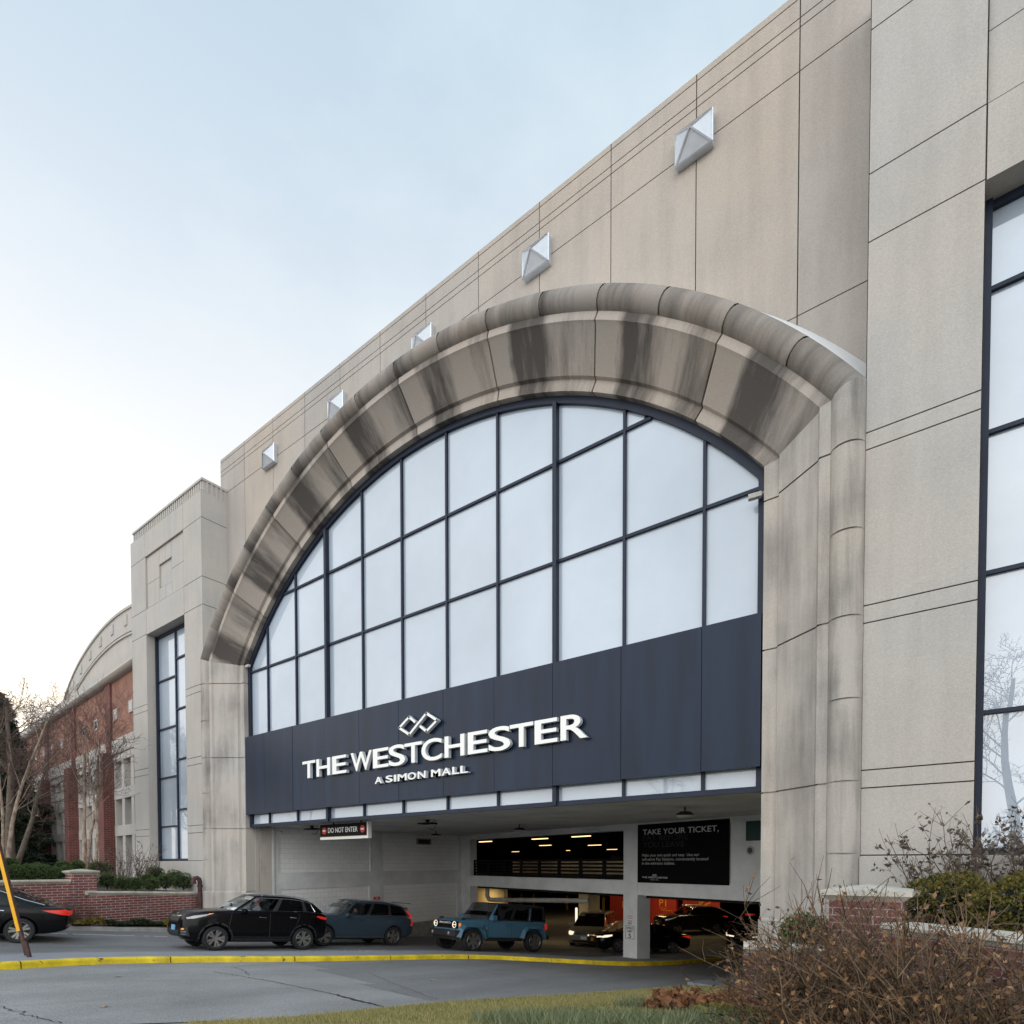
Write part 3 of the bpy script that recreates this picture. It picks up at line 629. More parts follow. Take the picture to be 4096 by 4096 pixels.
# ================================================================== towers either side
def tower(sx):
    X = lambda h: XC+sx*h
    YT = 11.51; H0, H1, H2, H3 = 11.26, 12.78, 16.37, 17.91
    mb = MB()
    def cell(h0, h1, z0, z1, y=YT, g=.022, mi=0, d=.02):
        a, b = sorted((X(h0), X(h1))); panels(mb, 'y', [a, b], [z0, z1], g, d, y=y, mi=mi)
    side = [-5, .13, 1.26, 1.56, 4.015, 4.305, 6.87, 7.15, 10.24, 11.335, 13.63, 14.69]
    for h0, h1 in ((H0, H1), (H2, H3)):
        for z0, z1 in zip(side, side[1:]): cell(h0, h1, z0, z1)
    cell(H1, H2, 13.63, 14.69); cell(H1, H2, 10.21, 11.335); cell(H1, H2, -5, .13)
    # recessed square panel with a smaller square cut in
    ry = YT+.07; m = (H1+H2)/2; q0, q1, zq0, zq1 = m-.59, m+.59, 11.94, 12.95
    for a, b, c, e in ((H1, q0, 11.335, 12.445), (H1, q0, 12.445, 13.63), (q1, H2, 11.335, 12.445), (q1, H2, 12.445, 13.63), (q0, m, zq1, 13.63), (m, q1, zq1, 13.63), (q0, m, 11.335, zq0), (m, q1, 11.335, zq0)): cell(a, b, c, e, ry, g=.016)
    cell(q0, q1, zq0, zq1, ry+.07, g=0)
    def rev(h0, h1, z0, z1, y0, y1):
        a, b = sorted((X(h0), X(h1)))
        mb.poly([(a, y0, z0), (a, y1, z0), (a, y1, z1), (a, y0, z1)], 0); mb.poly([(b, y0, z0), (b, y0, z1), (b, y1, z1), (b, y1, z0)], 0)
        mb.poly([(a, y0, z1), (a, y1, z1), (b, y1, z1), (b, y0, z1)], 0); mb.poly([(a, y0, z0), (b, y0, z0), (b, y1, z0), (a, y1, z0)], 0)
    rev(H1, H2, 11.335, 13.63, YT, ry+.02); rev(q0, q1, zq0, zq1, ry, ry+.09); rev(H1, H2, .13, 10.21, YT, YT+.62)
    # flanks
    for h in (H0, H3):
        fz = [-5, 10.24, 11.335, 13.63, 14.69]
        for z0, z1 in zip(fz, fz[1:]):
            x = X(h); g = .011; mb.poly([(x, YT, z0+g), (x, YT+1.05 if h == H0 else 16, z0+g), (x, YT+1.05 if h == H0 else 16, z1-g), (x, YT, z1-g)], 0)
            xi = X(h+(.02 if h == H0 else -.02)); mb.poly([(xi, YT, z0), (xi, YT+1.05 if h == H0 else 16, z0), (xi, YT+1.05 if h == H0 else 16, z1), (xi, YT, z1)], 1)
    a, b = sorted((X(H0), X(H3))); mb.poly([(a, YT, 14.685), (b, YT, 14.685), (b, 16, 14.685), (a, 16, 14.685)], 0); mb.poly([(a, 16, -5), (b, 16, -5), (b, 16, 14.685), (a, 16, 14.685)], 0)
    mb.poly([(X(H0+.02), YT+1.02, 10.2), (X(H3), YT+1.02, 10.2), (X(H3), YT+1.02, 14.68), (X(H0+.02), YT+1.02, 14.68)], 0)
    a, b = sorted((X(H0-.0), X(H3+.03))); mb.box(a, b, YT-.05, YT+.002, -5, .1, 0)
    tw = mb.build('tower', [M['tower'], M['groove']], mall, fixn=True)
    # ribbed parapet
    mb = MB(); c0, c1 = H0+.03, H3-.17; a, b = sorted((X(c0), X(c1))); mb.box(a, b, YT+.09, 16, 14.6, 15.13)
    k = 0
    x = a
    while x < b-.1: mb.box(x, x+.09, YT+.06, YT+.119, 14.60, 15.08); x += .185
    y = YT+.2
    while y < YT+1.0:
        xx = X(c0-.035); x2 = X(c0-.002); mb.box(xx, x2, y, y+.09, 14.6, 15.08); y += .185
    a2, b2 = sorted((X(c0-.05), X(c1+.05))); mb.box(a2, b2, YT+.03, 16.05, 15.081, 15.17)
    mb.build('parapet', M['tower'], tw)
    # tall window, two columns of panes with staggered transoms
    hm = 14.55; yf, yg = YT+.34, YT+.46; mb = MB(); w0, w1 = .13, 10.21
    B = lambda h0, h1, z0, z1, y0=yf: mb.box(X(h0), X(h1), y0, yg-.004, z0, z1)
    B(H1, H1+.10, w0, w1); B(H2-.10, H2, w0, w1); B(hm-.04, hm+.04, w0, w1, yf+.052); B(H1+.101, H2-.101, w0, w0+.10, yf+.054); B(H1+.101, H2-.101, w1-.12, w1, yf+.054)
    ca = [8.89, 6.71, 4.54, 2.37]; cb = [8.18, 6.03, 3.85, 1.67]
    for z in ca: B(H1+.101, hm-.041, z-.032, z+.032, yf+.056)
    for z in cb: B(hm+.041, H2-.101, z-.032, z+.032, yf+.056)
    fo = mb.build('tall_window_frame', M['frame'], tw)
    return tw, [(H1+.1, hm-.04, [w1]+ca+[w0]), (hm+.04, H2-.1, [w1]+cb+[w0])], yg, X, fo
for sx in (-1, 1):
    tw, colz, yg, X, fo = tower(sx)
    # panes hang under the mall as windows of their own so that each pane stays a sub-part
    win = MB(); a, b = sorted((X(12.9), X(16.3))); win.box(a, b, yg+.06, yg+.08, .2, 10.1)
    wo = win.build('tall_window', M['dark'], mall)
    for h0, h1, zz in colz:
        for z1, z0 in zip(zz, zz[1:]):
            r = random.Random(int(z1*100)); mb = MB(); a, b = sorted((X(h0), X(h1))); t = r.uniform(-.006, .006)
            mb.poly([(a, yg, z0), (b, yg+t, z0), (b, yg+t, z1), (a, yg, z1)]); mb.build('pane', M['glass_t'], wo)

# ================================================================== garage entrance
# back wall of the entrance court is skewed; s runs along it, z up
GA = Vector((-21.9, 24.706, 0)); GD = Vector((.9558, -.2939, 0)); GN = Vector((.2939, .9558, 0))   # GN points into the garage
def gp(s, z, d=0): p = GA+GD*s+GN*d; return Vector((p.x, p.y, z))
def gbox(mb, s0, s1, d0, d1, z0, z1, mi=None): mb.obox(gp(s0, z0, d0), GD*(s1-s0), GN*(d1-d0), Vector((0, 0, z1-z0)), mi)
XR = -21.9
mb = MB()          # court ceiling slab behind the window
mb.poly([(XR-.3, 12.50, 1.47), (-2.6, 12.50, 1.47), (-2.6, 19.2, 1.52), (-4.0, 19.4, 1.52), (XR-.3, 24.9, 1.56)][::-1])
mb.poly([(XR-.3, 12.50, 1.47), (-2.6, 12.50, 1.47), (-2.6, 12.50, 1.9), (XR-.3, 12.50, 1.9)])
mb.build('entrance_ceiling', M['conc_d'], mall)
mb = MB()          # stone returns
mb.box(XR-.05, XR-.5, 12.58, 12.72, -5, 1.46); mb.box(XR-.02, XR-.5, 12.745, 13.25, -5, 1.455); mb.box(XR-.10, XR-.5, 12.60, 12.80, -5, 1.40, 1)
mb.build('stone_return', [M['jamb'], M['groove']], mall)
mb = MB(); mb.box(-3.0, -2.5, 12.58, 13.25, -5, 1.46); mb.build('stone_return', M['jamb'], mall)
mb = MB()          # white block side wall with concrete frame
mb.box(XR-.06, XR-.4, 13.26, 24.75, -5, 1.55, 0)
for y0, y1 in ((13.26, 13.55), (18.27, 18.98), (24.45, 24.75)): mb.box(XR, XR-.059, y0, y1, -5, 1.54, 1)
for y0, y1 in ((13.551, 18.269), (18.981, 24.449)):
    mb.box(XR-.003, XR-.059, y0, y1, -1.06, -.36, 1)
    mb.box(XR-.006, XR-.058, y0, y0+.08, -4.6, -1.061, 1); mb.box(XR-.006, XR-.058, y1-.08, y1, -4.6, -1.061, 1)
mb.box(XR+.16, XR-.05, 13.3, 24.6, -5, -3.0, 2)
mb.build('block_side_wall', [M['cmu'], M['pconc'], M['kerb']], mall)
mb = MB(); mb.box(-3.02, -2.6, 13.26, 19.3, -5, 1.5); mb.build('court_side_wall', M['conc'], mall)
mb = MB()          # spandrel beams and piers of the garage front
gbox(mb, -.02, 19.6, 0, .5, -1.22, -.66); gbox(mb, -.02, 19.6, 0, .45, 1.29, 1.60); gbox(mb, 12.94, 16.89, .03, .45, -.659, 1.289); gbox(mb, -.02, .9, .02, .5, -5, -1.221); gbox(mb, -.02, .9, .02, .45, -.659, 1.289)
gbox(mb, 16.9, 19.6, .03, .45, -.659, 1.289)
mb.build('garage_front_beam', M['pconc'], mall)
mb = MB(); gbox(mb, 12.215, 12.93, -.015, .72, -5.2, 1.285); mb.build('garage_column', M['pconc'], mall)
mb = MB()
gbox(mb, 17.48, 18.6, -.04, .025, .71, 1.33); mb.build('dark_wall_vent', mat('green_dark_panel', (.008, .045, .04), .6), mall)
# slatted fence of the upper deck
mb = MB()
for z in (-.62, -.50, -.335, -.18, -.02, .14): gbox(mb, .9, 12.2, .28, .31, z-.046, z+.046)
for s in np.arange(.95, 12.2, 1.42): gbox(mb, s-.11, s+.11, .25, .279, -.66, .20)
mb.build('deck_fence', M['black'], mall)
# decks and inner walls: the garage spreads out behind the entrance to the left
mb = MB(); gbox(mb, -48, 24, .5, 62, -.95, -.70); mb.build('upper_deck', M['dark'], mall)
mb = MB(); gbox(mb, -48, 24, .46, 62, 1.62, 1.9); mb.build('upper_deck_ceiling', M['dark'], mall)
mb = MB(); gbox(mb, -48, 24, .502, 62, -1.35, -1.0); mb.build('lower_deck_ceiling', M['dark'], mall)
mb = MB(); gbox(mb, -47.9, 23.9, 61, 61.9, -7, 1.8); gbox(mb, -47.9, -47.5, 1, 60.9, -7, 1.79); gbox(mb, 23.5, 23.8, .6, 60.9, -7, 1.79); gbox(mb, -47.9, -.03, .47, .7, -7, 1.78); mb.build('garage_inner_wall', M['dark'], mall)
for s_, d in ((-6.5, 14), (1.0, 14), (8.5, 14), (-14, 28), (-6.5, 28), (1.0, 28)):
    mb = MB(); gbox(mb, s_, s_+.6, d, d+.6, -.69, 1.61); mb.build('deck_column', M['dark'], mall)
mb = MB()
for s_ in np.arange(-6, 10.5, 1.55): gbox(mb, s_, s_+1.5, 8, 8.18, -.69, .12)
mb.build('deck_barrier', M['conc'], mall)
# painted inner wall beside the lower opening and the pipe under the beam
mb = MB(); gbox(mb, -5.2, -.06, 3.0, 3.25, -5.2, -1.36); mb.build('painted_inner_wall', mat('cream_block', (.62, .55, .36), .8, noise=.08), mall)
mb = MB()
mb.tube([gp(1.35, -1.36, .85), gp(1.35, -1.8, .85), gp(1.45, -1.95, .85), gp(1.7, -1.98, .85), gp(8.6, -1.72, 1.6)], .12, 12)
tag(mb.build('drain_pipe', mat('pipe_wrap', (.42, .40, .34), .7, noise=.2), smooth=40), 'pale insulated pipe running under the concrete beam of the lower garage opening', 'pipe')
mb = MB(); gbox(mb, 3.15, 3.95, 6.0, 6.9, -5.2, -1.36); mb.build('inner_column', mat('cream_column', (.52, .48, .36), .8, noise=.08), mall)
# red painted lobby walls on the lower level
def lobby(name, s0, s1, d, label, builder):
    t = wempty(name, gp((s0+s1)/2, -4.5, d), label, 'wall')
    mb = MB(); gbox(mb, s0, s1, d, d+.25, -5.0, -1.36); mb.build('painted_wall', M['redwall'], t); builder(t, s0, s1, d)
    return t
# ================================================================== lettering
_tc = {}
def glyph(txt, ext=0.0, offset=0.0):
    """text as mesh arrays in its own xy plane, cap height 1"""
    key = (txt, ext, offset)
    if key in _tc: return _tc[key]
    def mesh_of(s):
        cu = bpy.data.curves.new('t', 'FONT'); cu.body = s; cu.size = 1; cu.extrude = ext; cu.offset = offset; cu.resolution_u = 5
        ob = bpy.data.objects.new('t', cu); COL.objects.link(ob); dg = bpy.context.evaluated_depsgraph_get()
        me = bpy.data.meshes.new_from_object(ob.evaluated_get(dg)); bpy.data.objects.remove(ob); bpy.data.curves.remove(cu)
        v = [tuple(q.co) for q in me.vertices]; f = [tuple(p.vertices) for p in me.polygons]; nz = [p.normal.z for p in me.polygons]; bpy.data.meshes.remove(me)
        return v, f, nz
    _tc[key] = mesh_of(txt); return _tc[key]
_hv = glyph('H')[0]; CAP = max(p[1] for p in _hv)-min(p[1] for p in _hv)
def text(mb, txt, fn, x0, x1, zb, cap, th=.002, mi=0, mside=None, bold=0.0):
    """txt stretched to run from x0 to x1 with its baseline at zb; fn(u, z, out) -> point"""
    ext = .5 if th else 0; v, f, nz = glyph(txt, ext, bold)
    a = min(p[0] for p in v); b = max(p[0] for p in v); s = cap/(CAP+2*bold); k = (x1-x0)/(b-a)
    pts = [fn(x0+(p[0]-a)*k, zb+(p[1]+bold)*s, (p[2]+ext)*th/(2*ext) if ext else 0) for p in v]
    n = len(mb.v); mb.v += [tuple(p) for p in pts]
    for q, z in zip(f, nz): mb.f.append(tuple(i+n for i in q)); mb.m.append(mi if (mside is None or z > .5) else mside)
fac = lambda y: (lambda u, z, o: (u, y-o, z))
# big letters of the mall sign, each a part
sign = wempty('mall_sign', (XC, 12.15, 2.4), 'raised white sign letters and looped diamond emblem on the navy band above the entrance', 'sign')
def letter(ch, x0, x1, z, cap, th, y, bold=.012):
    mb = MB(); text(mb, ch, fac(y), x0, x1, z, cap, th, 0, 1, bold)
    mb.build('letter', [M['letter'], M['letter_s']], sign)
for ch, a, b in (('T',-17.979,-17.261),('H',-17.18,-16.44),('E',-16.318,-15.594),('W',-15.37,-14.354),('E',-14.296,-13.589),('S',-13.58,-12.87),('T',-12.892,-12.177),('C',-12.192,-11.396),('H',-11.286,-10.554),('E',-10.436,-9.755),('S',-9.72,-9.002),('T',-9.022,-8.298),('E',-8.254,-7.591),('R',-7.503,-6.769)):
    o = .012 if ch in 'SC' else 0; letter(ch, a, b, 2.932-o, .585+2*o, .115, 12.165)
for ch, a, b in (('A',-14.219,-13.886),('S',-13.723,-13.414),('I',-13.355,-13.265),('M',-13.189,-12.808),('O',-12.764,-12.424),('N',-12.348,-12.03),('M',-11.81,-11.448),('A',-11.401,-11.057),('L',-11.003,-10.752),('L',-10.707,-10.439)):
    letter(ch, a, b, 2.452, .203, .115, 12.165, .02)
def emblem(mb, fn, cx, cz, hw, hh, wd, th, mi=0, ms=1):
    """two open rhombi linked by a crossing diagonal"""
    def bar(p, q, w=wd):
        p, q = np.array(p, float), np.array(q, float); d = (q-p)/np.hypot(*(q-p)); n = np.array([-d[1], d[0]])*w; e = d*w*.9
        c = [p-e-n, q+e-n, q+e+n, p-e+n]; c = [(cx+u, cz+v) for u, v in c]
        mb.poly([fn(u, v, th) for u, v in c], mi)
        for i in range(4): mb.poly([fn(*c[i], 0), fn(*c[(i+1) % 4], 0), fn(*c[(i+1) % 4], th), fn(*c[i], th)], ms)
    L_, R_x = -hw*.44, hw*.44; a = hw*.55; x0 = hw*.455
    lt, ll, lb, rt_, rr_, rb = (-x0, hh), (-hw, 0), (-x0, -hh), (x0, hh), (hw, 0), (x0, -hh)
    bar(lt, ll); bar(ll, lb); bar(lb, rt_); bar(rt_, rr_); bar(rr_, rb); bar(lt, (-x0+.30*hw, hh*.34)); bar(rb, (x0-.30*hw, -hh*.34))
mb = MB(); emblem(mb, fac(12.165), -12.345, 4.02, .77, .255, .034, .115); mb.build('emblem', [M['letter'], M['letter_s']], sign)

# hanging sign over the exit lane
hs = wempty('hanging_sign', (-17.0, 13.0, .86), 'black hanging sign reading DO NOT ENTER between two red no-entry discs', 'sign')
mb = MB(); mb.box(-18.33, -15.72, 12.99, 13.10, .96, 1.40, 0); mb.box(-18.33, -15.72, 12.985, 13.105, .86, .948, 1); mb.box(-18.33, -15.72, 12.98, 13.106, .95, .966, 2); mb.box(-15.72, -15.66, 12.97, 13.115, .86, 1.42, 1)
mb.build('sign_box', [M['black'], M['white'], mat('gold_line', (.35, .24, .06), .4)], hs)
mb = MB(); text(mb, 'DO NOT ENTER', fac(12.986), -17.86, -16.22, 1.10, .175, .004, 0, None, .008); mb.build('lettering', M['white'], hs)
for cx in (-18.08, -15.965):
    mb = MB(); mb.cur = 0; mb.prism([(cx+.125*math.cos(a), 12.988, 1.18+.125*math.sin(a)) for a in np.linspace(0, 2*math.pi, 25)[:-1]], (0, -.006, 0)); mb.box(cx-.075, cx+.075, 12.976, 12.981, 1.155, 1.205, 1)
    mb.build('no_entry_disc', [M['red'], M['white']], hs)
mb = MB()
for x in (-17.6, -16.1): mb.tube([(x, 13.04, 1.39), (x, 13.04, 1.475)], .025, 6)
mb.build('bracket', M['black'], hs)

# big black poster on the skewed wall
gf = lambda d: (lambda s, z, o: gp(s, z, d-o))
ad = wempty('wall_poster', gp(14.9, -.74, .0), 'big black poster about taking a ticket, with white headline, beside the white column', 'poster')
mb = MB(); gbox(mb, 12.96, 16.88, -.035, -.005, -.735, 1.46); mb.build('poster_board', mat('poster_black', (.002, .002, .0022), .7, spec=.1), ad)
pw, pg, pl = mat('poster_grey_white', (.50, .50, .50), .6), mat('poster_dark_grey', (.03, .03, .03), .7, spec=.1), mat('poster_text', (.42, .42, .41), .6)
for txt, a, b, z, c, m_ in (('TAKE YOUR TICKET,', 13.21, 16.49, 1.065, .20, pw), ('PAY BEFORE', 13.21, 15.26, .84, .20, pg), ('YOU LEAVE', 13.21, 15.11, .59, .20, pg)):
    mb = MB(); text(mb, txt, gf(-.0352), a, b, z-(.045 if ',' in txt else 0)*0, c, .002, 0, None, .012); mb.build('headline', m_, ad)
for txt, a, b, z in (('Make your exit quick and easy  Use our', 13.18, 15.73, .25), ('self-serve Pay Stations, conveniently located', 13.18, 16.09, .10), ('in the entrance lobbies.', 13.18, 14.71, -.05)):
    mb = MB(); text(mb, txt, gf(-.0352), a, b, z, .10, .002); mb.build('body_text', pl, ad)
mb = MB(); text(mb, 'THE WESTCHESTER', gf(-.0352), 13.18, 14.39, -.56, .06, .002, 0, None, .01); text(mb, 'A SIMON MALL', gf(-.0352), 13.56, 13.98, -.63, .024, .002); emblem(mb, gf(-.0352), 13.78, -.445, .10, .035, .007, .002, 0, 0); mb.build('logo_text', pw, ad)

# speed limit plate and the small notice on the column
sp = wempty('speed_limit_sign', gp(12.58, -2.95, -.03), 'white speed limit plate with a black 5 on the column face', 'sign')
mb = MB(); gbox(mb, 12.335, 12.82, -.035, -.02, -2.95, -2.41); mb.build('sign_plate', mat('sign_white', (.66, .68, .64), .5), sp)
mb = MB(); e = .022
for a, b, c, d in ((12.355, 12.80, -2.935, -2.92), (12.355, 12.80, -2.44, -2.425), (12.355, 12.37, -2.92, -2.44), (12.785, 12.80, -2.92, -2.44)): gbox(mb, a, b, -.038, -.0352, c, d)
mb.build('border', M['black'], sp)
for t_, a, b, z, c in (('SPEED', 12.40, 12.755, -2.565, .085), ('LIMIT', 12.44, 12.72, -2.68, .08), ('5', 12.505, 12.645, -2.895, .165)):
    mb = MB(); text(mb, t_, gf(-.0352), a, b, z, c, .003, 0, None, .012); mb.build('lettering', M['black'], sp)
an = wempty('parking_notice', gp(12.57, -2.39, -.03), 'small white notice with red lines of text above the speed plate', 'sign')
mb = MB(); gbox(mb, 12.41, 12.73, -.03, -.02, -2.385, -1.97); mb.build('sign_plate', mat('notice_white', (.68, .67, .66), .5), an)
mb = MB()
for t_, a, b, z, c in (('Authorized', 12.44, 12.70, -2.065, .055), ('Parking Only', 12.43, 12.71, -2.15, .055)): text(mb, t_, gf(-.0302), a, b, z, c, .002, 0, None, .012)
for z, h in ((-2.225, .012), (-2.25, .01), (-2.272, .01)): gbox(mb, 12.45, 12.69, -.032, -.0302, z, z+h)
mb.build('lettering', mat('notice_red', (.42, .03, .04), .6), an)
mb = MB()
for k in range(4): gbox(mb, 12.46, 12.68-.02*(k % 2), -.032, -.0302, -2.31-.02*k, -2.30-.02*k)
mb.build('small_print', M['black'], an)
# no parking plate on the block wall
npk = wempty('no_parking_sign', (XR+.02, 18.62, -1.78), 'small red no parking plate on the pilaster of the white block wall', 'sign')
mb = MB(); mb.box(XR+.003, XR+.02, 18.44, 18.82, -1.80, -1.58); mb.build('sign_plate', M['red'], npk)
mb = MB(); fx = lambda u, z, o: (XR+.021+o, u, z); text(mb, 'NO', fx, 18.55, 18.71, -1.675, .07, .002, 0, None, .01); text(mb, 'PARKING', fx, 18.47, 18.79, -1.775, .065, .002, 0, None, .01); mb.build('lettering', M['white'], npk)
mb = MB(); mb.box(XR+.0, XR+.06, 20.3, 20.55, -2.4, -2.2); tag(mb.build('junction_box', M['kerb']), 'small grey square box fixed to the white block wall behind the blue car', 'box')
# louvre, conduit and wall camera
lv = wempty('wall_louvre', (XR, 21.7, 1.02), 'small metal louvre high on the white block wall', 'vent')
mb = MB(); mb.box(XR-.05, XR+.03, 21.3, 22.3, .98, 1.03); mb.box(XR-.05, XR+.03, 21.3, 22.3, 1.25, 1.30); mb.box(XR-.05, XR+.03, 21.3, 21.36, 1.031, 1.249); mb.box(XR-.05, XR+.03, 22.24, 22.3, 1.031, 1.249); mb.build('louvre_frame', M['kerb'], lv)
mb = MB()
for z in (1.05, 1.10, 1.15, 1.20): mb.obox((XR+.01, 21.362, z), (0, .876, 0), (.02, 0, -.03), (.004, 0, .004))
mb.box(XR-.058, XR-.052, 21.3, 22.3, 1.0, 1.29); mb.build('blade', M['rust'], lv)
mb = MB(); mb.tube([(XR+.05, 13.33, 1.46), (XR+.05, 13.33, -2.9)], .022, 6); tag(mb.build('conduit', M['kerb']), 'thin vertical conduit beside the stone return at the left of the entrance', 'pipe')
def wall_camera(loc, d, label):
    t = empty('security_camera', loc, label, 'camera', 'white cameras round the entrance'); d = Vector(d).normalized(); q = d.to_track_quat('Y', 'Z').to_matrix()
    mb = MB(); mb.obox(q@Vector((-.05, -.02, -.045)), q@Vector((.10, 0, 0)), q@Vector((0, .24, 0)), q@Vector((0, 0, .09))); mb.build('camera_body', M['conc'], t)
    mb = MB(); mb.tube([Vector((0, 0, 0)), -d*.12+Vector((0, 0, .06))], .018, 6); mb.build('bracket', M['conc'], t)
wall_camera((XR+.15, 13.5, 1.30), (1, -.2, -.2), 'small white camera under the ceiling at the left end of the white block wall')
wall_camera((XC-9.40, 12.26, 7.62), (1, -.1, -.05), 'small grey camera at the left springing of the arch')
wall_camera((XC+9.42, 12.26, 7.20), (-1, -.3, -.1), 'small grey camera at the right springing of the arch')
# dome lamps and floodlights under the entrance ceiling
def dome_lamp(x, y, z, label):
    t = empty('ceiling_lamp', (x, y, z), label, 'lamp', 'round lamps under the entrance ceiling')
    mb = MB(); mb.tube([(0, 0, 0), (0, 0, -.13)], .022, 8); mb.build('stem', M['black'], t)
    mb = MB(); mb.lathe([(0.02, -.12), (.12, -.13), (.20, -.17), (.245, -.225), (.25, -.235)], 24); mb.build('housing', M['rimd'], t, smooth=40)
    mb = MB(); mb.lathe([(.248, -.236), (.22, -.27), (.12, -.30), (.001, -.31)], 24); mb.build('lens', mat('lamp_lens', (.45, .44, .42), .3), t, smooth=40)
dome_lamp(-5.63, 15.27, 1.50, 'round hanging lamp at the right, above the black poster')
dome_lamp(-13.4, 18.52, 1.52, 'round hanging lamp in the middle of the entrance ceiling')
dome_lamp(-19.3, 20.0, 1.53, 'round hanging lamp near the louvre of the white block wall')
def flood(x, y, label):
    t = empty('floodlight', (x, y, 1.48), label, 'lamp', 'flat floodlights under the entrance ceiling')
    mb = MB(); mb.box(-.05, .05, -.05, .05, -.07, 0); mb.tube([(0, 0, -.06), (0, 0, -.10)], .03, 6); mb.build('mount', M['black'], t)
    mb = MB(); mb.box(-.30, .30, -.18, .18, -.15, -.101); mb.build('housing', M['black'], t)
    mb = MB(); mb.tube([(.2, 0, -.1), (.36, 0, -.02), (.40, 0, -.2), (.25, 0, -.34), (.02, 0, -.3)], .010, 4); mb.build('cable', M['black'], t)
flood(-14.16, 14.27, 'flat black floodlight with a looped cable right of the hanging sign')
flood(-20.0, 13.8, 'flat black floodlight left of the hanging sign')
# speaker and bracket at the right of the poster
t = wempty('wall_speaker', gp(17.6, .3, 0), 'small round wall speaker right of the black poster', 'speaker')
mb = MB(); q = [gp(17.6+.13*math.cos(a), .40+.15*math.sin(a), .0) for a in np.linspace(0, 2*math.pi, 17)[:-1]]; mb.prism(q, GN*.03); mb.build('rim', M['conc'], t)
mb = MB(); q = [gp(17.6+.085*math.cos(a), .40+.10*math.sin(a), -.004) for a in np.linspace(0, 2*math.pi, 17)[:-1]]; mb.prism(q, GN*.004); mb.build('grille', M['rimd'], t)

# lit strip lamps of the upper deck; the lower deck's are unseen, added to light it
def strip(s, d, z, label, group, ln=1.3, pw_=0):
    p = gp(s, z, d); t = empty('strip_lamp', p, label, 'lamp', group)
    mb = MB(); mb.obox(-GD*ln/2-GN*.09+Vector((0, 0, -.05)), GD*ln, GN*.18, Vector((0, 0, .05))); mb.build('housing', M['rimd'], t)
    mb = MB(); mb.obox(-GD*(ln/2-.02)-GN*.08+Vector((0, 0, -.09)), GD*(ln-.04), GN*.16, Vector((0, 0, .039))); mb.build('tube', M['lampw'], t)
    if pw_:
        l = bpy.data.lights.new('strip_light', 'AREA'); l.shape = 'RECTANGLE'; l.size = ln; l.size_y = .2; l.energy = pw_; l.color = (1, .72, .34)
        o = bpy.data.objects.new('strip_light', l); COL.objects.link(o); o.parent = t; o.location = (0, 0, -.11)
UL = 'warm lit strip lamp on the dark ceiling of the upper parking deck'
for x, y, p in ((-26.1, 32.0, 4), (-27.6, 41.9, 0), (-16.8, 29.2, 5), (-45.5, 62.0, 0), (-36.1, 60.3, 0), (-29.9, 58.8, 0), (-24, 44., 0), (-20.5, 30.5, 4)):
    v = Vector((x, y, 0))-GA; strip(v.dot(GD), v.dot(GN), 1.60, UL, 'strip lamps of the upper parking deck', 1.5, p)
for s, d, p in ((-1.6, 2.0, 14), (2.5, 4.0, 10), (-6, 10., 8), (0.6, 15., 22), (4.2, 15., 20), (-4.6, 15., 7), (6.5, 8., 8)): strip(s, d, -1.36, 'unseen warm strip lamp added under the ceiling of the lower parking deck', 'added strip lamps of the lower parking deck', 1.3, p)
# lobby walls with graphics
def b_a(t, s0, s1, d):
    g = gf(d-.002); mb = MB(); c = -.08
    text(mb, 'P1', g, c, c+.62, -3.14, .50, .004); text(mb, 'PARKING', g, c, c+.55, -2.40, .09, .004); text(mb, 'LEVEL', g, c, c+.40, -2.55, .09, .004)
    text(mb, 'Walk up to', g, c, c+.7, -3.30, .07, .004); text(mb, 'Mall Level 1', g, c+.15, c+1.1, -3.46, .10, .004); mb.build('wall_graphic', M['gold'], t)
def b_b(t, s0, s1, d):
    g = gf(d-.002); mb = MB(); c = 3.55
    def stroke(pts, wd=.055):
        P = resamp(pts, 30)
        for p, q in zip(P, P[1:]):
            e = (q-p)/max(1e-6, np.hypot(*(q-p))); n = np.array([-e[1], e[0]])*wd; e = e*wd*.4
            mb.poly([g(*v, .004) for v in (p-e-n, q+e-n, q+e+n, p-e+n)])
    stroke([(c-.35, -3.15), (c+.18, -2.52), (c+.38, -2.40), (c+.62, -2.40), (c+.70, -2.58), (c+.58, -2.74), (c+.42, -2.74), (c+.05, -3.15)])
    stroke([(c-.14, -2.55), (c-.14, -2.95)], .08)
    mb.prism([g(c-.14+.09*math.cos(a), -2.38+.10*math.sin(a), .0) for a in np.linspace(0, 2*math.pi, 13)[:-1]], GN*-.004); mb.build('wall_graphic', M['gold'], t)
def b_c(t, s0, s1, d):
    g = gf(d-.002); mb = MB(); text(mb, 'P1', g, -3.75, -3.15, -3.5, .5, .004); mb.build('wall_graphic', M['gold'], t)
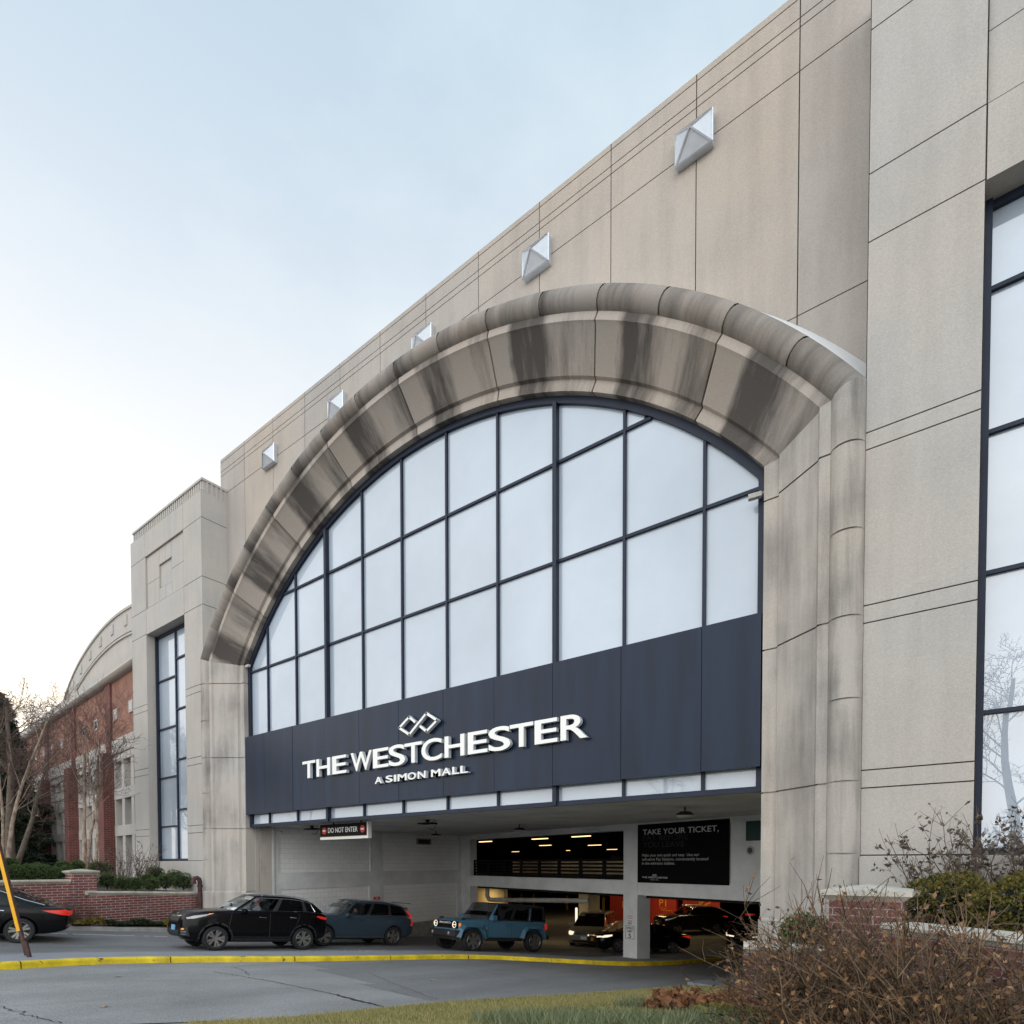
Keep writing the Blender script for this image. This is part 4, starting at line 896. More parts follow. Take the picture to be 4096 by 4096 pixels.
# ================================================================== vehicles
# local frame: x forward, y to the car's left, z up, origin on the road under the middle of the wheelbase
def interp(tab, x, k):
    t = sorted(tab); xs = [r[0] for r in t]; return float(np.interp(x, xs, [r[k] for r in t]))
def subdiv(me_v, me_f, lv=1):
    bm = bmesh.new(); vs = [bm.verts.new(p) for p in me_v]
    for f in me_f:
        try: bm.faces.new([vs[i] for i in f])
        except ValueError: pass
    bmesh.ops.remove_doubles(bm, verts=bm.verts, dist=1e-5); bmesh.ops.recalc_face_normals(bm, faces=bm.faces)
    me = bpy.data.meshes.new('tmp'); bm.to_mesh(me); bm.free(); ob = bpy.data.objects.new('tmp', me); COL.objects.link(ob)
    return ob, me
def applied(ob):
    dg = bpy.context.evaluated_depsgraph_get(); me = bpy.data.meshes.new_from_object(ob.evaluated_get(dg)); return me
def section(w, zb, zt, cr, tuck, sh=.06, shoulder=.95):
    h = zt-zb
    return [(0, zb), (w*.70, zb), (w*tuck, zb+.02), (w*.975, zb+.16*h), (w*1.0, zb+.42*h), (w*.992, zb+.66*h), (w*.985, zt-sh-.02), (w*shoulder, zt-.012), (w*(shoulder-.12), zt+cr*.35), (w*.45, zt+cr*.85), (0, zt+cr)]
def car_body(tab, wheels, wr, wt, clip=None):
    """tab rows: x, zbottom, ztop, halfwidth, crown, tuck"""
    tab = sorted(tab, reverse=True); rows = []
    for x, zb, zt, w, cr, tk in tab:
        half = section(w, zb, zt, cr, tk); rows.append([(x, y, z) for y, z in half]+[(x, -y, z) for y, z in half[-2:0:-1]])
    n = len(rows[0]); vs = [p for r in rows for p in r]
    fs = [(i*n+k, i*n+(k+1) % n, (i+1)*n+(k+1) % n, (i+1)*n+k) for i in range(len(rows)-1) for k in range(n)]
    for r, flip in ((0, 1), (len(rows)-1, 0)):
        b = r*n; m = n//2
        for k in range(m):
            q = (b+k, b+k+1, b+(n-k-1) % n, b+(n-k) % n); q = tuple(dict.fromkeys(q)); fs.append(q if not flip else q[::-1])
    ob, me = subdiv(vs, fs); s = ob.modifiers.new('s', 'SUBSURF'); s.levels = s.render_levels = 2
    cut = []
    for wx in wheels:
        for sy in (-1, 1):
            mb = MB(); mb.lathe([(1e-4, -.34), (wr, -.34), (wr, .12), (1e-4, .12)], 40, ax='y'); c = mb.build('c', M['black'], fixn=True); c.location = (wx, sy*wt, WZ); cut.append(c)
            b = ob.modifiers.new('b', 'BOOLEAN'); b.object = c; b.operation = 'DIFFERENCE'; b.solver = 'EXACT'
    me2 = applied(ob)
    for c in cut+[ob]: bpy.data.objects.remove(c)
    return me2
WZ = .36
def mesh_obj(name, me, mats, parent, smooth=35):
    me.materials.clear()
    for m in (mats if isinstance(mats, (list, tuple)) else [mats]): me.materials.append(m)
    me.polygons.foreach_set('use_smooth', [True]*len(me.polygons)); me.set_sharp_from_angle(angle=R_(smooth)); me.name = name
    o = bpy.data.objects.new(name, me); COL.objects.link(o); o.parent = parent; return o
def wheel(t, x, y, r, wd, spokes=10, style='twin', steer=0):
    sy = 1 if y > 0 else -1
    w_ = MB(); w_.lathe([(r*.30, -wd*.3), (r*.66, -wd*.3), (r*.66, -wd*.12), (.02, -wd*.1)], 24, ax='y'); wo = w_.build('wheel', M['rimd'], t)
    wo.location = (x, y, r); wo.rotation_euler = (0, random.Random(x).uniform(0, 1), R_(steer)+(0 if sy > 0 else math.pi))
    ty = MB(); h = wd/2
    ty.lathe([(r*.72, -h*.9), (r*.80, -h), (r*.95, -h*.93), (r*.992, -h*.7), (r, -h*.3), (r, h*.3), (r*.992, h*.7), (r*.95, h*.93), (r*.82, h), (r*.72, h*.92), (r*.70, h*.8), (r*.69, -h*.8)], 40, ax='y', close=True); ty.build('tyre', M['tyre'], wo, smooth=40, fixn=True)
    rm = MB(); R1 = r*.715; rm.lathe([(R1, h*.86), (R1*.965, h*.92), (R1*.93, h*.80), (R1*.90, -h*.4), (R1*.98, -h*.6)], 40, ax='y')
    rm.lathe([(1e-3, h*.74), (r*.10, h*.74), (r*.13, h*.62), (r*.13, h*.2)], 20, ax='y')
    for k in range(spokes):
        a = 2*math.pi*k/spokes
        if style == 'twin': a += (.10 if k % 2 else -.10)
        e1, e2 = .030*r/.36, (.022 if style != 'block' else .05)*r/.36
        if style == 'block': e1 = .05*r/.36
        ca, sa = math.cos(a), math.sin(a)
        def p(rad, tg, hh): return (rad*ca-tg*sa, hh, rad*sa+tg*ca)
        r0, r1 = r*.09, R1*.95; A = [p(r0, -e1*.7, h*.72), p(r0, e1*.7, h*.72), p(r1, e2*1.5, h*.80), p(r1, -e2*1.5, h*.80)]; B = [p(r0, -e1*.7, h*.42), p(r0, e1*.7, h*.42), p(r1, e2*1.5, h*.5), p(r1, -e2*1.5, h*.5)]
        rm.poly(A); 
        for i in range(4): rm.poly([A[i], A[(i+1) % 4], B[(i+1) % 4], B[i]])
    rm.build('rim', M['rim'], wo, smooth=30, fixn=True)
    return wo
def patch(bv, name, pts, axis, mats, t, off=.006, res=.07, side=1, thick=0):
    """a panel lying on the body: outline given in (x,z) seen from the side, or (y,z) seen from the front/rear, or (x,y) from above"""
    from mathutils.geometry import tessellate_polygon
    bm = bmesh.new(); f = bm.faces.new([bm.verts.new((a, b, 0)) for a, b in pts]); bmesh.ops.triangulate(bm, faces=[f])
    for _ in range(5):
        es = [e for e in bm.edges if e.calc_length() > res]
        if not es: break
        bmesh.ops.subdivide_edges(bm, edges=es, cuts=1); bmesh.ops.triangulate(bm, faces=bm.faces[:])
    for v in bm.verts:
        a, b = v.co.x, v.co.y
        if axis == 'y': o, d = Vector((a, 3*side, b)), Vector((0, -side, 0))
        elif axis == 'x': o, d = Vector((5*side, a, b)), Vector((-side, 0, 0))
        else: o, d = Vector((a, b, 4)), Vector((0, 0, -1))
        h, n, i, _ = bv.ray_cast(o, d)
        if h is None:
            h, n, i, _ = bv.find_nearest(o+d*(3-.8 if axis == 'y' else 2.6))
            if n is None: n = -d
        if n.dot(d) > 0: n = -n
        v.co = h+(n*.35-d*.65).normalized()*off
    bmesh.ops.recalc_face_normals(bm, faces=bm.faces)
    me = bpy.data.meshes.new(name); bm.to_mesh(me); bm.free()
    return mesh_obj(name, me, mats, t, 40)
def greenhouse(t, g, paintm, glassm, tintm, pillar_dark=True, roofm=None):
    """g: belt front/rear x, roof front/rear x, half widths, heights; window splits along the side"""
    def side_pt(u, v, sy, out=0):
        xb = g['bf']+(g['br']-g['bf'])*u; xr = g['rf']+(g['rr']-g['rf'])*u
        zb = g['zb']+g.get('rise', .05)*u; zr = g['zr']-g.get('ra', .05)*(abs(u-.35)/.65)**2-g.get('drop', 0)*max(0, (u-.6)/.4)**1.5
        tap = 1-g.get('tapf', .04)*max(0, 1-u/.25)**2-g.get('tapr', .08)*max(0, (u-.65)/.35)**2
        yb, yr = g['yb']*tap, g['yr']*tap
        b = math.sin(math.pi*v*.8)*.035
        return Vector((xb+(xr-xb)*v, sy*(yb+(yr-yb)*v+b+out), zb+(zr-zb)*v))
    cols = g['cols']                      # (u0, u1, kind)
    bodyv, glass_f, glass_r = MB(), [], []
    pil = MB()
    for sy in (1, -1):
        for u0, u1, kind in cols:
            for v0, v1, row in ((0, .09, 'belt'), (.09, .86, 'win'), (.86, 1, 'rail')):
                nu, nv = max(1, int((u1-u0)/.05)), (4 if row == 'win' else 1)
                isw = kind in ('win', 'winr') and row == 'win'
                tgt = MB() if isw else (pil if (kind == 'dark' and row == 'win') else bodyv)
                for a in range(nu):
                    for b in range(nv):
                        q = [side_pt(u0+(u1-u0)*(a+i)/nu, v0+(v1-v0)*(b+j)/nv, sy, -.008 if isw else 0) for i, j in ((0, 0), (1, 0), (1, 1), (0, 1))]
                        tgt.poly(q if sy > 0 else q[::-1])
                if isw: (glass_f if kind == 'win' else glass_r).append(tgt)
    # windscreen, roof and rear window
    def across(u, v, s, bow, cr):
        p = side_pt(u, v, 1); x = p.x+bow*(1-s*s); return Vector((x, p.y*s, p.z+cr*(1-s*s)))
    ws, rw = MB(), MB(); S = [(-1+2*i/10) for i in range(11)]
    for u, tgt, bw in ((0, ws, g.get('bow', .14)), (1, rw, -g.get('bowr', .10))):
        V = [0, .06, .25, .5, .75, .94, 1]
        for v0, v1 in zip(V, V[1:]):
            for s0, s1 in zip(S, S[1:]):
                edge = v0 < .05 or v1 > .95 or s0 < -.95 or s1 > .95
                q = [across(u, v, s*.999, bw*(1-.5*v), .035*v) for v, s in ((v0, s0), (v0, s1), (v1, s1), (v1, s0))]
                (tgt if not (edge and (v1 > .95)) else bodyv).poly(q)
    U = np.linspace(0, 1, 13)
    rf = MB()
    for u0, u1 in zip(U, U[1:]):
        for s0, s1 in zip(S, S[1:]):
            def rp(u, s):
                p = side_pt(u, 1, 1); bw = (g.get('bow', .14)*.5*(1-u/.25) if u < .25 else 0)-(g.get('bowr', .1)*.5*(u-.75)/.25 if u > .75 else 0)
                return Vector((p.x+bw*(1-s*s), p.y*s, p.z+.035*(1-s*s)))
            rf.poly([rp(u0, s0), rp(u0, s1), rp(u1, s1), rp(u1, s0)])
    bodyv.build('cabin_frame', paintm, t, smooth=40, fixn=True)
    rf.build('roof', roofm or paintm, t, smooth=40, fixn=True)
    if pil.f: pil.build('door_pillar', M['trim'], t, smooth=40, fixn=True)
    ws.build('windscreen', glassm, t, smooth=40, fixn=True); rw.build('rear_window', tintm, t, smooth=40, fixn=True)
    for m_ in glass_f: m_.build('side_window', glassm, t, smooth=40, fixn=True)
    for m_ in glass_r: m_.build('side_window', tintm, t, smooth=40, fixn=True)
    return side_pt
def person(t_loc, rot, label, cloth, hat=None, hair=None):
    """seated driver from the waist up, hands forward on the wheel: one skinned body"""
    V = [(0,0,0),(0,0,.16),(0,.0,.32),(.0,0,.46),(.01,0,.54),(.03,0,.64),(.035,0,.73), (.0,.17,.44),(.16,.22,.24),(.38,.13,.27),(.44,.11,.29), (0,-.17,.44),(.16,-.22,.24),(.38,-.13,.27),(.44,-.11,.29)]
    E = [(0,1),(1,2),(2,3),(3,4),(4,5),(5,6),(3,7),(7,8),(8,9),(9,10),(3,11),(11,12),(12,13),(13,14)]
    rad = [(.17,.13),(.16,.12),(.17,.12),(.10,.09),(.05,.05),(.095,.085),(.07,.065),(.065,.065),(.05,.05),(.035,.035),(.035,.03),(.065,.065),(.05,.05),(.035,.035),(.035,.03)]
    me = bpy.data.meshes.new('person'); me.from_pydata(V, E, []); ob = bpy.data.objects.new('tmp', me); COL.objects.link(ob)
    sk = ob.modifiers.new('s', 'SKIN'); sv = me.skin_vertices[0].data
    for i, r in enumerate(rad): sv[i].radius = r
    sv[0].use_root = True; su = ob.modifiers.new('u', 'SUBSURF'); su.levels = su.render_levels = 2
    m2 = applied(ob); bpy.data.objects.remove(ob); m2.materials.clear(); m2.materials.append(cloth); m2.materials.append(M['skin'])
    for p in m2.polygons:
        p.use_smooth = True; p.material_index = 1 if (p.center.z > .50 or p.center.x > .36) else 0
    m2.name = 'person'; o = bpy.data.objects.new('person', m2); COL.objects.link(o); o.matrix_world = t_loc
    tag(o, label, 'person')
    mb = MB(); k = hat or hair or M['black']
    mb.lathe([(.001, .83), (.06, .815), (.098, .77), (.112, .70), (.108, .66) if hat else (.112, .62), (.10, .655)], 16, o=(.025, 0, 0)); mb.build('knit_hat' if hat else 'hair', k, o, smooth=50)
    return o
def place(root, loc, heading, scale=1.06, pitch=None, z=None):
    """stand a car on the sloping road, nose along heading (degrees)"""
    h = R_(heading); f = Vector((math.cos(h), math.sin(h), 0)); e = .8
    p = Vector((loc[0], loc[1], 0)); zz = gz(p.x, p.y) if z is None else z
    f.z = (gz(p.x+f.x*e, p.y+f.y*e)-gz(p.x-f.x*e, p.y-f.y*e))/(2*e); f.normalize()
    l = Vector((-math.sin(h), math.cos(h), 0)); l.z = (gz(p.x+l.x*e, p.y+l.y*e)-gz(p.x-l.x*e, p.y-l.y*e))/(2*e); l = (l-f*l.dot(f)).normalized(); u = f.cross(l)
    M4 = Matrix(((f.x, l.x, u.x, p.x), (f.y, l.y, u.y, p.y), (f.z, l.z, u.z, zz+.004), (0, 0, 0, 1)))@Matrix.Scale(scale, 4)
    loc_, q, s = M4.decompose(); root.location = loc_; root.rotation_mode = 'QUATERNION'; root.rotation_quaternion = q; root.scale = s
    return M4
def seats(t, xs, ys, z0, z1):
    for x in xs:
        for y in ys:
            mb = MB(); mb.obox((x-.10, y-.23, z0), (0, .46, 0), (.14, 0, 0), (-.14, 0, z1-z0)); mb.obox((x-.10-.13, y-.12, z1-.02), (0, .24, 0), (.10, 0, 0), (-.03, 0, .18)); mb.build('seat', M['seat'], t)
def add_wheels(t, fx, rx, tw, r, wd, spokes, style, steer=0):
    for x in (fx, rx):
        for sy in (1, -1): wheel(t, x, sy*tw, r, wd, spokes, style, steer if x == fx else 0)
def bvh(o):
    me = o.data; return BVHTree.FromPolygons([v.co for v in me.vertices], [tuple(p.vertices) for p in me.polygons])
def mirrors(t, x, y, z, m, sc=1.):
    for sy in (1, -1):
        mb = MB(); n = 12
        mb.lathe([(.001, -.09*sc), (.06*sc, -.085*sc), (.085*sc, -.05*sc), (.09*sc, .02*sc), (.08*sc, .05*sc), (.001, .055*sc)], n, ax='x')
        mb.v = [(a*.9+x, b*1.35+sy*(y+.13*sc), c*.85+z) for a, b, c in mb.v]; o = mb.build('wing_mirror', m, t, smooth=50, fixn=True)
        mb = MB(); mb.obox((x-.03, sy*(y-.03), z-.06), (.07, 0, 0), (0, sy*.12*sc, .02), (0, 0, .04)); mb.build('mirror_arm', M['trim'], o)
def plate(t, x, y, z, m, txt, front=1, tm=None, w_=.31, h=.155):
    mb = MB(); mb.box(x-.008, x+.008, y-w_/2, y+w_/2, z-h/2, z+h/2); o = mb.build('number_plate', m, t)
    return o
def seams(t, bv, lines, side=1, m=None):
    for name, pts in lines:
        for sy in (1, -1):
            q = []
            for (a, b), (c, d) in zip(pts, pts[1:]):
                dx, dz = c-a, d-b; l = math.hypot(dx, dz); nx, nz = -dz/l*.006, dx/l*.006
                q.append([(a-nx, b-nz), (c-nx, d-nz), (c+nx, d+nz), (a+nx, b+nz)])
            for r in q: patch(bv, name, r, 'y', m or M['groove'], t, .0025, .09, sy)
def handles(t, y, spots, m, side=(1, -1), bv=None):
    for sy in side:
        for x, z in spots:
            yy = y
            if bv:
                h, *_ = bv.ray_cast(Vector((x, 3*sy, z)), Vector((0, -sy, 0)))
                if h is not None: yy = abs(h.y)
            mb = MB(); mb.tube([(x-.10, sy*(yy-.005), z), (x-.09, sy*(yy+.028), z), (x+.09, sy*(yy+.028), z+.004), (x+.10, sy*(yy-.005), z+.004)], .014, 6); mb.build('door_handle', m, t, smooth=50)
def arcs(cx, cz, r0, r1, a0, a1, n=14):
    return [(cx+r1*math.cos(R_(a0+(a1-a0)*i/n)), cz+r1*math.sin(R_(a0+(a1-a0)*i/n))) for i in range(n+1)]+[(cx+r0*math.cos(R_(a1-(a1-a0)*i/n)), cz+r0*math.sin(R_(a1-(a1-a0)*i/n))) for i in range(n+1)]

# ---------------------------------------------------------------- black crossover
def crossover(name, label, pm, detail=True, lights=True, tag_cat='car', tintside=False):
    global WZ
    t = empty(name, (0, 0, 0), label, tag_cat, 'cars leaving the garage'); r, fx, rx, tw = .352, 1.335, -1.335, .80; WZ = r
    tab = [(2.22,0.488,0.795,0.5,0.0,0.9),(2.19,0.403,0.924,0.66,0.02,0.93),(2.1,0.286,1.032,0.78,0.03,0.94),(1.9,0.249,1.091,0.87,0.04,0.95),(1.55,0.233,1.134,0.905,0.05,0.96),(1.15,0.233,1.166,0.92,0.05,0.96),(0.8,0.233,1.183,0.925,0.05,0.96),(0.3,0.233,1.183,0.927,0.03,0.96),(-0.4,0.233,1.199,0.927,0.03,0.96),(-1.1,0.239,1.215,0.925,0.03,0.96),(-1.6,0.254,1.22,0.91,0.03,0.95),(-1.95,0.307,1.204,0.87,0.03,0.94),(-2.15,0.382,1.139,0.8,0.03,0.93),(-2.24,0.488,1.053,0.7,0.02,0.9)]
    me = car_body(tab, (fx, rx), r+.065, .93); bo = mesh_obj('body', me, [pm], t, 32); bv = bvh(bo)
    g = dict(bf=.93, br=-2.05, rf=.16, rr=-1.74, zb=1.14, rise=.06, zr=1.665, ra=.06, drop=.10, yb=.835, yr=.60, tapf=.06, tapr=.13, bow=.20, bowr=.12,
             cols=[(0,.055,'p'),(.055,.40,'win'),(.40,.455,'dark'),(.455,.755,'winr'),(.755,.80,'dark'),(.80,.905,'winr'),(.905,1,'p')])
    sp_ = greenhouse(t, g, pm, M['cglass'], M['tint'])
    add_wheels(t, fx, rx, tw, r, .235, 10, 'twin')
    for sy in (1, -1):                      # unpainted arches and sills
        for cx in (fx, rx): patch(bv, 'wheel_arch', arcs(cx, r, r+.055, r+.125, -14, 194), 'y', M['trim'], t, .012, .08, sy)
        patch(bv, 'sill', [(fx-.42, .25), (fx-.42, .36), (rx+.42, .36), (rx+.42, .25)], 'y', M['trim'], t, .012, .1, sy)
        patch(bv, 'headlight', [(1.50, 1.06), (1.66, 1.04), (1.95, .99), (2.12, .93), (2.10, .89), (1.92, .915), (1.66, .99)], 'y', M['lens'], t, .008, .05, sy)
        patch(bv, 'indicator', [(1.43, 1.08), (1.58, 1.065), (1.58, 1.035), (1.50, 1.05)], 'y', M['amber'], t, .012, .05, sy)
        patch(bv, 'tail_lamp', [(-2.18, 1.055), (-1.80, 1.10), (-1.74, 1.07), (-1.95, 1.0), (-2.20, .97)], 'y', M['tail'], t, .008, .06, sy)
        patch(bv, 'fog_light', [(sy*.56, .62), (sy*.78, .66), (sy*.80, .40), (sy*.60, .43)], 'x', M['trim'], t, .010, .06)
        patch(bv, 'fog_light_bezel', [(sy*.61, .50), (sy*.76, .51), (sy*.755, .545), (sy*.615, .535)], 'x', M['chrome'], t, .018, .05); patch(bv, 'fog_light_bezel', [(sy*.62, .44), (sy*.75, .44), (sy*.755, .465), (sy*.615, .465)], 'x', M['chrome'], t, .018, .05)
        patch(bv, 'fog_lamp', [(sy*.64, .575), (sy*.72, .585), (sy*.72, .625), (sy*.64, .615)], 'x', M['amber'], t, .018, .05)
        mb = MB(); mb.tube([sp_(.06, .985, sy, .03)+Vector((-.05, 0, .02))]+[sp_(u, 1.0, sy, -.02)+Vector((0, 0, .045)) for u in (.12, .3, .5, .7, .85)]+[sp_(.93, .985, sy, -.01)+Vector((0, 0, .01))], .018, 6); mb.build('roof_rail', M['alu'], t, smooth=60)
        patch(bv, 'reflector', [(sy*.5, .56), (sy*.72, .58), (sy*.72, .62), (sy*.5, .60)], 'x', M['taild'], t, .012, .06, -1)
    # chrome line round the side glass
    for sy in (1, -1):
        mb = MB(); mb.tube([sp_(u, .075, sy, .004) for u in np.linspace(.04, .90, 18)]+[sp_(u, .875, sy, .006) for u in np.linspace(.915, .05, 16)]+[sp_(.04, .075, sy, .004)], .0095, 4); mb.build('window_trim', M['chrome'], t, smooth=60)
    patch(bv, 'grille', [(-.46, .97), (-.17, .955), (0, .935), (.17, .955), (.46, .97), (.42, .83), (.16, .805), (-.16, .805), (-.42, .83)], 'x', M['trim'], t, .010, .06)
    for z0 in (0, 1):
        a = [(-.47, .98), (-.17, .965), (0, .945), (.17, .965), (.47, .98)] if z0 == 0 else [(-.42, .822), (-.16, .797), (0, .792), (.16, .797), (.42, .822)]
        patch(bv, 'grille_surround', a+[(p[0], p[1]-.026) for p in a[::-1]], 'x', M['chrome'], t, .017, .05)
    patch(bv, 'badge', [(.075*math.cos(a), 1.03+.032*math.sin(a)) for a in np.linspace(0, 2*math.pi, 13)[:-1]], 'x', M['chrome'], t, .010, .04)
    patch(bv, 'lower_intake', [(-.5, .56), (.5, .56), (.46, .40), (-.46, .40)], 'x', M['trim'], t, .010, .08)
    patch(bv, 'skid_plate', [(-.42, .37), (.42, .37), (.40, .31), (-.40, .31)], 'x', M['alu'], t, .012, .08)
    mb = MB(); mb.box(2.215, 2.232, -.155, .155, .54, .69); mb.build('number_plate', mat('pale_blue_plate', (.20, .42, .62), .4), t)
    seams(t, bv, [('door_seam', [(.95, .40), (.99, .75), (.93, 1.15)]), ('door_seam', [(-.22, .40), (-.20, 1.17)]), ('door_seam', [(-1.06, .78), (-1.14, 1.0), (-1.14, 1.19)]), ('door_seam', [(.95, .40), (-.95, .40)])])
    handles(t, .93, [(.02, 1.0), (-.95, 1.02)], M['chrome'], bv=bv); mirrors(t, .62, .86, 1.18, pm)
    seats(t, (-.1, -.95), (.36, -.36), 1.07, 1.45)
    return t
black = mat('black_car_paint', (.004, .004, .005), .2, spec=.18, coat=.12, coat_r=.03)
suv = crossover('parked_car', 'black crossover with pale blue number plate leaving the garage', black)
suv.name = 'car'
MS = place(suv, (-18.65, 10.42), -98, 1.05)
person(MS@Matrix.Translation((-.02, .36, .80)), None, 'driver in a red knit hat at the wheel of the black crossover', M['cloth'], hat=M['hat'])

# ---------------------------------------------------------------- blue large estate-like suv
def big_suv(label, pm):
    global WZ
    t = empty('car', (0, 0, 0), label, 'car', 'cars leaving the garage'); r, fx, rx, tw = .375, 1.55, -1.43, .83; WZ = r
    tab = [(2.46,.48,.80,.55,.0,.9),(2.42,.36,.95,.72,.02,.93),(2.30,.27,1.02,.83,.03,.94),(2.05,.24,1.07,.90,.04,.95),(1.6,.23,1.11,.945,.05,.96),(1.1,.23,1.14,.957,.05,.96),(.8,.23,1.15,.96,.04,.96),(.2,.23,1.15,.96,.03,.96),(-.6,.23,1.155,.96,.03,.96),(-1.3,.24,1.16,.958,.03,.96),(-1.9,.27,1.16,.94,.03,.95),(-2.25,.34,1.13,.895,.03,.93),(-2.42,.42,1.06,.83,.03,.92),(-2.48,.52,.98,.74,.02,.9)]
    me = car_body(tab, (fx, rx), r+.06, .96); bo = mesh_obj('body', me, [pm], t, 32); bv = bvh(bo)
    g = dict(bf=.98, br=-2.40, rf=.20, rr=-2.02, zb=1.11, rise=.05, zr=1.70, ra=.05, drop=.10, yb=.865, yr=.64, tapf=.05, tapr=.12, bow=.20, bowr=.10,
             cols=[(0,.05,'p'),(.05,.335,'win'),(.335,.385,'dark'),(.385,.645,'winr'),(.645,.685,'dark'),(.685,.93,'winr'),(.93,1,'p')])
    sp_ = greenhouse(t, g, pm, M['cglass'], M['tint'])
    add_wheels(t, fx, rx, tw, r, .25, 10, 'twin')
    for sy in (1, -1):
        for cx in (fx, rx): patch(bv, 'wheel_arch', arcs(cx, r, r+.052, r+.105, -12, 192), 'y', pm, t, .016, .08, sy)
        patch(bv, 'sill', [(fx-.44, .25), (fx-.44, .33), (rx+.44, .33), (rx+.44, .25)], 'y', M['trim'], t, .012, .1, sy); patch(bv, 'sill_trim', [(fx-.46, .335), (fx-.46, .352), (rx+.46, .352), (rx+.46, .335)], 'y', M['chrome'], t, .014, .1, sy)
        patch(bv, 'headlight', [(1.75, 1.03), (2.25, .96), (2.36, .90), (2.34, .83), (2.1, .86), (1.78, .95)], 'y', M['lens'], t, .008, .05, sy)
        patch(bv, 'tail_lamp', [(-2.16, 1.19), (-2.24, 1.19), (-2.40, .98), (-2.44, .80), (-2.34, .80), (-2.30, .98)], 'y', M['tail'], t, .010, .05, sy)
        patch(bv, 'tail_lamp', [(sy*.72, 1.10), (sy*.84, 1.10), (sy*.88, .80), (sy*.76, .80)], 'x', M['tail'], t, .010, .06, -1)
        mb = MB(); mb.tube([sp_(.05, .99, sy, .0)]+[sp_(u, 1.0, sy, -.02)+Vector((0, 0, .035)) for u in (.1, .3, .5, .7, .9)]+[sp_(.97, .99, sy, 0)], .016, 6); mb.build('roof_rail', M['alu'], t, smooth=60)
        # upright lamp running up the rear pillar
        mb = MB(); mb.tube([sp_(.985, v, sy, .012) for v in (.0, .2, .45, .7)], [.05, .042, .03, .015], 6); mb.build('tail_lamp', M['tail'], t, smooth=60)
        mb = MB(); mb.tube([sp_(u, .08, sy, .004) for u in np.linspace(.04, .93, 16)], .010, 4); mb.build('window_trim', M['chrome'], t, smooth=60)
    patch(bv, 'grille', [(-.5, .93), (.5, .93), (.46, .66), (-.46, .66)], 'x', M['trim'], t, .010, .06)
    mb = MB(); mb.box(-2.40, -2.12, -.62, .62, 1.69, 1.715); mb.build('spoiler', pm, t)
    seams(t, bv, [('door_seam', [(1.02, .42), (1.08, .8), (1.0, 1.12)]), ('door_seam', [(-.08, .40), (-.06, 1.14)]), ('door_seam', [(-1.02, .85), (-1.16, 1.02), (-1.16, 1.14)]), ('door_seam', [(1.02, .41), (-.98, .41)])], m=M['groove'])
    handles(t, .96, [(.12, .985), (-.92, 1.0)], pm, bv=bv); mirrors(t, .72, .89, 1.16, pm, 1.1); seats(t, (-.05, -.95), (.38, -.38), 1.05, 1.42)
    return t
blue1 = paint('slate_blue_paint', (.055, .085, .115), .35, .3)
xs_ = big_suv('slate blue large family car with lit tail lamps behind the black crossover', blue1)
MX_ = place(xs_, (-19.4, 15.0), -97, 1.04)
person(MX_@Matrix.Translation((.0, .38, .78)), None, 'driver with dark hair at the wheel of the slate blue car', M['cloth_d'])

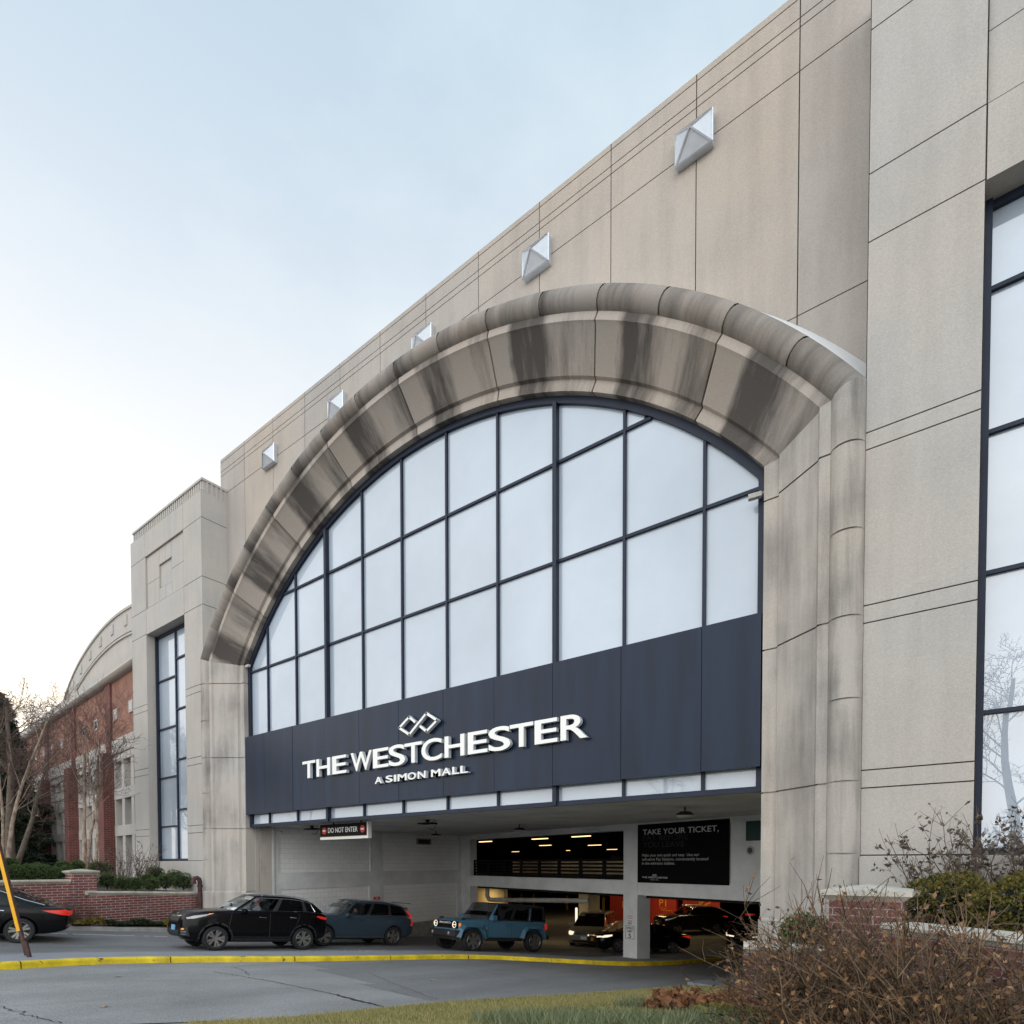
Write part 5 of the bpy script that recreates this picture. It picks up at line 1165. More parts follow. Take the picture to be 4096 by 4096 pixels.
# ---------------------------------------------------------------- boxy blue off-roader
def offroad(label, pm):
    global WZ
    t = empty('car', (0, 0, 0), label, 'car', 'cars leaving the garage'); r, fx, rx, tw = .415, 1.50, -1.45, .80; WZ = r
    tab = [(2.12,.62,1.04,.72,.0,.97),(2.10,.55,1.10,.80,.01,.97),(2.03,.52,1.135,.82,.015,.97),(1.7,.48,1.165,.835,.03,.97),(1.2,.46,1.19,.845,.03,.97),(.85,.44,1.20,.86,.02,.97),(.3,.42,1.20,.865,.01,.97),(-.5,.42,1.20,.865,.01,.97),(-1.3,.44,1.20,.865,.01,.97),(-1.9,.48,1.20,.86,.01,.97),(-2.06,.50,1.19,.85,.01,.97),(-2.10,.56,1.17,.83,.0,.97)]
    me = car_body(tab, (fx, rx), r+.085, .90); bo = mesh_obj('body', me, [pm], t, 30); bv = bvh(bo)
    top = mat('black_hard_top', (.012, .012, .013), .55)
    g = dict(bf=.86, br=-2.07, rf=.42, rr=-2.00, zb=1.18, rise=.0, zr=1.80, ra=.02, drop=.0, yb=.835, yr=.735, tapf=.03, tapr=.02, bow=.06, bowr=.02,
             cols=[(0,.06,'p'),(.06,.36,'winr'),(.36,.415,'dark'),(.415,.66,'winr'),(.66,.73,'dark'),(.73,.94,'winr'),(.94,1,'dark')])
    sp_ = greenhouse(t, g, top, M['cglass'], M['tint'], roofm=top)
    for sy in (1, -1):      # painted front pillar and light band behind the rear door
        mb = MB(); mb.tube([sp_(.028, v, sy, .008) for v in (0, .3, .6, .92)]+[sp_(.03, .96, sy*.9, .0)], [.06, .05, .045, .04, .04], 5); mb.build('front_pillar', pm, t, smooth=40)
        mb = MB(); mb.tube([sp_(.695, v, sy, .01) for v in (.05, .4, .8)], .016, 4); mb.build('pillar_trim', pm, t)
    add_wheels(t, fx, rx, tw+.02, r, .27, 6, 'block')
    for sy in (1, -1):
        for cx in (fx, rx):  # squared flares
            o_ = [(-.72, .50), (-.60, .86), (-.44, 1.0), (.44, 1.0), (.60, .86), (.72, .52)]; i_ = [(-.57, .50), (-.49, .80), (-.36, .905), (.36, .905), (.49, .80), (.57, .52)]
            mb = MB()
            for (a, b), (c, d), (e, f_), (h, i2) in zip(o_, o_[1:], i_, i_[1:]):
                y0, y1 = sy*.845, sy*.955; P = [(cx+a, y0, b+.03), (cx+c, y0, d+.03), (cx+h, y1, i2), (cx+e, y1, f_)]; Q = [(cx+e, y1, f_), (cx+h, y1, i2), (cx+h, sy*.80, i2-.02), (cx+e, sy*.80, f_-.02)]
                mb.poly(P); mb.poly(Q)
            mb.build('wheel_flare', pm, t, smooth=50, fixn=True)
        mb = MB(); mb.box(fx-.62, rx+.62, sy*.80, sy*.90, .42, .49); mb.build('side_step', M['trim'], t)
        patch(bv, 'sill', [(fx-.55, .48), (fx-.55, .54), (rx+.55, .54), (rx+.55, .48)], 'y', M['trim'], t, .008, .1, sy)
        # round headlamp: dark bezel, lit ring and bar
        mb = MB(); mb.lathe([(.135, .0), (.14, .035), (.12, .04), (.10, .025), (.001, .02)], 28, o=(2.115, sy*.60, .965), ax='x'); hl = mb.build('headlight', M['rimd'], t, smooth=40)
        mb = MB(); mb.lathe([(.092, .030), (.102, .046), (.114, .046), (.118, .036)], 28, o=(2.115, sy*.60, .965), ax='x'); mb.box(2.15, 2.16, sy*.60-.10, sy*.60+.10, .955, .977); mb.build('lamp_ring', M['lamp_on'], hl)
        mb = MB(); mb.box(2.03, 2.10, sy*.812, sy*.845, .91, 1.03); mb.build('indicator', M['amber'], t)
        mb = MB(); mb.box(-2.125, -2.03, sy*.70, sy*.872, .88, 1.12); mb.build('tail_lamp', M['tail'], t)
        mb = MB(); mb.obox((1.75, sy*.70, 1.165), (.18, 0, -.01), (0, sy*.03, 0), (.0, 0, .05)); mb.build('bonnet_loop', M['trim'], t)
        mb = MB(); mb.lathe([(.05, 0), (.06, .03), (.03, .04), (.001, .04)], 14, o=(2.30, sy*.52, .66), ax='x'); mb.build('fog_lamp', M['lens'], t)
        mb = MB(); mb.obox((.58, sy*.86, 1.17), (.18, 0, 0), (0, sy*.20, 0), (0, 0, .19)); mb.build('wing_mirror', pm, t)
        patch(bv, 'badge', [(.92, .93), (.98, .87), (.92, .81), (.86, .87)], 'y', M['alu'], t, .006, .06, sy)
    mb = MB(); mb.box(2.10, 2.128, -.78, .78, .83, 1.09); gr = mb.build('grille', M['black'], t)
    mb = MB()
    for y in np.linspace(-.42, .42, 15): mb.box(2.1285, 2.132, y-.008, y+.008, .85, .93)
    mb.box(2.1285, 2.140, -.50, .50, .958, .972); mb.build('grille_bar', M['rimd'], gr)
    mb = MB(); text(mb, 'BRONCO', lambda u, z, o: (2.1405+o, u, z), -.36, .36, .99, .065, .006, 0, None, .02); mb.build('grille_lettering', M['white'], gr)
    mb = MB(); mb.prism([(2.05, -.90, .56), (2.26, -.84, .56), (2.33, -.55, .56), (2.33, .55, .56), (2.26, .84, .56), (2.05, .90, .56)], (0, 0, .22)); mb.build('front_bumper', M['trim'], t)
    mb = MB(); mb.prism([(2.0, -.7, .42), (2.24, -.6, .44), (2.24, .6, .44), (2.0, .7, .42)], (0, 0, .118)); mb.build('skid_plate', M['rimd'], t)
    mb = MB(); mb.box(-2.26, -2.06, -.86, .86, .50, .68); mb.build('rear_bumper', M['trim'], t)
    mb = MB(); mb.tube([(.80, .70, 1.2), (.80, .70, 1.25)], .035, 8); mb.tube([(.80, .70, 1.25), (.72, .70, 2.0)], .006, 4); mb.build('antenna', M['trim'], t)
    seams(t, bv, [('door_seam', [(.80, .55), (.80, 1.19)]), ('door_seam', [(-.30, .55), (-.30, 1.19)]), ('door_seam', [(-1.20, 1.0), (-1.20, 1.19)]), ('door_seam', [(.80, .55), (-.80, .55)])])
    handles(t, .865, [(-.12, 1.03), (-1.02, 1.03)], pm, bv=bv); seats(t, (-.2, -1.0), (.36, -.36), 1.08, 1.5)
    return t
blue2 = paint('teal_blue_paint', (.075, .185, .27), .05, .35)
ofr = offroad('boxy teal blue off-roader with black roof and round lit headlamps', blue2)
MO = place(ofr, (-15.38, 19.15), -103.5, 1.09)
person(MO@Matrix.Translation((-.05, .36, .86)), None, 'driver with fair hair at the wheel of the boxy teal off-roader', M['cloth_d'], hair=mat('fair_hair', (.25, .16, .08), .8))

# ---------------------------------------------------------------- saloons
def saloon(label, pm, group, fastback=.0, hl=None):
    global WZ
    t = empty('car', (0, 0, 0), label, 'car', group); r, fx, rx, tw = .335, 1.42, -1.39, .79; WZ = r
    tab = [(2.40,.42,.62,.55,.0,.9),(2.36,.30,.72,.72,.02,.93),(2.2,.22,.80,.83,.03,.94),(1.9,.20,.86,.895,.04,.95),(1.4,.19,.91,.92,.045,.96),(1.0,.19,.945,.925,.04,.96),(.6,.19,.955,.928,.03,.96),(-.4,.19,.97,.928,.03,.96),(-1.2,.20,.985,.925,.03,.96),(-1.7,.22,.99,.91,.03,.95),(-2.1,.27,.985,.87,.03,.94),(-2.35,.35,.96,.80,.02,.93),(-2.43,.46,.88,.72,.01,.92)]
    me = car_body(tab, (fx, rx), r+.055, .93); bo = mesh_obj('body', me, [pm], t, 32); bv = bvh(bo)
    g = dict(bf=.92, br=-2.0, rf=-.02, rr=-1.05, zb=.925, rise=.05, zr=1.40, ra=.04, drop=.03, yb=.845, yr=.56, tapf=.06, tapr=.15, bow=.20, bowr=.15,
             cols=[(0,.055,'p'),(.055,.43,'win'),(.43,.47,'dark'),(.47,.80,'winr'),(.80,1,'p')])
    sp_ = greenhouse(t, g, pm, M['cglass'], M['tint'])
    add_wheels(t, fx, rx, tw, r, .23, 10, 'twin')
    for sy in (1, -1):
        patch(bv, 'headlight', [(1.80, .82), (2.15, .775), (2.28, .72), (2.27, .655), (2.05, .68), (1.82, .75)], 'y', hl or M['lens'], t, .008, .05, sy)
        patch(bv, 'headlight', [(sy*.42, .70), (sy*.72, .735), (sy*.78, .67), (sy*.46, .64)], 'x', hl or M['lens'], t, .012, .05)
        patch(bv, 'tail_lamp', [(-1.82, .90), (-2.30, .945), (-2.42, .90), (-2.41, .79), (-2.25, .80), (-1.95, .865)], 'y', M['tail'], t, .008, .05, sy)
        patch(bv, 'tail_lamp', [(sy*.30, .90), (sy*.74, .92), (sy*.76, .78), (sy*.34, .80)], 'x', M['tail'], t, .008, .05, -1)
        patch(bv, 'reflector', [(sy*.52, .48), (sy*.76, .49), (sy*.76, .54), (sy*.52, .53)], 'x', M['taild'], t, .010, .06, -1)
        patch(bv, 'sill', [(fx-.42, .215), (fx-.42, .27), (rx+.42, .27), (rx+.42, .215)], 'y', M['trim'], t, .010, .1, sy)
        mb = MB(); mb.tube([sp_(u, .885, sy, .008) for u in np.linspace(.04, .80, 12)]+[sp_(u, .885-.8*(u-.8)/.2*.9, sy, .008) for u in (.85, .92, 1.0)], .012, 4); mb.build('window_trim', M['chrome'], t, smooth=60)
    patch(bv, 'grille', [(-.42, .68), (.42, .68), (.38, .55), (-.38, .55)], 'x', M['trim'], t, .010, .06); patch(bv, 'lower_intake', [(-.55, .44), (.55, .44), (.5, .33), (-.5, .33)], 'x', M['trim'], t, .010, .08)
    patch(bv, 'grille_surround', [(-.43, .70), (.43, .70), (.43, .685), (-.43, .685)], 'x', M['chrome'], t, .014, .06)
    mb = MB(); mb.box(2.385, 2.41, -.15, .15, .455, .60); mb.build('number_plate', mat('amber_plate', (.75, .38, .03), .4), t)
    patch(bv, 'boot_lip', [(-2.30, -.62), (-2.30, .62), (-2.40, .58), (-2.40, -.58)], 'z', M['trim'], t, .02, .08)
    seams(t, bv, [('door_seam', [(.98, .35), (1.03, .65), (.95, .92)]), ('door_seam', [(-.14, .34), (-.12, .96)]), ('door_seam', [(-1.0, .70), (-1.14, .9), (-1.14, .96)])])
    handles(t, .92, [(.05, .82), (-.95, .845)], M['chrome'], bv=bv); mirrors(t, .64, .86, .965, pm, .9); seats(t, (-.2, -.95), (.36, -.36), .85, 1.2)
    return t
def minivan(label, pm, group):
    global WZ
    t = empty('car', (0, 0, 0), label, 'car', group); r, fx, rx, tw = .33, 1.55, -1.45, .82; WZ = r
    tab = [(2.54,.44,.66,.60,.0,.9),(2.49,.32,.78,.78,.02,.93),(2.32,.24,.88,.88,.03,.94),(2.0,.21,.96,.95,.05,.95),(1.6,.20,1.02,.97,.06,.96),(1.25,.20,1.05,.975,.05,.96),(.8,.20,1.05,.98,.03,.96),(-.4,.20,1.055,.98,.03,.96),(-1.4,.21,1.06,.975,.03,.96),(-2.0,.24,1.06,.96,.03,.95),(-2.4,.32,1.04,.91,.02,.93),(-2.54,.45,.98,.82,.02,.92)]
    me = car_body(tab, (fx, rx), r+.055, .98); bo = mesh_obj('body', me, [pm], t, 32); bv = bvh(bo)
    g = dict(bf=1.42, br=-2.46, rf=.45, rr=-2.18, zb=1.02, rise=.03, zr=1.70, ra=.04, drop=.06, yb=.885, yr=.66, tapf=.06, tapr=.08, bow=.24, bowr=.10,
             cols=[(0,.05,'p'),(.05,.35,'win'),(.35,.39,'dark'),(.39,.62,'winr'),(.62,.66,'dark'),(.66,.92,'winr'),(.92,1,'p')])
    sp_ = greenhouse(t, g, pm, M['cglass'], M['tint']); add_wheels(t, fx, rx, tw, r, .22, 7, 'block')
    for sy in (1, -1):
        patch(bv, 'headlight', [(sy*.52, .86), (sy*.80, .90), (sy*.86, .80), (sy*.74, .70), (sy*.56, .72)], 'x', M['lamp_on'], t, .010, .05)
        patch(bv, 'headlight', [(2.0, .90), (2.38, .82), (2.40, .72), (2.2, .72), (2.02, .80)], 'y', M['lens'], t, .008, .05, sy); patch(bv, 'indicator', [(1.9, .93), (2.05, .91), (2.05, .82), (1.93, .86)], 'y', M['amber'], t, .012, .05, sy)
        patch(bv, 'tail_lamp', [(-2.30, 1.05), (-2.52, 1.02), (-2.53, .75), (-2.38, .78)], 'y', M['tail'], t, .008, .06, sy)
        patch(bv, 'side_moulding', [(1.05, .52), (1.05, .56), (-1.0, .56), (-1.0, .52)], 'y', pm, t, .02, .1, sy)
    patch(bv, 'grille', [(-.44, .83), (.44, .83), (.40, .68), (-.40, .68)], 'x', M['trim'], t, .010, .06)
    for z in (.69, .735, .78, .825): patch(bv, 'grille_bar', [(-.43, z), (.43, z), (.43, z+.016), (-.43, z+.016)], 'x', M['alu'], t, .016, .06)
    patch(bv, 'lower_intake', [(-.62, .46), (.62, .46), (.56, .36), (-.56, .36)], 'x', M['trim'], t, .010, .08)
    mb = MB(); mb.box(2.525, 2.55, -.15, .15, .50, .65); mb.build('number_plate', M['white'], t)
    seams(t, bv, [('door_seam', [(1.2, .35), (1.2, 1.0)]), ('door_seam', [(.0, .34), (.0, 1.04)]), ('door_seam', [(-1.0, .75), (-1.15, 1.04)])])
    handles(t, .98, [(.15, .93), (-.15, .93)], pm, bv=bv); mirrors(t, 1.05, .92, 1.10, pm); seats(t, (.2, -.75), (.4, -.4), .95, 1.4)
    return t
sed = saloon('black saloon with lit red tail lamps driving off at the left edge', black, 'cars leaving the garage')
place(sed, (-22.19, 3.88), -112, 1.05)
IN = 'cars inside the parking garage'
mv = minivan('beige minivan with both headlamps lit inside the garage', paint('beige_metal_paint', (.30, .27, .21), .45, .32), IN)
place(mv, (-16.03, 29.4), -74, 1.03)
s2 = saloon('black saloon with lit headlamps and amber plate half hidden by the white column', black, IN, hl=M['lamp_on'])
place(s2, (-12.3, 26.98), -127, 1.03)
c3_ = crossover('car', 'dark grey crossover with a chrome window line behind the black saloon in the garage', paint('dark_grey_paint', (.02, .02, .022), .2, .25)); c3_['group'] = IN
place(c3_, (-13.4, 37.4), -130, 1.03)
s4 = saloon('black saloon facing out with bright headlamps and amber plate near the right pier', black, IN, hl=M['lamp_on'])
place(s4, (-8.9, 33.9), -80, 1.03)
c5 = crossover('car', 'silver grey crossover with roof rails deep in the garage before the red wall', paint('silver_grey_paint', (.28, .28, .27), .4, .3)); c5['group'] = IN
place(c5, (-16.0, 43.5), -140, 1.03)
s6 = saloon('dark saloon at the far right end of the garage row', paint('dark_brown_paint', (.03, .018, .012), .3, .25), IN)
place(s6, (-9.3, 44.5), 20, 1.03)
lobby('lobby_wall', -1.17, 1.44, 17.0, 'red painted wall with a large P1 graphic at the back of the garage', b_a)
lobby('lobby_wall', 2.01, 5.0, 17.0, 'red painted wall with an escalator graphic at the back of the garage', b_b)
lobby('lobby_wall', -5.07, -2.6, 17.0, 'red painted wall partly hidden left of the white column', b_c)
# lit tube bollards and yellow ones
def bollard(p, m, label, grp, r=.10, h=1.15):
    t = empty('bollard', p, label, 'bollard', grp)
    mb = MB(); mb.lathe([(r, 0), (r, h), (r*.6, h+.04), (.001, h+.05)], 16); mb.build('post', m, t, smooth=40)
    mb = MB(); mb.lathe([(r+.05, 0), (r+.05, .03), (r+.001, .04)], 16); mb.build('base', M['kerb'], t)
for x, y in ((-21.9, 37.4), (-23.2, 46.7), (-17.94, 42.37), (-17.6, 47.5)): bollard((x, y, gz(x, y)), M['tubel'], 'slim glowing white tube bollard inside the garage', 'glowing bollards in the garage', .085, 1.1)
for x, y in ((-35.3, 47.2), (-33.5, 46.6), (-32.1, 46.7), (-28.1, 46.3), (-23.94, 45.5)): bollard((x, y, gz(x, y)), mat('bollard_yellow', (.7, .36, .04), .5), 'yellow bollard in the dark of the garage', 'yellow bollards in the garage', .12, 1.35)
# ================================================================== garden walls at the left
cx = -24.0
w1 = wempty('brick_wall', (-24.1, 9.5, -2.4), 'low red brick wall with stone coping running to the stone jamb left of the entrance', 'wall')
mb = MB(); mb.poly([(-24,7.63,-2.6),(-24,11.42,-2.9),(-24,11.42,-1.26),(-24,7.63,-1.08)][::-1]); mb.poly([(-24,7.63,-2.6),(-24,7.63,-1.08),(-24.36,7.63,-1.08),(-24.36,7.63,-2.6)][::-1])
mb.poly([(-24.36,7.63,-2.6),(-24.36,11.42,-2.9),(-24.36,11.42,-1.26),(-24.36,7.63,-1.08)]); mb.build('brickwork', M['brick'], w1, fixn=True)
def coping(mb, a, b, wd, th, over=.06, side=1):
    """profiled stone coping from a to b, centred on a line"""
    a, b = Vector(a), Vector(b); d = (b-a); d2 = Vector((d.x, d.y, 0)).normalized(); n = Vector((d2.y, -d2.x, 0)); h = wd/2
    prof = [(-h, 0), (-h-over*.5, th*.35), (-h-over, th*.5), (-h-over, th*.8), (-h-over*.4, th), (h+over*.4, th), (h+over, th*.8), (h+over, th*.5), (h+over*.5, th*.35), (h, 0)]
    L_ = d.length; k = max(1, round(L_/1.2))
    for i in range(k):
        p, q = a+d*(i/k), a+d*((i+1)/k-.008/L_)
        A = [p+n*u+Vector((0, 0, z)) for u, z in prof]; B = [q+n*u+Vector((0, 0, z)) for u, z in prof]; m = len(prof)
        mb.add(A+B, [(j, (j+1) % m, (j+1) % m+m, j+m) for j in range(m)]+[tuple(range(m-1, -1, -1)), tuple(range(m, 2*m))])
mb = MB(); coping(mb, (-24.18,7.57,-1.08), (-24.18,11.40,-1.26), .36, .135); mb.build('coping', M['cope'], w1, fixn=True)
p1 = wempty('brick_pier', (-24.65, 7.6, -2.5), 'square red brick pier with a stone cap between the two left garden walls', 'pier')
mb = MB(); mb.box(-25.0, -24.3, 7.22, 7.94, -2.7, -.36); mb.build('brickwork', M['brick'], p1)
def cap(mb, x0, x1, y0, y1, z, h=.12, o=.08, pk=.07):
    R0 = lambda e, zz: [(x0-e, y0-e, zz), (x1+e, y0-e, zz), (x1+e, y1+e, zz), (x0-e, y1+e, zz)]
    rs = [R0(.0, z), R0(o*.5, z+h*.3), R0(o, z+h*.55), R0(o, z+h)]
    vs = [p for r in rs for p in r]+[((x0+x1)/2, (y0+y1)/2, z+h+pk)]
    fs = [(i*4+k, i*4+(k+1) % 4, (i+1)*4+(k+1) % 4, (i+1)*4+k) for i in range(3) for k in range(4)]+[(12+k, 12+(k+1) % 4, 16) for k in range(4)]+[(3, 2, 1, 0)]
    mb.add(vs, fs)
mb = MB(); cap(mb, -25.0, -24.3, 7.22, 7.94, -.36); mb.build('cap', M['cope'], p1, fixn=True)
w2 = wempty('brick_wall', (-24.6, 3.2, -2.1), 'taller red brick garden wall with white bloom left of the capped pier', 'wall')
mb = MB(); mb.box(-24.78, -24.42, -3, 7.219, -2.6, -.62); mb.build('brickwork', M['brick'], w2)
mb = MB(); coping(mb, (-24.6, -3, -.62), (-24.6, 7.21, -.68), .36, .145); mb.build('coping', M['cope'], w2, fixn=True)
# rusty standpipe with a turned-over head
mb = MB(); mb.tube([(-23.72, 11.25, -2.6), (-23.72, 11.25, -.70), (-23.72, 11.22, -.60), (-23.72, 11.14, -.545), (-23.72, 11.05, -.56), (-23.72, 11.0, -.66), (-23.72, 11.0, -.76)], .085, 10)
mb.tube([(-23.72, 11.0, -.70), (-23.72, 11.0, -.78)], .11, 10); mb.tube([(-23.72, 11.25, -.92), (-23.72, 11.25, -.84)], .105, 10)
tag(mb.build('standpipe', M['rust'], smooth=50), 'rusty iron standpipe with a turned-over head beside the left jamb', 'pipe')
# leaning sign post on the island
a, b = Vector((-16.02, 3.9, -1.98)), Vector((-16.36, 3.56, .36)); d = (b-a).normalized(); b2 = a+(b-a)*1.5
ps = wempty('sign_post', a, 'leaning rusty sign post with a bright yellow reflective strip on the island', 'post')
e1 = Vector((R2.x, R2.y, 0)).normalized(); e1 = (e1-d*e1.dot(d)).normalized(); e2 = d.cross(e1)
mb = MB(); mb.obox(a-e1*.03-e2*.02, e1*.06, e2*.012, b2-a); mb.obox(a-e1*.04-e2*.008, e1*.022, e2*.03, b2-a); mb.obox(a+e1*.02-e2*.008, e1*.022, e2*.03, b2-a); mb.build('steel_channel', M['rust'], ps)
mb = MB(); s0 = a+d*.55; mb.obox(s0-e1*.055-e2*.032, e1*.075, e2*.008, d*2.2); mb.build('reflective_strip', mat('yellow_reflector', (.85, .42, .01), .35, coat=.5), ps)
mb = MB(); mb.obox(a+e1*.045-e2*.04+Vector((0, 0, -.05)), e1*.07, e2*.05, d*.36); mb.build('anchor_stub', M['rust'], ps)
mb = MB(); s0 = a+d*2.55; mb.obox(s0-e1*.36-e2*.035, e1*.44, e2*.004, d*.6); mb.build('sign_plate', mat('plate_back', (.42, .46, .44), .4, metal=.4), ps)

# ================================================================== brick building beyond
BP = Vector((-30.4, 12.3, 0)); BD = Vector((-1, .08, 0)).normalized(); BN = Vector((BD.y, -BD.x, 0))     # BN points to the street... fixed below
if BN.y > 0: BN = -BN
def bp_(s, z, o=0): p = BP+BD*s+BN*o; return Vector((p.x, p.y, z))
def bb(mb, s0, s1, o0, o1, z0, z1, mi=None): mb.obox(bp_(s0, z0, o0), BD*(s1-s0), BN*(o1-o0), Vector((0, 0, z1-z0)), mi)
br = wempty('brick_building', bp_(14, -1.0), 'long red brick building with stone window bays and a curved parapet behind the bare trees', 'building')
mb = MB(); bb(mb, 0, 46, -.5, 0, 6.65, 9.85); mb.build('brick_wall', M['brick_b'], br)
mb = MB(); bb(mb, 0, 46, -.5, .06, 5.88, 6.649); mb.build('stone_band', M['tower'], br)
# stone bays between brick piers: grid of mullions and recessed windows
PIT = 7.35; piers = [6.0+PIT*k for k in range(6)]
mb = MB(); bb(mb, 0, 46, -.62, -.42, -1.2, 5.879); mb.build('bay_backing', M['tower'], br)
edges = [0]+piers+[46]
gm = MB(); k_w = 0
frames = []
for s0, s1 in zip([0]+[p+1.0 for p in piers], piers+[46]):
    n = 4; wd = (s1-s0)/n
    for z0, z1 in ((5.48, 5.878), (3.46, 4.02), (1.50, 2.05)): bb(gm, s0, s1, -.42, 0, z0, z1)
    for i in range(n+1):
        c = s0+wd*i; bb(gm, max(s0, c-.22), min(s1, c+.22), -.42, -.02, -1.2, 5.477)
    for i in range(n):
        for z0, z1 in ((4.02, 5.48), (2.05, 3.46), (-.9, 1.50)):
            frames.append((s0+wd*i+.22, s0+wd*(i+1)-.22, z0, z1))
gm.build('stone_grid', M['tower'], br)
blind = mat('window_blind', (.46, .47, .47), .6, noise=.06); wglass = mat('window_pane', (.10, .11, .12), .1, coat=1, coat_r=.02)
for s0, s1, z0, z1 in frames[:66]:
    mb = MB(); e = .05; bb(mb, s0, s1, -.405, -.30, z0, z0+e); bb(mb, s0, s1, -.405, -.30, z1-e, z1); bb(mb, s0, s0+e, -.405, -.30, z0+e, z1-e); bb(mb, s1-e, s1, -.405, -.30, z0+e, z1-e)
    m_ = (s0+s1)/2; bb(mb, m_-.025, m_+.025, -.405, -.31, z0+e, z1-e); zm = (z0+z1)/2; bb(mb, s0+e, s1-e, -.405, -.315, zm-.025, zm+.025)
    fo = mb.build('window', M['tower'], br); mb = MB(); bb(mb, s0+.01, s1-.01, -.41, -.36, z0+.01, z1-.01); mb.build('pane', blind if random.Random(s0*9+z0).random() < .8 else wglass, fo)
for c in piers:
    mb = MB(); bb(mb, c, c+1.0, -.4, .5, -1.2, 5.95); bb(mb, c+.1, c+.95, -.4, .10, 5.951, 9.84); mb.build('brick_pier', M['brick_p'], br)
for s in (2.9, 5.45, 9.04, 11.56, 13.9, 17.0, 19.6, 22.2, 24.8, 27.4, 30.0):
    mb = MB(); bb(mb, s-.30, s+.30, -.1, .045, 7.68, 8.28); o = mb.build('square_window', M['tower'], br); mb = MB(); bb(mb, s-.20, s+.20, .0, .05, 7.78, 8.18); mb.build('pane', wglass, o)
mb = MB()           # cornice: deep rounded roll under a plain fascia
prof = [(.0, 9.74), (.18, 9.76), (.32, 9.83), (.38, 9.94), (.35, 10.04), (.22, 10.07), (.22, 10.5), (-.4, 10.5)]
A = [bp_(0, z, o) for o, z in prof]; B = [bp_(46, z, o) for o, z in prof]; m_ = len(prof)
mb.add(A+B, [(j, j+1, j+1+m_, j+m_) for j in range(m_-1)]); mb.build('cornice', M['tower'], br, smooth=45, fixn=True)
mb = MB(); bb(mb, 0, 46, -22, -.5, 9.0, 10.4); bb(mb, 45.5, 46, -22, -.5, 2.0, 9.0); bb(mb, 0, 46, -22.5, -22, 2.0, 10.4); mb.build('roof', M['conc_d'], br)
# great arched parapet set back on the roof
CP = 6.7
def pa(s, z): p = BP+BD*s-BN*CP; return Vector((p.x, p.y, z))
PS = 31.0
out_ = [(s, 22.1-((s-PS)/13.5)**2*2.0-max(0, abs(s-PS)-11)**2*.014) for s in np.linspace(4, 60, 57)]
mb = MB()
lv = [0, .15, .17, 1.05, 1.07, 1.95]
for (s0, z0), (s1, z1) in zip(out_, out_[1:]):
    mb.poly([pa(s0, 9), pa(s1, 9), pa(s1, max(9.1, z1)), pa(s0, max(9.1, z0))])
    for dz, hgt, pr in ((0, .22, .12), (2.05, .16, .14), (2.30, .16, .14)):
        if z0-dz > 10.5:
            q = [pa(s0, z0-dz-hgt), pa(s1, z1-dz-hgt), pa(s1, z1-dz), pa(s0, z0-dz)]; mb.poly([p+BN*pr for p in q]); mb.poly([q[3]+BN*pr, q[2]+BN*pr, q[2]-BN*.3, q[3]-BN*.3]); mb.poly([q[0], q[1], q[1]+BN*pr, q[0]+BN*pr])
for (s0, z0), (s1, z1) in zip(out_, out_[1:]): mb.poly([pa(s0, max(9.1, z0))-BN*.0, pa(s1, max(9.1, z1)), pa(s1, max(9.1, z1))-BN*1.2, pa(s0, max(9.1, z0))-BN*1.2])
mb.build('curved_parapet', M['tower'], br, fixn=True)
for k in range(9):
    s = 27.2+3.9*k*(1-.02*k); z = float(np.interp(s, [q[0] for q in out_], [q[1] for q in out_]))-1.05
    if z < 11: continue
    mb = MB(); q = pa(s, z); mb.obox(q-BD*.38+Vector((0, 0, -.42))+BN*.002, BD*.76, BN*.08, Vector((0, 0, .84))); o = mb.build('square_ornament', M['tower'], br)
    mb = MB(); ap = q+BN*.16
    c4 = [q+BD*u*.28+Vector((0, 0, v*.32))+BN*.083 for u, v in ((-1, -1), (1, -1), (1, 1), (-1, 1))]
    for i in range(4): mb.poly([c4[i], c4[(i+1) % 4], ap])
    mb.build('pyramid_boss', M['tower'], o, fixn=True)
mb = MB(); bb(mb, 0, 30, -5, -4.6, 10.4, 12.6); mb.build('upper_brick_wall', M['brick_b'], br); mb = MB(); bb(mb, 0, 30, -5.05, -4.5, 12.6, 12.95); mb.build('upper_fascia', M['flash'], br)
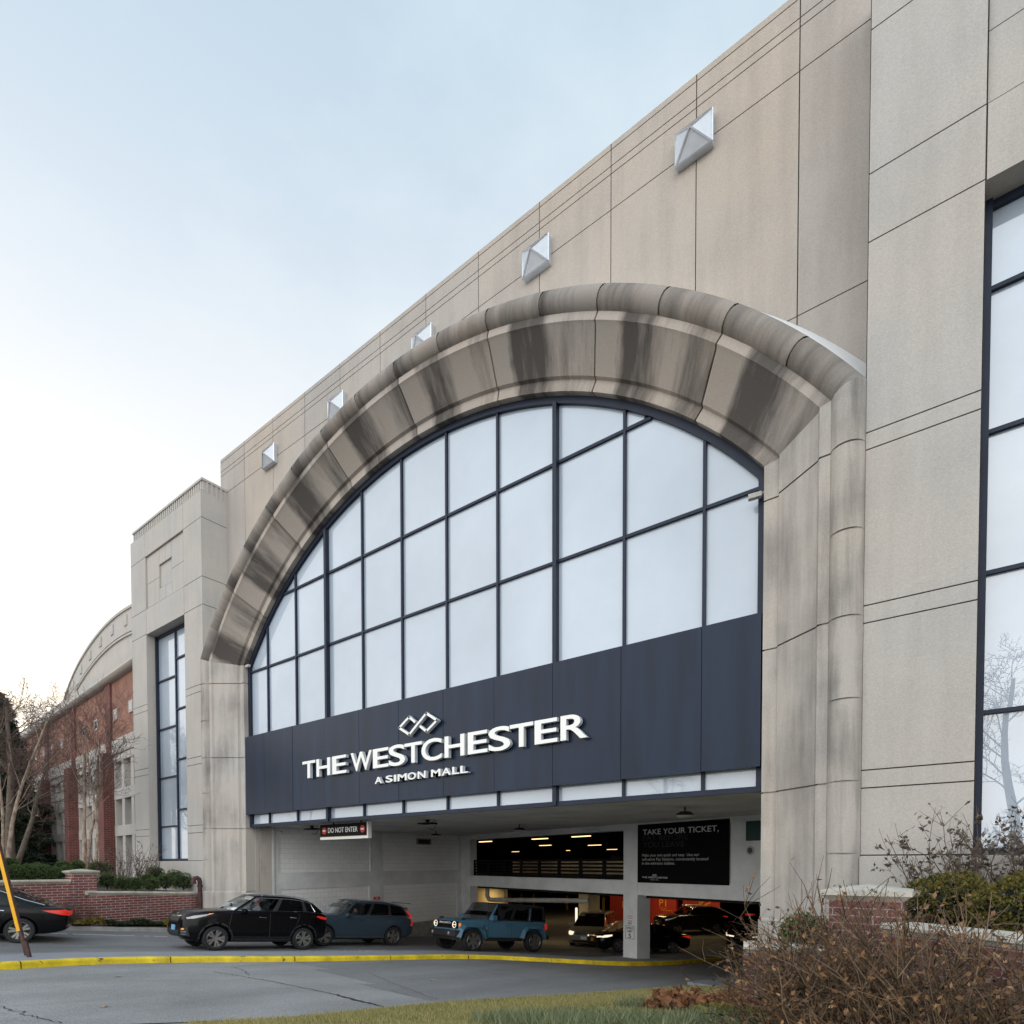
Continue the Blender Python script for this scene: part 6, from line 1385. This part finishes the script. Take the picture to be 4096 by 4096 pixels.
# ================================================================== planting
def rnd_unit(n, r):
    v = r.normal(size=(n, 3)); return v/np.linalg.norm(v, axis=1)[:, None]
def leaf_cards(P, D, size, r, asp=.5, fold=True):
    """leaf blades (two triangles, slightly folded) at P growing along D"""
    n = len(P); s = (size*r.uniform(.6, 1.3, n))[:, None] if np.isscalar(size) else size[:, None]
    U = np.cross(D, rnd_unit(n, r)); U /= np.linalg.norm(U, axis=1)[:, None]+1e-9; Nn = np.cross(D, U)
    a = P; b = P+D*s*.5+U*s*asp*.5+Nn*s*.08; c = P+D*s; d = P+D*s*.5-U*s*asp*.5+Nn*s*.08
    V = np.stack([a, b, c, d], 1).reshape(-1, 3); Fq = np.arange(4*n).reshape(n, 4)
    return V, Fq
def shrub_ball(name, c, rad, label, group, m, nl, ls, seed, sq=(1, 1, .95), cat='shrub', down=1.0):
    r = np.random.default_rng(seed); t = wempty(name, (c[0], c[1], c[2]-rad*down), label, cat, group)
    n1 = nl; d = rnd_unit(n1, r); d = d[d[:, 2] > -.75]; lump = 1+.06*np.sin(d[:, 0]*5+seed)+.05*np.sin(d[:, 1]*6+seed*2)+.05*np.sin(d[:, 2]*7+seed*3)
    # broken outline: shell with depth and gaps
    rr = rad*lump*(1-np.abs(r.normal(0, .07, len(d)))); keep = (np.sin(d[:, 0]*9+seed)*np.sin(d[:, 1]*8+1)*np.sin(d[:, 2]*9+2) > -.42)
    d, rr = d[keep], rr[keep]; P = np.array(c)+d*np.array(sq)*rr[:, None]
    D = d*.6+rnd_unit(len(d), r)*.8; D /= np.linalg.norm(D, axis=1)[:, None]
    V, Fq = leaf_cards(P, D, ls, r, .55)
    raw('foliage', V, Fq, m, t)
    mb = MB(); rg = random.Random(seed)
    for k in range(14):
        a = rg.uniform(0, 6.28); e = rg.uniform(.2, 1.2); q = Vector((math.cos(a)*math.cos(e), math.sin(a)*math.cos(e), math.sin(e)))*rad*.82
        mb.tube([(c[0], c[1], c[2]-rad*.95), Vector(c)+q*.3, Vector(c)+q], [.012, .009, .004], 4)
    # dense inner twigs keep the ball from being see-through
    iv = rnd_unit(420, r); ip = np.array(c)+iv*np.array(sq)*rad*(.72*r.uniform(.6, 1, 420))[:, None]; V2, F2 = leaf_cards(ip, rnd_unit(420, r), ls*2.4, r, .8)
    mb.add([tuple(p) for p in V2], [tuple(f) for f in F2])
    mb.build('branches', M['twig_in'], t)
    return t
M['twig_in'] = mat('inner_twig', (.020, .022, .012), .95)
BG = 'clipped boxwood balls behind the left brick walls'
bx = [(-24.9,8.47,-.63,.34),(-24.75,8.92,-.73,.29),(-24.75,9.34,-.77,.28),(-25.2,9.93,-.64,.28),(-24.7,9.9,-.80,.28),(-24.9,10.49,-.71,.36),(-24.9,11.15,-.73,.38),(-26.,10.57,-.40,.34),(-25.7,11.16,-.58,.36),
      (-25.6,5.6,-.27,.30),(-25.6,5.95,-.30,.30),(-25.6,6.35,-.28,.32),(-25.5,6.72,-.31,.31),(-25.35,7.0,-.33,.26),(-25.3,7.35,-.29,.25),(-27.,6.17,.0,.26),(-26.5,6.79,-.2,.26),(-27.,7.72,-.10,.24),(-27.3,8.3,-.08,.24),(-27.3,8.94,-.16,.26),(-27.2,9.26,-.19,.25),(-25.7,5.1,-.28,.32)]
for i, (x, y, z, r) in enumerate(bx):
    lab = 'dark green clipped boxwood ball behind the low brick wall beside the standpipe' if i < 9 else 'dark green clipped boxwood ball behind the taller left brick wall'
    shrub_ball('boxwood', (x, y, z), r*.98, lab, BG if i >= 9 else 'clipped boxwood balls behind the low left wall', M['box'], 2600, .036, i+3)
# --- bare and evergreen trees
LV = {4: (10, .40, .34, .26, .55, .05), 3: (6, .25, .50, .45, .55, .10), 2: (5, .2, .55, .5, .6, .13), 1: (2, .15, .6, .55, .6, .16)}   # children, first child at, length and radius ratio, spread, wobble
def grow(mb, tw, p, d, ln, r, lv, rg, up=.1, thin=.0035, wide=1.0):
    pts = [Vector(p)]; rad = [r]; dd = Vector(d).normalized(); seg = 8 if lv == 4 else 5; wob = LV.get(lv, (0,)*5+(.16,))[5]
    for i in range(seg):
        dd = (dd+Vector((rg.gauss(0, wob), rg.gauss(0, wob), rg.gauss(0, wob)+up*.2))).normalized(); pts.append(pts[-1]+dd*ln/seg); rad.append(max(thin, r*(1-(i+1)/seg*(.72 if lv == 4 else .65))))
    (mb if lv > 2 else tw).tube(pts, rad, 8 if lv == 4 else (4 if lv > 1 else 3), cap=False)
    if lv == 0: return
    k, f0, lr, rr_, sp, _ = LV[lv]
    for i in range(k):
        f = f0+(1-f0)*(i+rg.random())/k; f = min(f, .98); j = min(seg-1, int(f*seg)); q = pts[j].lerp(pts[j+1], f*seg-j); t_ = (pts[j+1]-pts[j]).normalized()
        ax = t_.orthogonal(); ax.rotate(Matrix.Rotation(rg.uniform(0, 6.283), 3, t_)); nd = (t_*(1-sp*.45)+ax*sp*wide*rg.uniform(.7, 1.2)+Vector((0, 0, up))).normalized()
        grow(mb, tw, q, nd, ln*lr*rg.uniform(.7, 1.15)*(1.25-.5*f if lv == 4 else 1), max(thin, rad[j]*rr_), lv-1, rg, up, thin, wide)
def bare_tree(name, base, stems, label, group, bark, seed, lv=3, cat='tree', spread=.55, up=.12, kids=(3, 5), thin=.0045):
    rg = random.Random(seed); t = wempty(name, base, label, cat, group); mb, tw = MB(), MB()
    for d, ln, r in stems: grow(mb, tw, base, d, ln, r, lv, rg, up, thin, spread/.5)
    mb.build('trunk', bark, t, smooth=60); tw.build('twigs', M['twig'], t); return t
BT = 'bare birches in front of the brick building'
bare_tree('birch_tree', (-28.5, 8.85, -1.0), [((-.03, -.03, 1), 6.6, .10), ((.08, .12, 1), 6.2, .085)], 'bare birch with two straight peeling trunks rising behind the capped brick pier', BT, M['birch'], 21, 4, spread=.50, up=.22, kids=(4, 6), thin=.0042)
bare_tree('birch_tree', (-28.3, 9.1, -1.0), [((.10, .17, 1), 6.4, .075)], 'bare birch with one slim trunk leaning right towards the stone tower', BT, M['birch'], 33, 4, spread=.5, up=.2, kids=(4, 6), thin=.0042)
bare_tree('birch_tree', (-28.0, 6.25, -1.0), [((0, .03, 1), 6.6, .09), ((.1, -.1, 1), 6.0, .07)], 'bare birch at the left edge before the dark spruce', BT, M['birch'], 45, 4, spread=.5, up=.2, kids=(4, 6), thin=.0042)
bare_tree('bare_tree', (-31.3, 7.15, -1.0), [((.03, .0, 1), 7.5, .20), ((-.2, .25, 1), 6.6, .13)], 'tall bare tree with spreading twigs at the left edge against the sky', None, M['bark'], 7, 4, spread=.62, up=.10, kids=(4, 6), thin=.007)
# trees across the street, seen only as reflections in the tall windows
for x, y, sd_ in ((-41.5, 4.4, 17), (-52, 1.0, 3), (-47, -2.5, 4), (-60, -4, 9), (-16, -14, 6), (-6.5, -15, 8), (3, -15, 12)):
    bare_tree('street_tree', (x, y, gz(x, y)), [((0, 0, 1), 10.5, .28)], 'bare street tree across the road, seen as a reflection in the tall windows', 'bare street trees across the road', M['bark'], sd_, 4, spread=.7, up=.08, kids=(4, 5), thin=.012)
def spruce(base, h, rad, label, seed):
    r = np.random.default_rng(seed); rg = random.Random(seed); t = wempty('spruce_tree', base, label, 'tree'); B = np.array(base); mb = MB()
    mb.tube([base, (base[0], base[1], base[2]+h)], [.16, .02], 6)
    Ps, Ds = [], []
    k = 0
    while k < 260:
        f = rg.uniform(.05, 1.0); z = h*f; ln = rad*(1-f)**.8*rg.uniform(.65, 1.15)+.15; a = rg.uniform(0, 6.283); dv = np.array([math.cos(a), math.sin(a), -.18]); p0 = B+np.array([0, 0, z])
        p1 = p0+dv*ln; mb.tube([p0, p0+dv*ln*.6, p1+np.array([0, 0, .1])], [.025, .014, .006], 3, cap=False)
        n = int(70*ln)+12; u = r.uniform(.15, 1, n); q = p0+dv*(ln*u)[:, None]+r.normal(0, .07, (n, 3)); q[:, 2] += -np.abs(r.normal(0, .13, n))*u+.1*u*u
        dd = dv*.5+rnd_unit(n, r)*.7+np.array([0, 0, -.45]); Ps.append(q); Ds.append(dd/np.linalg.norm(dd, axis=1)[:, None]); k += 1
    mb.build('trunk', M['bark'], t); P, D = np.concatenate(Ps), np.concatenate(Ds); V, Fq = leaf_cards(P, D, .30, r, .22); raw('foliage', V, Fq, M['conif'], t)
spruce((-47.5, 10.7, -1.0), 11.0, 2.7, 'dark spruce behind the birches at the left edge', 4)
spruce((-51.0, 11.3, -1.0), 12.5, 3.4, 'second dark spruce at the left edge, behind the first', 9)
# --- loose shrubs with few leaves
def twiggy(name, base, h, wd, label, group, ms, ml, nst, nleaf, ls, seed, lean=(0, 0), cat='shrub', stem_r=.007, up=.9, fine=True, bend=.2, kids=(4, 7), thin_l=(.10, .26)):
    r = np.random.default_rng(seed); rg = random.Random(seed); t = wempty(name, base, label, cat, group); st = MB(); Ps, Ds = [], []
    for i in range(nst):
        a = rg.uniform(0, 6.283); q = rg.random()**.6; p = Vector(base)+Vector((math.cos(a)*wd*.32*q, math.sin(a)*wd*.32*q, 0)); ln = h*rg.uniform(.55, 1.08)
        d = Vector((math.cos(a)*q*wd/h*.55+lean[0]+rg.gauss(0, .10), math.sin(a)*q*wd/h*.55+lean[1]+rg.gauss(0, .10), up)).normalized(); pts = [p]; seg = 7
        for k in range(seg):
            d = (d+Vector((rg.gauss(0, bend), rg.gauss(0, bend), rg.gauss(.03, bend*.7)))*.55).normalized(); pts.append(pts[-1]+d*ln/seg)
        rr = stem_r*rg.uniform(.6, 1.25); st.tube(pts, [rr*(1-.7*k/seg) for k in range(seg+1)], 4, cap=False)
        tips = [(pts[k], (pts[k+1]-pts[k]).normalized()) for k in range(3, seg)]
        for b in range(rg.randint(*kids) if fine else 2):
            k = rg.randint(2, seg-1); o = pts[k]; e = (pts[k+1]-pts[k]).normalized()*.6+Vector((rg.gauss(0, .6), rg.gauss(0, .6), rg.gauss(.15, .4))); e.normalize(); l2 = ln*rg.uniform(*thin_l); q1 = o+e*l2*.5+Vector((rg.gauss(0, .01), rg.gauss(0, .01), .01)); q2 = o+e*l2
            st.tube([o, q1, q2], [rr*.5, rr*.4, rr*.22], 3, cap=False); tips += [(q2, e), (q1, e)]
        for _ in range(nleaf):
            o, e = tips[rg.randrange(len(tips))] if rg.random() < .75 else tips[-1]; v = np.array(e)*.5+r.normal(0, .6, 3); Ps.append(np.array(o)+r.normal(0, .012, 3)); Ds.append(v/np.linalg.norm(v))
    st.build('stems', ms, t)
    if Ps:
        V, Fq = leaf_cards(np.array(Ps), np.array(Ds), ls, r, .55); raw('leaves', V, Fq, ml, t)
    return t
twiggy('rose_bush', (-26.4, 9.75, -1.0), 2.0, 2.0, 'leafy brown bush standing among the clipped balls before the stone tower', None, M['twig'], M['dry'], 60, 14, .06, 5, stem_r=.012)
twiggy('bare_shrub', (-24.05, 7.35, -2.05), .95, .8, 'small bare twiggy shrub at the foot of the brick pier', None, M['twig'], M['rose'], 40, 3, .03, 6, stem_r=.006)
# --- right-hand planter
rl = wempty('brick_wall', (-1.7, 8.3, -2.1), 'low brick wall end with stone coping at the left of the right-hand planter', 'wall')
def wallseg(root, a, b, z0, z1, th, m, cope=None, ch=.12, over=.06):
    a, b = Vector((*a, 0)), Vector((*b, 0)); d = (b-a).normalized(); n = Vector((d.y, -d.x, 0)); n = -n if n.y < 0 else n
    mb = MB(); mb.obox(a+Vector((0, 0, z0)), b-a, n*th, Vector((0, 0, z1-z0))); mb.build('brickwork', m, root)
    mb = MB(); mb_a = a+n*th/2; coping(mb, (mb_a.x, mb_a.y, z1), ((b+n*th/2).x, (b+n*th/2).y, z1), th, ch, over); mb.build('coping', M['cope_r'], root, fixn=True)
M['cope_r'] = mat('pale_coping', (.46, .425, .37), .9, noise=.16, nscale=3, speck=.1, bump=.2)
wallseg(rl, (-2.17, 8.08), (-1.22, 8.34), -2.4, -1.19, .42, M['brick_r'], ch=.11)
rp_ = wempty('brick_pier', (-.8, 8.7, -2.1), 'square brick pier with a broad stone cap in front of the right stone column', 'pier')
mb = MB(); mb.box(-1.2, -.42, 8.32, 9.1, -2.4, -.47); mb.build('brickwork', M['brick_r'], rp_)
mb = MB(); cap(mb, -1.2, -.42, 8.32, 9.1, -.47, .13, .09, .07); mb.build('cap', M['cope_r'], rp_, fixn=True)
rh = wempty('brick_wall', (.4, 7.5, -2.0), 'brick planter wall with pale coping behind the rose bushes at the right', 'wall')
wallseg(rh, (-.60, 8.10), (2.4, 5.97), -2.4, -.82, .40, M['brick_r'], ch=.12)
mb = MB(); mb.poly([(-1.2, 8.6, -1.1), (-.4, 8.5, -1.0), (2.8, 6.4, -.9), (6, 6.4, -.9), (6, 11.5, -.6), (-1.2, 11.5, -.9)]); mb.build('planting_bed', M['soil'], kind='structure')
RG = 'clipped boxwoods in the right-hand planter'
shrub_ball('boxwood', (.02, 9.35, -.72), .62, 'yellow-green clipped boxwood behind the coping beside the brick pier', RG, M['box_y'], 9000, .05, 51, (.95, .8, .9))
shrub_ball('boxwood', (.72, 8.60, -.62), .52, 'yellow-green clipped boxwood at the right edge behind the coping', RG, M['box_y'], 7000, .05, 52, (1.1, .8, .95))
shrub_ball('boxwood', (1.75, 8.2, -.62), .55, 'clipped boxwood beyond the right edge of the picture', RG, M['box_y'], 3000, .05, 53)
shrub_ball('boxwood', (-1.55, 8.85, -1.02), .34, 'small dark boxwood between the low wall and the brick pier', RG, M['box'], 2600, .045, 54)
twiggy('dry_shrub', (.12, 10.9, -.8), 1.55, 1.5, 'tall shrub with dry grey-brown leaves against the right stone tower', 'dry-leaved shrubs by the right tower', M['twig'], M['dry'], 46, 26, .075, 61, stem_r=.009)
twiggy('dry_shrub', (1.0, 10.7, -.8), 1.7, 1.6, 'taller dry-leaved shrub in front of the window at the right edge', 'dry-leaved shrubs by the right tower', M['twig'], M['dry'], 46, 26, .075, 62, stem_r=.009)
RB = 'straggling rose bushes in the right foreground'
spots = [(-1.18, 7.05, 1.62, .8, 'rose bush with purple leaves at the left end of the thicket, over the low wall'), (-1.0, 6.75, 1.95, 1.1, 'tangled rose bush in front of the low wall and brick pier'),
         (-.48, 6.35, 1.95, 1.15, 'tangled rose bush before the left end of the pale coping'), (.05, 5.8, 1.84, 1.1, 'green-stemmed rose bush before the middle of the pale coping'), (.58, 5.45, 1.76, 1.1, 'rose bush with tall green canes at the right edge'),
         (-.80, 5.95, 1.3, 1.1, 'low tangled rose bush at the front of the thicket'), (-.22, 5.15, 1.2, 1.1, 'low rose bush at the bottom right of the thicket'), (-.92, 6.1, 1.2, .8, 'low rose bush at the bottom left of the thicket')]
for i, (x, y, h, wd, lab) in enumerate(spots): twiggy('rose_bush', (x, y, -2.05), h, wd, lab, RB, M['rose_s'], M['rose'], 100 if i < 5 else 90, 12, .055, 70+i, stem_r=.0085, bend=.46, kids=(7, 11), thin_l=(.08, .26))

# ================================================================== lawn and ground cover
def lz(x, y):
    e = float(np.interp(y, le_[:, 1], le_[:, 0])); return gz(x, y)+.03+min(.50, max(0, (x-e))*.10)
mb = MB(); ys = np.linspace(-2.8, 15.2, 46)
for y0, y1 in zip(ys, ys[1:]):
    for k in range(12):
        q = []
        for y, kk in ((y0, k), (y0, k+1), (y1, k+1), (y1, k)):
            e = float(np.interp(y, le_[:, 1], le_[:, 0])); x = e+.02+(2.6-e)*(kk/12)**1.2; q.append((x, y, lz(x, y)))
        mb.poly(q)
mb.build('lawn', mat('lawn_thatch', (.34, .29, .14), .95, noise=.35, nscale=2.2, col2=(.16, .18, .06), speck=.25, sscale=50, bump=.6), kind='structure', fixn=True)
mb = MB()                              # lawn edging and pale slab by the pier
for (a, b) in zip(le_, le_[1:]):
    d = b-a; n = np.array([d[1], -d[0]])/np.hypot(*d); P = lambda q, z: (q[0], q[1], gz(*q)+z)
    mb.poly([P(a-n*.10, .008), P(b-n*.10, .008), P(b+n*.03, .045), P(a+n*.03, .045)])
mb.build('lawn_edging', M['kerb'], kind='structure', fixn=True)
mb = MB(); mb.prism([(-5.55, 15.3, gz(-5.5, 15.3)+.03), (-3.0, 14.6, gz(-4, 15)+.07), (-3.0, 19.2, gz(-4, 18)-.1), (-5.0, 18.6, gz(-5, 18)+.0)], (0, 0, .08)); mb.build('pavement', M['walk'], kind='structure', fixn=True)
r = np.random.default_rng(8)
def blades(n, xr, yr, hgt, m, name, label, dens=None, zoff=0, wd=.006, curl=.35):
    x = r.uniform(*xr, n); y = r.uniform(*yr, n); e = np.interp(y, le_[:, 1], le_[:, 0]); k = x > e+.03
    if dens is not None: k &= dens(x, y) > r.random(n)
    x, y = x[k], y[k]; n = len(x); z = np.array([lz(a, b) for a, b in zip(x, y)])+zoff
    h = hgt*r.uniform(.5, 1.3, n); a = r.uniform(0, 6.283, n); P = np.c_[x, y, z]; W = np.c_[np.cos(a), np.sin(a), 0*a]*wd; b = r.uniform(0, 6.283, n); Lz = np.c_[np.cos(b)*h*curl*r.random(n), np.sin(b)*h*curl*r.random(n), h]
    V = np.stack([P-W, P+W, P+Lz*.6+W*.6, P+Lz], 1).reshape(-1, 3); o = raw(name, V, np.arange(4*n).reshape(n, 4), m); o['kind'] = 'stuff'; tag(o, label, 'grass'); return o
pat = lambda x, y: .45+.4*np.sin(x*2.3+np.sin(y*1.7)*2)*np.sin(y*1.9+1)
blades(95000, (-8.2, -1.6), (3.6, 14.8), .055, M['grass'], 'lawn_grass', 'short straw-coloured winter lawn along the drive')
blades(42000, (-7.2, -1.6), (4.2, 14.8), .05, M['grass_g'], 'lawn_grass', 'greener patches of the short lawn along the drive', pat)
def blob(cx, cy, rx, ry): return lambda x, y: np.clip(1.6*(1-((x-cx)/rx)**2-((y-cy)/ry)**2), 0, 1)
tuft = lambda x, y: np.maximum(np.maximum(blob(-3.9, 6.0, 1.2, .75)(x, y), blob(-2.7, 6.5, 1.1, .8)(x, y)), np.maximum(blob(-3.75, 8.6, .55, .5)(x, y), blob(-2.0, 7.2, .8, .7)(x, y)))
blades(26000, (-5.4, -1.2), (5.0, 9.4), .17, M['lirio'], 'tufted_groundcover', 'blue-green strappy ground cover along the bottom edge of the lawn', tuft, 0, .007, 1.2)
def leafmat(n, f, xr, yr, hgt, m, name, label, ls):
    x = r.uniform(*xr, n); y = r.uniform(*yr, n); k = f(x, y) > r.random(n); x, y = x[k], y[k]; n = len(x); q = f(x, y)
    z = np.array([lz(a, b) for a, b in zip(x, y)])+hgt*q*r.uniform(.25, 1, n)*(.75+.25*np.sin(x*7)*np.sin(y*6)); D = rnd_unit(n, r); D[:, 2] = D[:, 2]*.5+.1; D /= np.linalg.norm(D, axis=1)[:, None]
    V, Fq = leaf_cards(np.c_[x, y, z], D, ls, r, .95); o = raw(name, V, Fq, m); o['kind'] = 'stuff'; tag(o, label, 'ground cover')
heu = lambda x, y: np.maximum(blob(-3.1, 8.6, .85, .62)(x, y), np.maximum(blob(-2.35, 9.4, .8, .9)(x, y), blob(-2.3, 8.3, .8, .4)(x, y)))
leafmat(5200, heu, (-4.2, -1.3), (7.6, 10.6), .34, M['heu'], 'leafy_groundcover', 'mound of brown and orange broad leaves at the foot of the low right wall', .11)
leafmat(1700, blob(-2.2, 7.8, .75, .35), (-3.2, -1.2), (7.2, 8.4), .2, M['heu_g'], 'leafy_groundcover', 'yellow-green broad leaves edging the brown leaf mound', .09)
leafmat(1500, blob(-3.9, 7.4, .8, .35), (-4.9, -2.8), (6.8, 8.0), .06, M['grass_g'], 'weed_patch', 'fresh green weeds in the bare soil of the lawn corner', .05)
mb = MB(); q = [(-3.6+1.5*math.cos(a), 8.0+1.1*math.sin(a)) for a in np.linspace(0, 6.283, 25)[:-1]]
mb.poly([(x, y, lz(x, y)+.012) for x, y in q]); mb.build('bare_soil', M['soil'], kind='structure')
# planting strip below the left walls
def strip_mat(n, xr, yr, hgt, m, name, label, ls, fz):
    x = r.uniform(*xr, n); y = r.uniform(*yr, n); z = np.array([fz(a, b) for a, b in zip(x, y)])+hgt*r.random(n)*(.6+.4*np.sin(y*5)); D = rnd_unit(n, r); D[:, 2] = np.abs(D[:, 2])
    V, Fq = leaf_cards(np.c_[x, y, z], D, ls, r, .7); o = raw(name, V, Fq, m); o['kind'] = 'stuff'; tag(o, label, 'ground cover')
bedz = lambda x, y: gz(x, y)+.22
strip_mat(2600, (-23.95, -23.62), (8.1, 9.9), .20, M['juni'], 'low_juniper', 'low dark green juniper at the foot of the low left brick wall', .09, bedz)
strip_mat(1300, (-23.95, -23.5), (9.9, 11.0), .26, M['heu_g'], 'leafy_groundcover', 'yellowing leafy ground cover near the left jamb', .10, bedz)
strip_mat(700, (-24.2, -23.8), (7.0, 8.0), .24, M['heu_g'], 'leafy_groundcover', 'small yellowing leafy patch at the foot of the brick pier', .10, bedz)
# dropped leaves on the drive
rg = random.Random(3)
for k, (x, y) in enumerate(((-9.9, 3.3), (-11.9, 6.6), (-12.6, 8.8), (-8.2, 6.2), (-9.6, 9.8), (-10.8, 12.2), (-13.1, 4.6))):
    mb = MB(); z = gz(x, y)+.012; a0 = rg.uniform(0, 6); s = rg.uniform(.05, .09)
    q = [(x+math.cos(a0+i*.628)*s*(1 if i % 2 else .5), y+math.sin(a0+i*.628)*s*(1 if i % 2 else .5), z+rg.uniform(0, .02)) for i in range(10)]; mb.poly(q)
    tag(mb.build('fallen_leaf', mat('tan_leaf', (.35, .25, .15), .8)), 'dry tan leaf lying on the grey drive', 'leaf', 'fallen leaves on the drive')
